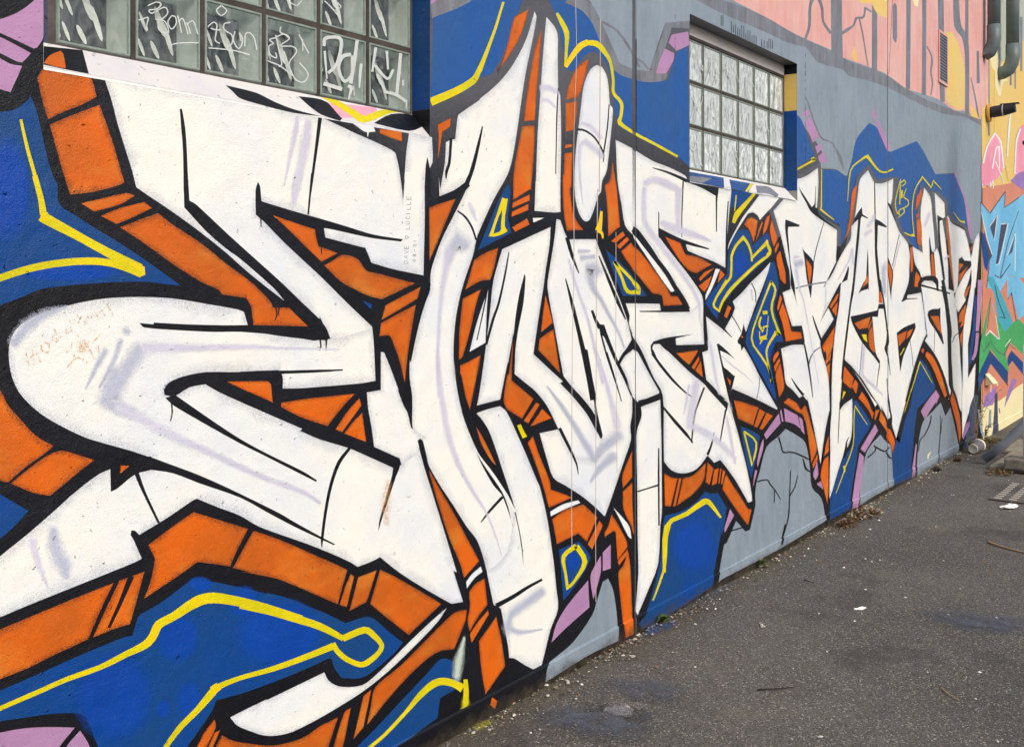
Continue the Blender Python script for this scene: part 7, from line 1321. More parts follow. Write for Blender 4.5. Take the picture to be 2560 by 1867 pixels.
TAGS = """4288,4363 4264,4360 4290,4377 4265,4372 4290,4390 4264,4387 4292,4399 4267,4403 4297,4404 4283,4419 4316,4412 4311,4430 4347,4419 4347,4439 4378,4424 4382,4445 4396,4423 4412,4444 4401,4418 4428,4431 4404,4407 4432,4413 4403,4390 4431,4394 4400,4372 4427,4374 4395,4348 4421,4349 4386,4321 4412,4320 4376,4294 4400,4292 4364,4271 4386,4267 4351,4255 4370,4247 4335,4242 4352,4231 4318,4229 4334,4218 4301,4215 4317,4204
4271,4332 4291,4337 4274,4313 4293,4317 4276,4293 4294,4297 4279,4273 4296,4277 4282,4253 4298,4256 4285,4233 4300,4236 4288,4213 4301,4216 4291,4193 4303,4196 4294,4173 4305,4175
4499,4363 4503,4344 4480,4358 4484,4338 4459,4353 4464,4333 4437,4346 4450,4327 4416,4333 4439,4320 4402,4314 4428,4308 4390,4293 4417,4290 4383,4270 4409,4271 4382,4249 4407,4254 4388,4227 4412,4236 4400,4204 4424,4215 4416,4184 4439,4199 4436,4172 4449,4194 4464,4178 4454,4195 4487,4193 4468,4204 4506,4212 4483,4219 4518,4235 4494,4236 4523,4261 4498,4257 4522,4290 4498,4285 4519,4320 4496,4316 4517,4350 4495,4345
4536,4446 4565,4449 4530,4411 4559,4414 4524,4376 4553,4379 4518,4342 4547,4344 4512,4308 4540,4310 4505,4275 4533,4276 4497,4242 4525,4243 4490,4209 4518,4210 4482,4177 4510,4178
4574,4311 4598,4313 4571,4293 4595,4295 4568,4275 4593,4277 4566,4257 4590,4259 4564,4238 4588,4241 4564,4219 4585,4221 4564,4199 4582,4201 4564,4179 4579,4181 4565,4160 4577,4161
4267,4131 4276,4154 4418,4120 4428,4143
4466,4149 4477,4170 4475,4148 4485,4168 4484,4147 4496,4168 4486,4147 4509,4164 4486,4147 4516,4153 4487,4136 4510,4136 4483,4118 4501,4117 4477,4097 4490,4096 4472,4077 4481,4076
4517,4166 4525,4168 4523,4104 4529,4105
4701,4434 4727,4436 4673,4277 4692,4279
4695,4318 4712,4331 4725,4298 4742,4311 4756,4276 4774,4289 4787,4257 4802,4271 4816,4248 4823,4266 4846,4259 4829,4269 4861,4280 4840,4283 4872,4303 4850,4305 4884,4323 4863,4326
4928,4438 4960,4442 4924,4408 4956,4412 4921,4379 4952,4382 4917,4349 4948,4352 4912,4317 4944,4320 4907,4283 4938,4285 4902,4246 4932,4249 4897,4210 4926,4212 4892,4173 4920,4175
4803,4429 4826,4434 4816,4314 4834,4318
4714,4265 4734,4276 4798,4162 4819,4172
4785,4162 4790,4181 4811,4162 4817,4181 4838,4162 4844,4182 4864,4162 4872,4181 4889,4159 4901,4179 4915,4154 4929,4172 4942,4146 4957,4163 4970,4138 4985,4153 4999,4129 5012,4144
4994,4135 5005,4136 4990,4097 4998,4098
4957,4271 4976,4274 4958,4234 4974,4237
4010,4560 4013,4565 4023,4556 4027,4562 4037,4552 4041,4559 4050,4550 4053,4557 4064,4551 4063,4557 4076,4557 4071,4562 4086,4567 4079,4570 4094,4578 4087,4580 4102,4587 4096,4589
4278,4625 4284,4631 4294,4617 4300,4623 4311,4609 4317,4615 4327,4600 4334,4607 4343,4591 4350,4597 4358,4582 4365,4587 4373,4571 4379,4576 4387,4560 4392,4564 4401,4550 4406,4553
4362,4643 4369,4650 4376,4638 4383,4644 4392,4632 4398,4638 4404,4626 4412,4632 4408,4621 4419,4624 4405,4617 4411,4613 4393,4610 4397,4605 4378,4602 4381,4597 4364,4594 4367,4589
3037,4258 3036,4264 3045,4262 3043,4267 3052,4265 3051,4271 3060,4269 3058,4274 3067,4272 3065,4277 3075,4276 3072,4281 3082,4280 3080,4285 3087,4281 3088,4288 3088,4281 3095,4285 3088,4277 3095,4277 3085,4266 3092,4266 3082,4254 3088,4254 3080,4244 3086,4245 3080,4236 3087,4238 3081,4230 3088,4232 3083,4224 3089,4227 3084,4218 3091,4221
3089,4340 3086,4344 3102,4348 3099,4353 3116,4357 3113,4362 3129,4364 3127,4369 3139,4369 3138,4375 3147,4370 3148,4376 3154,4370 3158,4376 3160,4367 3165,4373 3161,4365 3169,4368 3160,4361 3167,4360 3156,4355 3161,4352 3149,4348 3154,4344 3142,4342 3145,4337 3131,4337 3132,4331 3117,4332 3117,4326 3103,4328 3104,4322 3093,4324 3098,4319 3092,4316 3099,4319 3096,4310 3101,4315 3104,4307 3107,4313 3114,4307 3112,4313 3129,4317 3126,4321 3149,4331 3146,4335 3169,4345 3166,4350 3183,4352 3182,4358 3191,4352 3195,4358 3197,4347 3203,4352 3200,4340 3207,4343 3201,4333 3208,4334 3198,4325 3204,4324 3191,4316 3196,4313 3181,4306 3186,4303 3172,4299 3175,4294 3163,4295 3164,4289 3153,4292 3153,4286 3141,4290 3141,4284 3130,4287 3130,4281
3153,4297 3160,4297 3150,4284 3157,4285 3147,4272 3153,4272 3144,4260 3151,4260 3144,4249 3151,4251 3147,4240 3154,4244 3153,4233 3158,4238 3160,4228 3164,4234 3168,4225 3171,4231 3179,4224 3180,4230 3191,4225 3192,4231 3204,4228 3202,4233 3213,4235 3205,4236 3213,4246 3206,4244 3208,4260 3202,4257 3202,4273 3195,4270 3194,4284 3188,4279 3186,4289 3182,4284 3176,4292 3173,4286 3167,4294 3164,4288 3158,4296 3155,4290
3224,4324 3230,4322 3217,4314 3223,4312 3210,4304 3216,4302 3204,4294 3210,4293 3201,4283 3208,4285 3204,4273 3210,4276 3210,4263 3216,4267 3217,4255 3223,4260 3226,4251 3227,4258 3236,4256 3232,4260 3245,4265 3239,4268 3252,4276 3246,4278 3257,4286 3250,4287 3259,4296 3252,4295 3258,4306 3251,4304 3256,4315 3249,4312 3252,4322 3246,4318 3247,4326 3243,4320 3240,4326 3238,4320 3234,4326 3232,4320 3228,4326 3226,4320
3259,4329 3266,4332 3263,4318 3270,4321 3266,4307 3273,4310 3270,4296 3277,4299 3273,4286 3280,4288 3275,4276 3282,4278 3278,4266 3285,4268 3280,4256 3287,4258 3282,4246 3289,4248
3270,4295 3264,4298 3277,4304 3271,4306 3284,4314 3278,4316 3289,4319 3286,4325 3291,4319 3297,4324 3299,4308 3305,4312 3307,4289 3314,4292 3315,4266 3322,4270 3323,4245 3330,4249
3314,4305 3321,4309 3317,4298 3324,4302 3321,4291 3328,4294 3324,4284 3331,4287 3328,4277 3334,4280 3330,4271 3337,4274 3332,4265 3339,4268 3334,4258 3342,4261 3337,4252 3344,4255
3324,4298 3320,4302 3332,4305 3328,4309 3341,4312 3337,4316 3348,4317 3346,4323 3353,4319 3355,4326 3357,4317 3363,4321 3361,4310 3368,4314 3365,4302 3372,4305 3369,4293 3376,4297 3373,4285 3380,4288 3376,4276 3384,4279 3380,4266 3387,4269 3383,4257 3390,4260
3219,4170 3217,4176 3234,4176 3232,4181 3248,4181 3247,4187 3264,4187 3262,4192 3281,4192 3280,4197 3305,4197 3305,4203 3333,4202 3333,4209 3362,4208 3362,4214 3391,4214 3391,4220
3533,4442 3538,4438 3523,4434 3528,4430 3513,4425 3517,4421 3503,4417 3510,4414 3499,4407 3507,4409 3503,4398 3510,4403 3512,4391 3518,4396 3523,4385 3528,4391 3535,4384 3535,4390 3547,4389 3543,4394 3559,4399 3554,4403 3569,4411 3562,4413 3574,4421 3565,4420 3569,4429 3563,4424 3559,4434 3554,4428 3548,4439 3543,4433 3538,4443 3533,4437
3451,4308 3446,4312 3459,4317 3454,4320 3468,4326 3463,4329 3476,4333 3472,4337 3483,4337 3481,4343 3488,4339 3490,4345 3494,4338 3498,4345 3499,4336 3505,4341 3502,4332 3510,4335 3503,4324 3511,4325 3501,4313 3509,4313 3499,4300 3507,4301 3497,4288 3505,4289 3495,4277 3503,4278 3493,4266 3500,4267 3491,4255 3499,4257 3492,4246 3500,4250 3498,4241 3504,4246 3507,4238 3510,4244 3516,4237 3519,4243 3524,4235 3527,4241
3466,4303 3468,4309 3475,4302 3477,4309 3483,4301 3485,4308 3492,4301 3493,4308 3500,4301 3502,4308 3509,4303 3510,4309 3518,4304 3518,4311 3527,4306 3526,4313 3535,4308 3535,4314
3594,4366 3595,4360 3583,4363 3584,4356 3571,4359 3573,4353 3560,4355 3563,4350 3552,4349 3558,4346 3547,4340 3555,4340 3545,4331 3553,4332 3547,4321 3554,4324 3552,4313 3558,4318 3563,4307 3567,4313 3578,4304 3581,4310 3592,4300 3597,4306 3601,4294 3608,4299 3605,4286 3613,4288 3606,4274 3614,4276 3604,4263 3612,4263 3601,4253 3608,4252 3595,4246 3601,4242 3586,4239 3590,4234 3577,4235 3579,4229 3571,4233 3568,4227 3566,4236 3560,4231 3560,4243 3553,4239 3554,4251 3547,4247 3548,4260 3541,4255
3620,4321 3628,4321 3617,4308 3625,4308 3613,4295 3620,4295 3610,4282 3618,4283 3610,4269 3618,4272 3616,4256 3624,4260 3626,4243 3633,4248 3637,4233 3643,4238 3650,4229 3650,4236 3661,4238 3655,4241 3671,4252 3663,4253 3678,4269 3670,4269 3681,4283 3673,4282 3678,4296 3670,4293 3670,4308 3663,4304 3662,4318 3656,4313 3653,4323 3657,4315 3651,4312 3659,4315 3655,4301 3662,4304 3659,4287 3667,4290 3663,4275 3671,4278
3694,4253 3686,4252 3695,4271 3687,4269 3695,4289 3687,4288 3696,4306 3688,4305 3699,4318 3692,4319 3704,4323 3698,4327 3710,4327 3708,4333 3717,4329 3718,4336 3724,4329 3728,4336 3732,4326 3737,4332 3740,4321 3746,4326 3747,4313 3754,4318 3754,4304 3761,4308 3759,4292 3767,4296 3762,4279 3770,4281 3766,4264 3774,4267 3769,4250 3777,4252
3453,4198 3453,4204 3481,4201 3481,4207 3509,4204 3510,4211 3538,4207 3538,4214 3564,4210 3565,4216 3589,4212 3590,4218 3611,4213 3613,4220 3633,4214 3635,4220 3654,4214 3656,4221 3673,4213 3675,4220 3690,4212 3693,4219 3707,4210 3710,4217 3725,4209 3728,4216
3941,4409 3949,4409 3939,4401 3947,4401 3936,4392 3944,4392 3934,4383 3943,4385 3936,4376 3944,4381 3943,4372 3948,4379 3952,4371 3955,4378 3962,4370 3965,4377 3971,4369 3975,4375 3978,4366 3984,4372 3987,4362 3992,4368 3995,4358 4001,4364 4003,4354 4009,4360
3917,4348 3919,4342 3901,4342 3903,4336 3884,4336 3886,4330 3870,4330 3873,4324 3859,4323 3869,4321 3863,4314 3869,4320 3873,4311 3878,4317 3883,4307 3889,4313 3885,4305 3896,4307 3883,4304 3888,4299 3874,4299 3877,4293 3862,4293 3867,4288 3854,4284 3862,4283 3853,4272 3861,4274 3855,4259 3863,4262 3859,4246 3867,4250 3865,4237 3872,4242 3876,4230 3881,4237 3890,4227 3893,4233 3903,4225 3905,4232 3915,4227 3910,4233 3919,4235 3910,4234 3917,4243 3908,4240 3914,4252 3905,4249 3911,4260 3903,4257
3903,4354 3911,4357 3911,4325 3920,4328 3920,4296 3929,4299 3929,4269 3937,4272 3935,4246 3944,4249 3940,4232 3948,4235 3944,4219 3952,4221 3946,4207 3955,4209 3946,4198 3955,4199 3944,4195 3951,4192 3940,4192 3944,4187 3933,4189 3937,4183 3927,4185 3931,4180
3914,4345 3911,4351 3930,4352 3926,4358 3946,4361 3943,4366 3960,4367 3959,4374 3972,4370 3973,4377 3983,4369 3988,4376 3994,4365 4001,4371 4001,4359 4010,4364 4002,4354 4011,4352 3990,4343 3996,4339 3967,4328 3972,4323 3945,4313 3950,4309 3933,4300 3946,4305 3952,4298 3953,4305 3978,4303 3978,4310 4006,4309 4007,4316 4028,4311 4030,4318 4041,4309 4045,4316 4051,4305 4058,4311 4057,4299 4066,4303 4058,4291 4067,4291 4049,4276 4057,4274 4032,4257 4039,4254 4013,4236 4021,4234 4002,4217 4011,4217 4002,4200 4011,4202 4008,4184 4016,4188 4016,4171 4025,4175 4025,4159 4033,4163 4032,4148 4040,4152 4040,4138 4047,4143 4049,4130 4056,4136 4060,4124 4065,4131 4074,4121 4078,4128 4091,4119 4093,4126 4107,4120 4107,4127 4122,4125 4118,4131 4135,4136 4128,4139 4146,4150 4138,4152 4154,4166 4144,4166 4154,4182 4144,4179 4143,4196 4136,4190 4126,4208 4119,4203 4107,4221 4100,4215 4089,4233 4082,4227
3846,4199 3849,4205 3869,4196 3872,4203 3892,4193 3895,4200 3915,4190 3918,4197 3937,4185 3942,4192 3961,4177 3966,4184 3984,4167 3989,4173 4008,4156 4013,4162 4032,4146 4037,4152
4076,4390 4084,4395 4084,4379 4092,4384 4093,4368 4101,4373 4101,4357 4109,4361 4110,4345 4118,4350 4120,4333 4128,4338 4130,4321 4138,4326 4140,4309 4149,4313 4151,4296 4159,4301
4104,4367 4113,4369 4104,4302 4113,4304"""

def clip(poly, ax, val, keep_less):
    out = []; n = len(poly)
    for i in range(n):
        p, q = poly[i], poly[(i + 1) % n]
        pi = (p[ax] <= val) if keep_less else (p[ax] >= val)
        qi = (q[ax] <= val) if keep_less else (q[ax] >= val)
        if pi: out.append(p)
        if pi != qi:
            t = (val - p[ax]) / (q[ax] - p[ax])
            out.append(tuple(p[k] + (q[k] - p[k]) * t for k in range(len(p))))
    return out if len(out) > 2 else []
def bbox(p): return min(q[0] for q in p), max(q[0] for q in p), min(q[1] for q in p), max(q[1] for q in p)
def cut_openings(polys):
    for (a, b, z0, z1) in (OPEN1, OPEN2):
        res = []
        for p in polys:
            x0, x1, y0, y1 = bbox(p)
            if x1 <= a or x0 >= b or y1 <= z0 or y0 >= z1: res.append(p); continue
            res += [clip(p, 0, a, True), clip(p, 0, b, False)]
            mid = clip(p, 0, a, False); mid = clip(mid, 0, b, True) if mid else []
            if mid: res += [clip(mid, 1, z0, True), clip(mid, 1, z1, False)]
        polys = [p for p in res if p]
    return polys
def drape(polys):
    """split at the joints and the plinth; returns (poly, y of the surface)"""
    res = []
    cuts = [(-99, G1A, 0.0), (G1A, G1B, GROOVE_D), (G1B, G2A, 0.0), (G2A, G2B, GROOVE_D), (G2B, 99, 0.0)]
    for p in polys:
        x0, x1, _, _ = bbox(p)
        for a, b, d in cuts:
            if x1 <= a or x0 >= b: continue
            q = p
            if x0 < a: q = clip(q, 0, a, False)
            if q and x1 > b: q = clip(q, 0, b, True)
            if not q: continue
            _, _, z0, z1 = bbox(q)
            if d or z0 >= PLINTH + 0.006: res.append((q, d)); continue
            hi = clip(q, 1, PLINTH + 0.006, False)
            if hi: res.append((hi, 0.0))
            lo = clip(q, 1, PLINTH, True)
            if lo: res.append((lo, -PLINTH_P))
            md = clip(clip(q, 1, PLINTH, False) or [], 1, PLINTH + 0.006, True) if z1 > PLINTH else []
            if md: res.append((md, None))
    return res
def smooth(pts, fl):
    n = len(pts); out = []
    for i in range(n):
        p0, p1, p2, p3 = pts[i - 1], pts[i], pts[(i + 1) % n], pts[(i + 2) % n]
        out.append(p1)
        s1, s2 = fl[i], fl[(i + 1) % n]
        if not (s1 or s2): continue
        d = (p2[0] - p1[0], p2[1] - p1[1]); L = math.hypot(*d)
        def tan(a, b, on):
            if not on: return d
            m = ((b[0] - a[0]) / 2, (b[1] - a[1]) / 2); l = math.hypot(*m)
            return m if l <= 1.1 * L else (m[0] * 1.1 * L / l, m[1] * 1.1 * L / l)
        m1, m2 = tan(p0, p2, s1), tan(p1, p3, s2)
        for t in (0.33, 0.66):
            h = (2 * t ** 3 - 3 * t * t + 1, t ** 3 - 2 * t * t + t, -2 * t ** 3 + 3 * t * t, t ** 3 - t * t)
            out.append(tuple(h[0] * p1[k] + h[1] * m1[k] + h[2] * p2[k] + h[3] * m2[k] for k in (0, 1)))
    return out
def fill(poly):
    vs, _, fs, _, _, _ = delaunay_2d_cdt([Vector(p[:2]) for p in poly], [], [list(range(len(poly)))], 1, 1e-6)
    return [tuple(v) for v in vs], fs

PARTS = {'l1': 'painted_letter', 'l2': 'painted_letter', 'l3': 'painted_letter', 'l4': 'painted_letter', 'l5': 'painted_letter', 'l6': 'painted_letter',
         'l7': 'painted_letter', 'l8': 'painted_letter', 'l9': 'painted_letter', 'bg': 'painted_background', 'up': 'painted_background',
         'yl': 'yellow_highlight', 'cr': 'painted_crack', 'sl1': 'painted_sill', 'sl2': 'painted_sill', 'nb': 'neighbour_paint'}
PNAME = {'W': 'white_fill', 'O': 'orange_side', 'K': 'black_line', 'k': 'faded_black_line', 'L': 'lavender_shade', 'J': 'grey_shade', 'S': 'rust_mark', 'Y': 'yellow_fill',
         'B': 'blue_fill', 'b': 'glare_blue_fill', 'V': 'cobalt_spot', 'P': 'lilac_fill', 'G': 'grey_fill', 'D': 'dark_grey_line', 'U': 'thin_line', 'F': 'handwriting', 'H': 'cream_fill', 'A': 'amber_accent',
         'N': 'pink_fill', 'M': 'mustard_fill', 'R': 'coral_fill', 'I': 'rose_fill', 'Q': 'violet_fill', 'C': 'sky_blue_fill', 'T': 'teal_fill', 'E': 'green_fill', 'X': 'sage_fill', 'Z': 'slate_line'}
bins = {}
placed = []
def overspray(grp, colr, poly, off):
    """soft outline overspray drifting a centimetre or two into a filled shape"""
    n = len(poly); area = per = 0.0
    for i in range(n):
        a, c = poly[i], poly[(i + 1) % n]; area += a[0] * c[1] - c[0] * a[1]; per += math.hypot(c[0] - a[0], c[1] - a[1])
    sgn = 1 if area > 0 else -1; area = abs(area) / 2
    ins = min(0.030 if colr == 'W' else 0.013, 0.55 * area / per)
    inner = []
    for i in range(n):
        a, p, c = poly[i - 1], poly[i], poly[(i + 1) % n]
        l1 = math.hypot(p[0] - a[0], p[1] - a[1]) or 1; l2 = math.hypot(c[0] - p[0], c[1] - p[1]) or 1
        nx = -((p[1] - a[1]) / l1 + (c[1] - p[1]) / l2) * sgn; nz = ((p[0] - a[0]) / l1 + (c[0] - p[0]) / l2) * sgn
        l = math.hypot(nx, nz) or 1; k = ins * (0.6 + 0.8 * random.random())
        k = min(k, 0.6 * (l1 + l2))
        inner.append((p[0] + nx / l * k, p[1] + nz / l * k))
    vs, fs, al = bins.setdefault((grp, 'J' if colr == 'W' else 'K', 'e'), ([], [], []))
    peak = 0.42 if colr == 'W' else 0.5
    for i in range(n):
        j = (i + 1) % n
        q0 = [(poly[i][0], poly[i][1], peak), (poly[j][0], poly[j][1], peak), (inner[j][0], inner[j][1], 0.0), (inner[i][0], inner[i][1], 0.0)]
        for q, d in drape(cut_openings([q0])):
            if d is None: continue
            b = len(vs); vs += [(x, d - off, z) for x, z, _ in q]; al += [w for _, _, w in q]; fs.append(tuple(range(b, b + len(q))))
for line in MURAL.split('\n'):
    tk = line.split()
    if len(tk) < 4: continue
    kind, colr, grp = tk[0][0], tk[0][1:], tk[1]
    pts, fl = [], []
    for a in tk[2:]:
        s = a.endswith('s'); u, w = a.rstrip('s').split(',')
        pts.append((int(u) / 2000, int(w) / 2000)); fl.append(s)
    bb = bbox(pts); lev = 1
    for (o2, l2) in placed:
        if l2 >= lev and o2[0] < bb[1] and o2[1] > bb[0] and o2[2] < bb[3] and o2[3] > bb[2]: lev = l2 + 1
    placed.append((bb, lev))
    off = 0.0003 + lev * 0.000022
    vs, fs, al = bins.setdefault((grp, colr, kind), ([], [], []))
    if kind == 'f':
        poly = smooth(pts, fl)
        if grp.startswith('sl'):
            v2, f2 = fill(poly); b = len(vs)
            for (x, y) in v2:
                y = min(max(y, 0.0), DEP); z = ZS + (ZW - ZS) * y / DEP
                vs.append((x, y - off * 0.7, z + off * 0.7))
            fs += [tuple(i + b for i in f) for f in f2]; continue
        if grp[0] == 'l' and colr in 'WO': overspray(grp, colr, poly, off + 0.000009)
        for q, d in drape(cut_openings([poly])):
            try: v2, f2 = fill(q)
            except Exception: continue
            b = len(vs)
            for (x, z) in v2:
                yy = d if d is not None else -PLINTH_P * (1 - min(1, max(0, (z - PLINTH) / 0.006)))
                vs.append((x, yy - off, z))
            fs += [tuple(i + b for i in f) for f in f2]
    elif kind == 't':
        n = len(pts) // 2
        for i in range(n - 1):
            poly = [pts[2 * i], pts[2 * i + 2], pts[2 * i + 3], pts[2 * i + 1]]
            if grp.startswith('sl'):
                b = len(vs)
                for (x, y) in poly:
                    y = min(max(y, 0.0), DEP); vs.append((x, y - off * 0.7, ZS + (ZW - ZS) * y / DEP + off * 0.7))
                fs.append((b, b + 1, b + 2, b + 3)); continue
            for q, d in drape(cut_openings([poly])):
                b = len(vs)
                for (x, z) in q:
                    yy = d if d is not None else -PLINTH_P * (1 - min(1, max(0, (z - PLINTH) / 0.006)))
                    vs.append((x, yy - off, z))
                fs.append(tuple(range(b, b + len(q))))
    elif kind == 'a':
        n = len(pts) // 2; b = len(vs)
        rows = [(pts[2 * i], pts[2 * i + 1], 1.0) for i in range(n)]
        def ext(r0, r1, f):
            c0 = [(r0[0][k] + r0[1][k]) / 2 for k in (0, 1)]; c1 = [(r1[0][k] + r1[1][k]) / 2 for k in (0, 1)]
            w = math.hypot(r0[1][0] - r0[0][0], r0[1][1] - r0[0][1]); l = math.hypot(c0[0] - c1[0], c0[1] - c1[1]) or 1
            d = [(c0[k] - c1[k]) / l * w * f for k in (0, 1)]
            return tuple((r0[j][0] * 0.7 + c0[0] * 0.3 + d[0], r0[j][1] * 0.7 + c0[1] * 0.3 + d[1]) for j in (0, 1)) + (0.0,)
        rows = [ext(rows[0], rows[1], 0.45)] + rows + [ext(rows[-1], rows[-2], 0.45)]
        n += 2
        prof = ((-0.22, 0), (0.08, 0.4), (0.28, 0.85), (0.5, 1.0), (0.72, 0.85), (0.92, 0.4), (1.22, 0))
        grid = [[(p[0] + (q[0] - p[0]) * t, p[1] + (q[1] - p[1]) * t, a * k) for t, a in prof] for p, q, k in rows]
        for i in range(n - 1):
            for k in range(6):
                for poly in cut_openings([[grid[i][k], grid[i][k + 1], grid[i + 1][k + 1], grid[i + 1][k]]]):
                    b = len(vs); vs += [(x, -off, z) for x, z, _ in poly]; al += [w for _, _, w in poly]
                    fs.append(tuple(range(b, b + len(poly))))
    elif kind == 'b':
        cx = sum(p[0] for p in pts) / len(pts); cz = sum(p[1] for p in pts) / len(pts); b = len(vs); n = len(pts)
        vs.append((cx, -off, cz)); al.append(1.0)
        for rr, a in ((0.72, 1.0), (1.1, 0.0)):
            for p in pts: vs.append((cx + (p[0] - cx) * rr, -off, cz + (p[1] - cz) * rr)); al.append(a)
        fs += [(b, b + 1 + i, b + 1 + (i + 1) % n) for i in range(n)]
        fs += [(b + 1 + i, b + 1 + n + i, b + 1 + n + (i + 1) % n, b + 1 + (i + 1) % n) for i in range(n)]

# neighbouring wall stands flush with the first
neigh = empty('neighbour_wall', (12.5, THICK / 2, 0))
tag(neigh, 'yellow and coral wall with blue and green graffiti behind the grey downpipe', 'wall')
m = MB(); m.box(WX1 + 0.012, 16.0, 0, THICK, -0.1, TOP - 0.2); rel(m.build('wall_panel', 'M'), neigh)
m = MB(); m.box(WX1 + 0.012, 16.0, -0.05, THICK + 0.05, TOP - 0.2, TOP - 0.12, 0, 0.01); rel(m.build('coping', 'concrete'), neigh)
m = MB(); m.box(WX1 + 0.0005, WX1 + 0.0115, 0.02, THICK - 0.02, -0.1, TOP - 0.25); rel(m.build('joint_strip', 'mortar'), neigh)

heads = {}
for (grp, colr, kind), (vs, fs, al) in sorted(bins.items(), key=lambda q: -len(q[1][1]) - (1e6 if q[0][1] == 'W' else 0) + (1e5 if q[0][2] == 'e' else 0)):
    if not fs: continue
    mk = colr
    if grp.startswith('sl') and colr == 'W': mk = 'shaded_white'
    if kind in 'ab' and colr in 'YHNk' or kind == 'e': mk = 'a' + colr
    root = neigh if grp == 'nb' else wall
    o = meshob(PARTS[grp] if grp not in heads else ('overspray' if kind == 'e' else PNAME[colr]), vs, fs, mk, alpha=al if kind in 'abe' else None)
    if grp not in heads: heads[grp] = rel(o, root)
    else: o.parent = heads[grp]                     # identity parent space: the head keeps world coordinates
    if grp in heads and o is not heads[grp]: o.matrix_parent_inverse = Matrix.Identity(4)
for g, t in (('l1', 'wide angular first letter with rounded left arm'), ('l2', 'tall swooping second letter'), ('l4', 'pointed V-shaped letter beside the joint'), ('l3', 'upright bar and long oval above the letters')):
    if g in heads: heads[g]['label'] = t

# white marker scribbles on the panes
def stroke_mesh(name, loops, y, w, inv):
    vs, fs = [], []
    for k, lp in enumerate(loops):
        b = len(vs); vs += [(x, y - k * 0.00002, z) for x, z in lp]
        fs += [(b + 2 * i, b + 2 * i + 2, b + 2 * i + 3, b + 2 * i + 1) for i in range(len(lp) // 2 - 1)]
    o = meshob(name, vs, fs, 'marker'); o.parent = w; o.matrix_parent_inverse = inv; return o
loops = [[tuple(int(q) / 2000 for q in a.split(',')) for a in ln.split()] for ln in TAGS.split('\n') if ln.strip()]
loops = [[(x, min(z, 2.64)) for x, z in lp] for lp in loops]
stroke_mesh('marker_tag', loops, DEP - 0.0005, win1, inv1)
def ribbon2(pts, w):
    L, Rr = [], []
    for i, p in enumerate(pts):
        a, b = pts[max(0, i - 1)], pts[min(len(pts) - 1, i + 1)]
        dx, dz = b[0] - a[0], b[1] - a[1]; l = math.hypot(dx, dz) or 1
        L.append((p[0] - dz / l * w, p[1] + dx / l * w)); Rr.append((p[0] + dz / l * w, p[1] - dx / l * w))
    return [v for i in range(len(L)) for v in (L[i], Rr[i])]
loops = []
for r in range(3):
    for c in range(6):
        cx, cz = 4.478 + (c + 0.5) * 0.211, ZW + (r + 0.5) * 0.212
        for k in range(9 if r < 2 else 11):
            x, z = cx + random.uniform(-0.06, 0.06), cz + random.uniform(0.0, 0.08)
            a = random.uniform(-2.4, -0.9); bend = random.uniform(-0.5, 0.5); pts = []
            for s in range(random.randint(4, 8)):
                pts.append((min(max(x, cx - 0.09), cx + 0.09), min(max(z, cz - 0.09), cz + 0.09)))
                x += 0.02 * math.cos(a); z += 0.026 * math.sin(a); a += bend
            loops.append(ribbon2(pts, random.choice((0.0012, 0.0018, 0.0022, 0.0032))))
stroke_mesh('marker_tag', loops, DEP - 0.0005, win2, inv2)

# painted returns of the recesses
def reveal(op, spec):
    xr = op[1]
    for name, mk, y0, y1, z0, z1 in spec:
        rel(meshob('painted_reveal', [(xr - 0.0012, y0, z0), (xr - 0.0012, y1, z0), (xr - 0.0012, y1, z1), (xr - 0.0012, y0, z1)], [(0, 1, 2, 3)], mk))
reveal(OPEN1, [('a', 'B', 0.0005, DEP, ZS + 0.09, OPEN1[3]), ('b', 'K', 0.0005, DEP, ZS + 0.001, ZS + 0.089)])
reveal(OPEN2, [('a', 'B', 0.0005, DEP, ZS + 0.06, 2.47), ('b', 'M', 0.0005, DEP, 2.471, 2.68), ('c', 'K', 0.0005, DEP, 2.681, OPEN2[3])])
# back of recess beside the first window
rel(meshob('painted_reveal', [(OPEN1[0], DEP - 0.0004, ZW), (1.284, DEP - 0.0004, ZW), (1.284, DEP - 0.0004, OPEN1[3]), (OPEN1[0], DEP - 0.0004, OPEN1[3])], [(0, 1, 2, 3)], 'Z'))
# dark grey soffit over the second window
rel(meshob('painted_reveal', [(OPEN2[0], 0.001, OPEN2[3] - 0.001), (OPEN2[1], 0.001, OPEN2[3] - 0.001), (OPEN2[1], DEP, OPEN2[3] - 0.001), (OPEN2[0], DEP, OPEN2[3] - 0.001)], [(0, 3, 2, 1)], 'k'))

# splashed dirt along the foot of the wall
def splash(x0, x1, root):
    n = int((x1 - x0) / 0.06); vs, al, fs = [], [], []
    for i in range(n + 1):
        x = x0 + (x1 - x0) * i / n; hh = 0.035 + 0.03 * random.random()
        for z, a in ((-0.01, 0.95), (0.012, 0.8), (hh, 0.0)): vs.append((x, -PLINTH_P - 0.0022, z)); al.append(a)
    fs = [(3 * i + k, 3 * i + 3 + k, 3 * i + 4 + k, 3 * i + 1 + k) for i in range(n) for k in (0, 1)]
    rel(meshob('dirt_splash', vs, fs, 'dirt', alpha=al), root)
splash(WX0, WX1, wall)

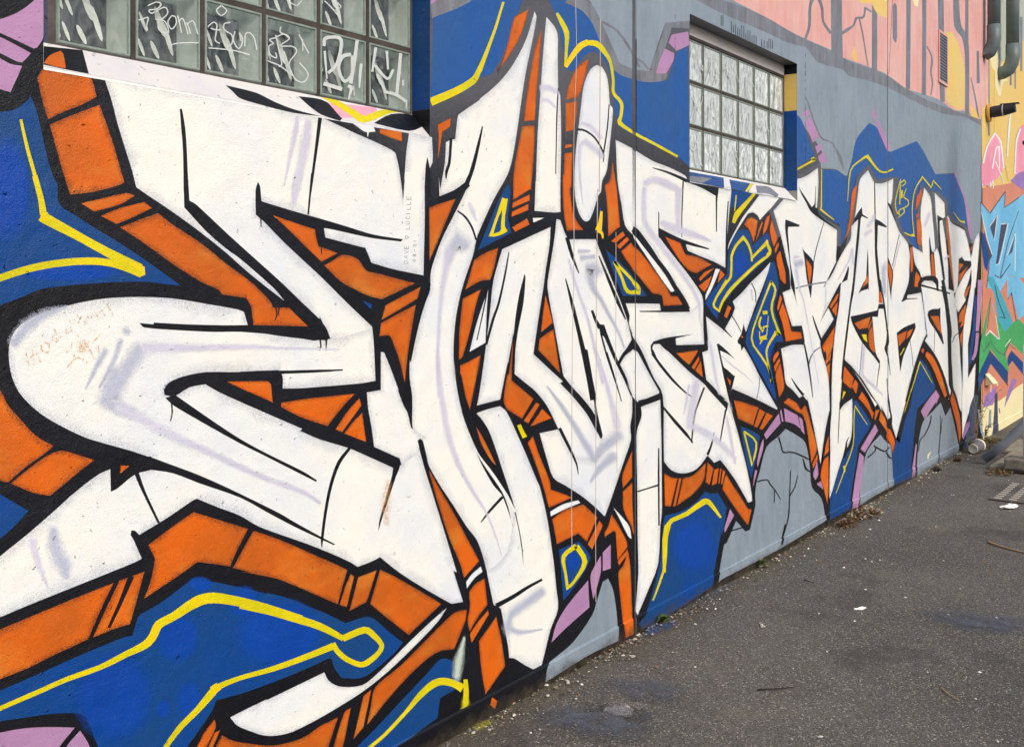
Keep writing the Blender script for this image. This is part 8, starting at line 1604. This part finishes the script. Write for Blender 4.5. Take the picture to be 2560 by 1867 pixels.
# ------------------------------------------------------------------ louvre vent on the upper wall
def vent(x0, x1, z0, z1):
    v = empty('wall_vent', ((x0 + x1) / 2, 0, z0)); rel(v); inv = Matrix.Translation(-Vector(v.location))
    f = MB(); y = -0.012
    f.box(x0, x0 + 0.02, y, -0.004, z0, z1, 2); f.box(x1 - 0.02, x1, y, -0.004, z0, z1, 2)
    f.box(x0 + 0.02, x1 - 0.02, y, -0.004, z1 - 0.02, z1); f.box(x0 + 0.02, x1 - 0.02, y, -0.004, z0, z0 + 0.02)
    f.box(x0 + 0.02, x1 - 0.02, -0.0075, -0.0055, z0 + 0.02, z1 - 0.02, 1)
    o = f.build('vent_frame', ['N', 'black_plastic', 'N']); o.parent = v; o.matrix_parent_inverse = inv
    n = 16; h = (z1 - z0 - 0.04) / n; pr = None
    for i in range(n):
        z = z0 + 0.02 + i * h
        if pr is None:
            s = MB(); s.add([(x0 + 0.02, -0.0125, 0), (x1 - 0.02, -0.0125, 0), (x1 - 0.02, -0.0085, h * 0.62), (x0 + 0.02, -0.0085, h * 0.62), (x0 + 0.02, -0.0115, 0), (x1 - 0.02, -0.0115, 0), (x1 - 0.02, -0.0075, h * 0.66), (x0 + 0.02, -0.0075, h * 0.66)],
                            [(0, 1, 2, 3), (4, 7, 6, 5), (0, 4, 5, 1), (3, 2, 6, 7)])
            pr = s.build('slat', 'D'); o = pr
        else: o = pr.copy(); COL.objects.link(o)
        o.parent = v; o.matrix_parent_inverse = inv; o.location = (0, 0, z)
vent(8.93, 9.22, 3.13, 3.56)

# ------------------------------------------------------------------ wall camera, vent pipes, hood
def wall_camera():
    x, z = 10.80, 3.13
    o = empty('security_camera', (x, 0, z)); tag(o, 'black tubular security camera sticking out of the yellow wall', 'camera')
    def part(m, n, mk, sm=True):
        q = m.build(n, mk, None, sm); q.parent = o; q.matrix_parent_inverse = Matrix.Translation(-Vector(o.location)); return q
    m = MB(); m.tube([(x, -0.0125, z - 0.01), (x, -0.032, z - 0.01)], 0.088, 24); part(m, 'mount_plate', 'amber_ring', False)
    m = MB(); m.tube([(x, -0.032, z - 0.005), (x, -0.05, z - 0.005)], 0.05, 16); part(m, 'neck', 'black_plastic', False)
    m = MB(); m.tube([(x, -0.05, z - 0.005), (x, -0.14, z + 0.004)], 0.055, 20); b = part(m, 'body', 'black_plastic', False)
    m = MB(); m.tube([(x, -0.142, z + 0.004), (x, -0.148, z + 0.004)], 0.059, 20); part(m, 'seam_ring', 'white_post', False)
    m = MB(); m.tube([(x, -0.15, z + 0.005), (x, -0.25, z + 0.02)], [0.054, 0.045], 20); part(m, 'hood', 'black_plastic', False)
    m = MB(); m.box(x - 0.03, x + 0.03, -0.285, -0.12, z + 0.052, z + 0.064, 0, 0.003); part(m, 'sun_shield', 'black_plastic', False)
    m = MB(); m.tube([(x, -0.2501, z + 0.02), (x, -0.2515, z + 0.02)], 0.03, 16); part(m, 'lens', 'glass_back', False)
wall_camera()
def vent_pipe(x, y, zb, r, label):
    o = empty('vent_pipe', (x, y, zb)); tag(o, label, 'pipe', None)
    inv = Matrix.Translation(-Vector(o.location))
    m = MB(); m.tube([(x, y, TOP - 0.3), (x, y, zb + 0.30)], r * 0.92, 20); q = m.build('pipe_body', 'duct', None, True); q.parent = o; q.matrix_parent_inverse = inv
    m = MB(); m.tube([(x, y, zb + 0.31), (x, y, zb + 0.18), (x, y + 0.01, zb + 0.12), (x, y + 0.04, zb + 0.06), (x, y + 0.09, zb + 0.035), (x, 0.0, zb + 0.03)], r, 20); q = m.build('elbow', 'duct', None, True); q.parent = o; q.matrix_parent_inverse = inv
    m = MB(); m.box(x - r - 0.02, x + r + 0.02, y - 0.012, 0.0, zb + 0.9, zb + 0.93); q = m.build('bracket', 'black_plastic'); q.parent = o; q.matrix_parent_inverse = inv
vent_pipe(10.66, -0.09, 3.62, 0.062, 'grey-green pipe with rounded end beside the pink wall paint')
vent_pipe(11.35, -0.13, 3.56, 0.066, 'grey-green pipe with rounded end over the pale drips, lower one')
def hood():
    x, z = 10.75, 0.52
    o = empty('vent_hood', (x, 0, z)); tag(o, 'small cream vent hood low on the graffiti wall above weeds', 'vent hood')
    inv = Matrix.Translation(-Vector(o.location))
    vs = [(x - .08, -0.012, z + .09), (x + .08, -0.012, z + .09), (x - .10, -.09, z), (x + .10, -.09, z), (x - .08, -0.012, z - .02), (x + .08, -0.012, z - .02)]
    q = meshob('cowl', vs, [(0, 2, 3, 1), (0, 4, 2), (1, 3, 5)], 'H'); q.parent = o; q.matrix_parent_inverse = inv
    m = MB(); m.box(x - .075, x + .075, -.018, -0.008, z - .03, z + .07); q = m.build('back_plate', 'black_plastic'); q.parent = o; q.matrix_parent_inverse = inv
hood()

# ------------------------------------------------------------------ downpipe, post and slabs at the far end
def downpipe():
    x, y = 9.2, -0.645
    o = empty('downpipe', (x, y, 0)); tag(o, 'grey downpipe with angled shoe discharging onto the asphalt', 'pipe')
    inv = Matrix.Translation(-Vector(o.location))
    m = MB(); m.tube([(x, y, 3.27), (x, y, 0.48), (x, y + 0.012, 0.42), (x - 0.005, y + 0.035, 0.36), (x - 0.02, y + 0.19, 0.17), (x - 0.03, y + 0.34, 0.035)], 0.037, 20)
    q = m.build('pipe_body', 'pipe', None, True); q.parent = o; q.matrix_parent_inverse = inv
    m = MB(); m.tube([(x, y, 0.56), (x, y, 0.47)], 0.042, 20); q = m.build('collar', 'pipe'); q.parent = o; q.matrix_parent_inverse = inv
    m = MB(); m.tube([(x, y, 2.2), (x, y, 2.24)], 0.042, 20); q = m.build('collar', 'pipe'); q.parent = o; q.matrix_parent_inverse = inv
    m = MB(); m.box(x + 0.0, x + 0.08, y - 0.06, y + 0.06, 2.6, 2.63); q = m.build('bracket', 'black_plastic'); q.parent = o; q.matrix_parent_inverse = inv
    m = MB(); m.box(x + 0.08, x + 0.16, y - 0.05, y + 0.05, 0.0, 3.3); q = m.build('support_post', 'pipe'); q.parent = o; q.matrix_parent_inverse = inv
downpipe()
def sign_post():
    x, y = 8.93, -0.64
    o = empty('post', (x, y, 0)); tag(o, 'white post standing on a dark square base by the downpipe', 'post')
    inv = Matrix.Translation(-Vector(o.location))
    m = MB(); m.box(x - 0.12, x + 0.12, y - 0.12, y + 0.12, 0.03, 0.11, 0, 0.01); q = m.build('base', 'stone'); q.parent = o; q.matrix_parent_inverse = inv
    m = MB(); m.tube([(x, y - 0.02, 0.11), (x, y - 0.02, 1.0)], 0.025, 16); q = m.build('pole', 'white_post', None, True); q.parent = o; q.matrix_parent_inverse = inv
sign_post()
def slab(x0, x1, y0, y1, z, label, rot=0.0):
    m = MB(); m.box(-(x1 - x0) / 2, (x1 - x0) / 2, -(y1 - y0) / 2, (y1 - y0) / 2, 0, z, 0, 0.008)
    o = m.build('concrete_slab', 'concrete'); o.location = ((x0 + x1) / 2, (y0 + y1) / 2, -0.002); o.rotation_euler = (0, 0, rot)
    return tag(o, label, 'slab', 'concrete slabs by the downpipe')
slab(8.88, 9.75, -1.1, -0.40, 0.035, 'weathered concrete slab under the dark post base')
slab(9.82, 10.6, -1.1, -0.31, 0.03, 'mossy concrete slab behind the broken gap')
slab(10.68, 11.7, -1.1, -0.33, 0.03, 'pale concrete slab farthest along beyond the downpipe')
def drain():
    o = empty('drain_grate', (8.0, -0.80, 0)); tag(o, 'drain grate with rows of pale metal bars set in the asphalt', 'grate')
    inv = Matrix.Translation(-Vector(o.location))
    m = MB(); m.box(7.68, 8.42, -1.06, -0.63, 0.0005, 0.003); q = m.build('frame', 'asphalt'); q.parent = o; q.matrix_parent_inverse = inv
    m = MB(); m.box(-0.013, 0.013, -0.024, 0.024, 0, 0.003, 0, 0.001); pr = m.build('bar', 'grate')
    first = True
    for c in range(4):
        for r in range(9):
            b = pr if first else pr.copy()
            if not first: COL.objects.link(b)
            first = False
            b.parent = o; b.location = (7.74 + r * 0.078 - 8.0, -0.68 - c * 0.095 + 0.80, 0.003)
drain()

# ------------------------------------------------------------------ cup, litter, twigs
def cup():
    o = empty('paper_cup', (9.69, -0.13, 0)); tag(o, 'takeaway paper cup lying on its side against the wall base', 'cup')
    ax = Vector((-0.95, 0.16, -0.12)).normalized()      # base points to the viewer
    up = Vector((0, 0, 1)); side = ax.cross(up).normalized(); up = side.cross(ax)
    c = Vector((9.69, -0.13, 0.0495)); L = 0.13
    # scale up slightly to a large cup
    def ringp(s, r, n=28): return [c + ax * s + (side * math.cos(2 * math.pi * k / n) + up * math.sin(2 * math.pi * k / n)) * r for k in range(n)]
    def loft(name, prof, mk, n=28):
        vs = []; fs = []
        for s, r in prof: vs += ringp(s, r)
        for i in range(len(prof) - 1): fs += [(i * n + k, i * n + (k + 1) % n, (i + 1) * n + (k + 1) % n, (i + 1) * n + k) for k in range(n)]
        q = meshob(name, [p - Vector((0, 0, 0)) for p in vs], fs, mk, None, None, True); q.parent = o; q.matrix_parent_inverse = Matrix.Translation(-Vector(o.location)); return q
    loft('cup_wall', [(-0.075, 0.053), (0.060, 0.040), (0.060, 0.037), (0.052, 0.036), (0.052, 0.0)], 'cup_paper')
    loft('sleeve', [(-0.062, 0.0535), (0.050, 0.0420)], 'cup_sleeve')
    loft('rim', [(-0.080, 0.050), (-0.083, 0.053), (-0.080, 0.057), (-0.074, 0.057), (-0.072, 0.053)], 'cup_paper')
cup()
def scrap(x, y, s, label, mk='paper', name='paper_scrap', rot=0.0, asp=0.5):
    bm = bmesh.new(); bmesh.ops.create_icosphere(bm, subdivisions=3, radius=1)
    for v in bm.verts:
        n = 0.75 + 0.45 * math.sin(v.co.x * 3.1 + v.co.y * 5.3 + x * 9) * math.cos(v.co.y * 4 - v.co.z * 3 + y * 7)
        v.co = Vector((v.co.x * s * n, v.co.y * s * asp * n, max(0, (v.co.z + 0.25) * s * 0.33 * n)))
    me = bpy.data.meshes.new(name); bm.to_mesh(me); bm.free(); me.materials.append(MATS[mk])
    o = bpy.data.objects.new(name, me); COL.objects.link(o); o.location = (x, y, 0.0); o.rotation_euler = (0, 0, rot)
    return tag(o, label, 'litter')
scrap(7.47, -0.80, 0.062, 'crumpled white paper scrap beside the drain grate', 'paper', 'paper_scrap', 0.4 - 1.2, 0.42)
scrap(8.62, -0.07, 0.075, 'dark flattened lump at the foot of the grey painted wall', 'dark_wood', 'dirt_lump', 0.3)
scrap(9.2, -0.09, 0.075, 'brown crushed leaf litter lump near the paper cup', 'leaf_brown', 'leaf_clump', 0.5)
scrap(4.27, -0.40, 0.022, 'small pale chip lying on the asphalt below the blue paint', 'bone', 'litter_chip', 0.5)
scrap(3.62, -0.12, 0.02, 'white chip lying at the foot of the joint', 'bone', 'litter_chip', 1.5)
scrap(4.75, -0.67, 0.03, 'long white sliver on the asphalt', 'paper', 'litter_chip', -0.7, 0.25)
scrap(5.0, -1.35, 0.018, 'pale yellowish chip near the bluish stain', 'bone', 'litter_chip', 0.2)
def twig(p, q, r, bend, mk, label):
    p, q = Vector(p), Vector(q); mid = (p + q) / 2 + Vector((q.y - p.y, p.x - q.x, 0)) * bend
    pts = [(p * (1 - t) ** 2 + mid * 2 * t * (1 - t) + q * t * t) for t in [i / 8 for i in range(9)]]
    m = MB(); m.tube(pts, [r * (1 - 0.05 * i) for i in range(9)], 7)
    return tag(m.build('twig', mk, None, True), label, 'twig', 'twigs on the asphalt')
twig((6.40, -0.88, 0.006), (6.24, -1.14, 0.006), 0.0065, 0.12, 'wood', 'long pale curved twig lying alone on the asphalt')
twig((3.59, -0.66, 0.004), (3.69, -0.76, 0.004), 0.0028, 0.08, 'dark_wood', 'thin dark twig lying flat below the arch painted grey')
twig((5.05, -0.30, 0.004), (5.02, -0.36, 0.004), 0.003, 0.0, 'dark_wood', 'short black twig near the cracked grey paint')
twig((4.0, -1.20, 0.004), (3.92, -1.28, 0.004), 0.003, 0.1, 'wood', 'short brown twig on the open asphalt')

# ------------------------------------------------------------------ grit along the wall foot, chips on the road (uncountable)
def pebbles(name, n, fn, smin, smax, mats, label):
    vs, fs, fm = [], [], []
    base = [(1, 0, 0.1), (0.3, 0.9, 0), (-0.8, 0.6, 0.1), (-0.9, -0.5, 0), (0.2, -1, 0.05), (0.1, 0.1, 0.75), (-0.3, 0.2, 0.6)]
    bf = [(0, 1, 5), (1, 2, 6, 5), (2, 3, 6), (3, 4, 5, 6), (4, 0, 5)]
    for i in range(n):
        x, y = fn(); s = smin * (smax / smin) ** (random.random() ** 2.2); a = random.uniform(0, 6.28)
        fx, fy, fz = random.uniform(0.7, 1.3), random.uniform(0.5, 1.1), random.uniform(0.4, 1.0)
        b = len(vs); c, sn = math.cos(a), math.sin(a)
        for (px, py, pz) in base:
            px, py = px * fx, py * fy
            vs.append((x + s * (px * c - py * sn), y + s * (px * sn + py * c), 0.0015 + s * pz * fz))
        fs += [tuple(k + b for k in f) for f in bf]; fm += [min(int(random.random() ** 1.6 * len(mats)), len(mats) - 1)] * len(bf)
    return tag(meshob(name, vs, fs, mats, None, fm), label, 'gravel', None, 'stuff')
def foot():
    while True:
        x = random.uniform(2.3, 10.5)
        if random.random() < 0.35 + 0.65 * (math.sin(x * 2.3) * math.sin(x * 5.1 + 1) > -0.1):
            return x, -PLINTH_P - 0.004 - abs(random.gauss(0, 0.045))
pebbles('gravel', 4200, foot, 0.002, 0.010, ['stone', 'soil', 'bone', 'leaf_dry'], 'grit and crumbs gathered along the foot of the wall')
def road(): return random.uniform(2.2, 10.0), -0.1 - random.random() ** 1.8 * 3.4
pebbles('loose_chips', 1900, road, 0.0018, 0.010, ['stone', 'bone', 'stone', 'leaf_dry', 'paper'], 'pale chips scattered over the asphalt')

# ------------------------------------------------------------------ dry leaves heap and weeds
def leaf_geo(p, d, up, l, w):
    s = d.cross(up).normalized()
    return [p, p + d * l * 0.35 + s * w + up * 0.12 * l, p + d * l, p + d * l * 0.35 - s * w + up * 0.12 * l, p + d * l * 0.5 - up * 0.02 * l], [(0, 1, 4), (1, 2, 4), (2, 3, 4), (3, 0, 4)]
def heap(cx, cy, sx, sy, n, label, mk):
    vs, fs, fm = [], [], []
    for i in range(n):
        a = random.uniform(0, 6.28); rr = math.sqrt(random.random())
        p = Vector((cx + sx * rr * math.cos(a), min(cy + sy * rr * math.sin(a), -0.012), 0.004 + 0.035 * (1 - rr) * random.random()))
        d = Vector((random.uniform(-1, 1), random.uniform(-1, 1), random.uniform(-0.1, 0.45))).normalized()
        v, f = leaf_geo(p, d, Vector((0, 0, 1)), random.uniform(0.012, 0.04), random.uniform(0.004, 0.011))
        v = [(q.x, min(q.y, -0.009), max(q.z, 0.002)) for q in v]
        b = len(vs); vs += v; fs += [tuple(k + b for k in q) for q in f]; fm += [random.randrange(len(mk))] * 4
    return tag(meshob('leaf_litter', vs, fs, mk, None, fm), label, 'leaf litter', None, 'stuff')
heap(6.70, -0.09, 0.20, 0.09, 330, 'heap of dry pale leaves at the foot of the lilac strip', ['leaf_dry', 'bone', 'leaf_dry', 'leaf_brown'])
heap(6.35, -0.10, 0.12, 0.06, 120, 'small drift of dry leaves by the lightning line', ['leaf_dry', 'soil', 'leaf_brown'])
heap(8.75, -0.50, 0.16, 0.10, 170, 'brown leaves against the slab edge', ['leaf_brown', 'leaf_dry', 'soil'])
heap(10.2, -0.12, 0.5, 0.10, 420, 'leaf mess under the vent hood', ['leaf_dry', 'soil', 'leaf_green', 'leaf_brown'])
def weed(x, y, h, n, label):
    o = empty('weed', (x, y, 0)); tag(o, label, 'plant', 'weeds at the wall foot')
    inv = Matrix.Translation(-Vector(o.location)); st = MB(); lv, lf = [], []
    for i in range(n):
        a = random.uniform(0, 6.28); lean = random.uniform(0.1, 0.5); hh = h * random.uniform(0.5, 1)
        pts = [Vector((x + math.cos(a) * lean * hh * t * t, min(y - abs(math.sin(a)) * lean * hh * t * t, -0.015), hh * t)) for t in (0, 0.35, 0.7, 1)]
        st.tube(pts, [0.003, 0.0025, 0.002, 0.001], 5)
        for k in range(5):
            t = random.uniform(0.3, 1); j = min(int(t * 3), 2); p = pts[j].lerp(pts[j + 1], t * 3 - j)
            d = Vector((random.uniform(-1, 1), random.uniform(-1, 0.1), random.uniform(-0.2, 0.5))).normalized()
            v, f = leaf_geo(p, d, Vector((0, 0, 1)), random.uniform(0.02, 0.05), 0.008); b = len(lv)
            lv += [(q.x, min(q.y, -0.012), max(q.z, 0.003)) for q in v]; lf += [tuple(q + b for q in g) for g in f]
    q = st.build('stem', 'wood'); q.parent = o; q.matrix_parent_inverse = inv
    q = tag(meshob('foliage', lv, lf, 'leaf_green'), kind='stuff'); q.parent = o; q.matrix_parent_inverse = inv
weed(10.05, -0.05, 0.55, 6, 'tall thin weed climbing past the cream vent hood')
weed(10.4, -0.06, 0.2, 9, 'low bushy weed under the vent hood')
weed(9.85, -0.04, 0.12, 7, 'small weed beside the paper cup')
weed(5.15, -0.025, 0.05, 5, 'tiny weed sprouting under the cracked grey paint')
weed(4.05, -0.025, 0.035, 5, 'tiny weed tuft by the wall joint')

# ------------------------------------------------------------------ overspray on the asphalt
def stain(cx, cy, rx, ry, rot, key, name, peak=0.5):
    n = 28; vs, al, fs = [(cx, cy, 0.006)], [peak], []
    for rr, a in ((0.45, peak * 0.9), (0.75, peak * 0.5), (1.05, 0.0)):
        for k in range(n):
            t = 2 * math.pi * k / n; w = 1 + 0.12 * math.sin(3 * t + cx) + 0.08 * math.sin(7 * t)
            px, py = rx * rr * w * math.cos(t), ry * rr * w * math.sin(t)
            vs.append((cx + px * math.cos(rot) - py * math.sin(rot), cy + px * math.sin(rot) + py * math.cos(rot), 0.0045)); al.append(a)
    fs += [(0, 1 + k, 1 + (k + 1) % n) for k in range(n)]
    for q in range(2): fs += [(1 + q * n + k, 1 + (q + 1) * n + k, 1 + (q + 1) * n + (k + 1) % n, 1 + q * n + (k + 1) % n) for k in range(n)]
    o = meshob(name, vs, fs, key, ground, alpha=al); return o
def stain_mat(key, name, c, k):
    t = NT(name); v = t.pos(); a = t.new('ShaderNodeAttribute'); a.attribute_name = 'alpha'
    g = t.ramp(t.noise(v, 150, 4, 0.7), 0.15, 0.75)
    al = t.math('MULTIPLY', t.math('MULTIPLY', a.outputs['Fac'], k), t.math('MULTIPLY', g, t.ramp(t.noise(v, 14, 5, 0.75), 0.30, 0.62)))
    al = speckle(t, al, 900)
    sh = t.bsdf(c, 0.8, 0.2); tr = t.new('ShaderNodeBsdfTransparent'); mx = t.new('ShaderNodeMixShader')
    t.link(al, mx.inputs[0]); t.link(tr.outputs[0], mx.inputs[1]); t.link(sh, mx.inputs[2]); MATS[key] = t.done(mx.outputs[0])
stain_mat('stain_blue', 'blue_grey_overspray', srgb(88, 94, 108), 1.3)
stain_mat('stain_pale', 'pale_overspray', srgb(168, 168, 172), 1.0)
stain_mat('stain_yellow', 'yellow_overspray', srgb(196, 186, 30), 1.2)
stain_mat('stain_cobalt', 'cobalt_overspray', srgb(40, 84, 150), 1.1)
VA = -math.atan2(2.15, 3.6)
stain(3.02, -0.33, 0.15, 0.22, VA + 0.9, 'stain_blue', 'overspray_stain', 1.2)
stain(3.13, -0.35, 0.09, 0.12, VA + 0.9, 'stain_pale', 'overspray_stain', 0.9)
stain(3.36, -0.33, 0.12, 0.17, VA + 0.9, 'stain_blue', 'overspray_stain', 0.9)
stain(4.88, -1.15, 0.16, 0.26, 0.3, 'stain_blue', 'overspray_stain', 1.2)
stain(2.76, -0.03, 0.05, 0.025, 0, 'stain_yellow', 'overspray_stain', 0.9)
stain(3.99, -0.05, 0.14, 0.05, 0, 'stain_cobalt', 'overspray_stain', 0.9)
stain(4.6, -0.03, 0.3, 0.05, 0, 'stain_blue', 'overspray_stain', 0.8)
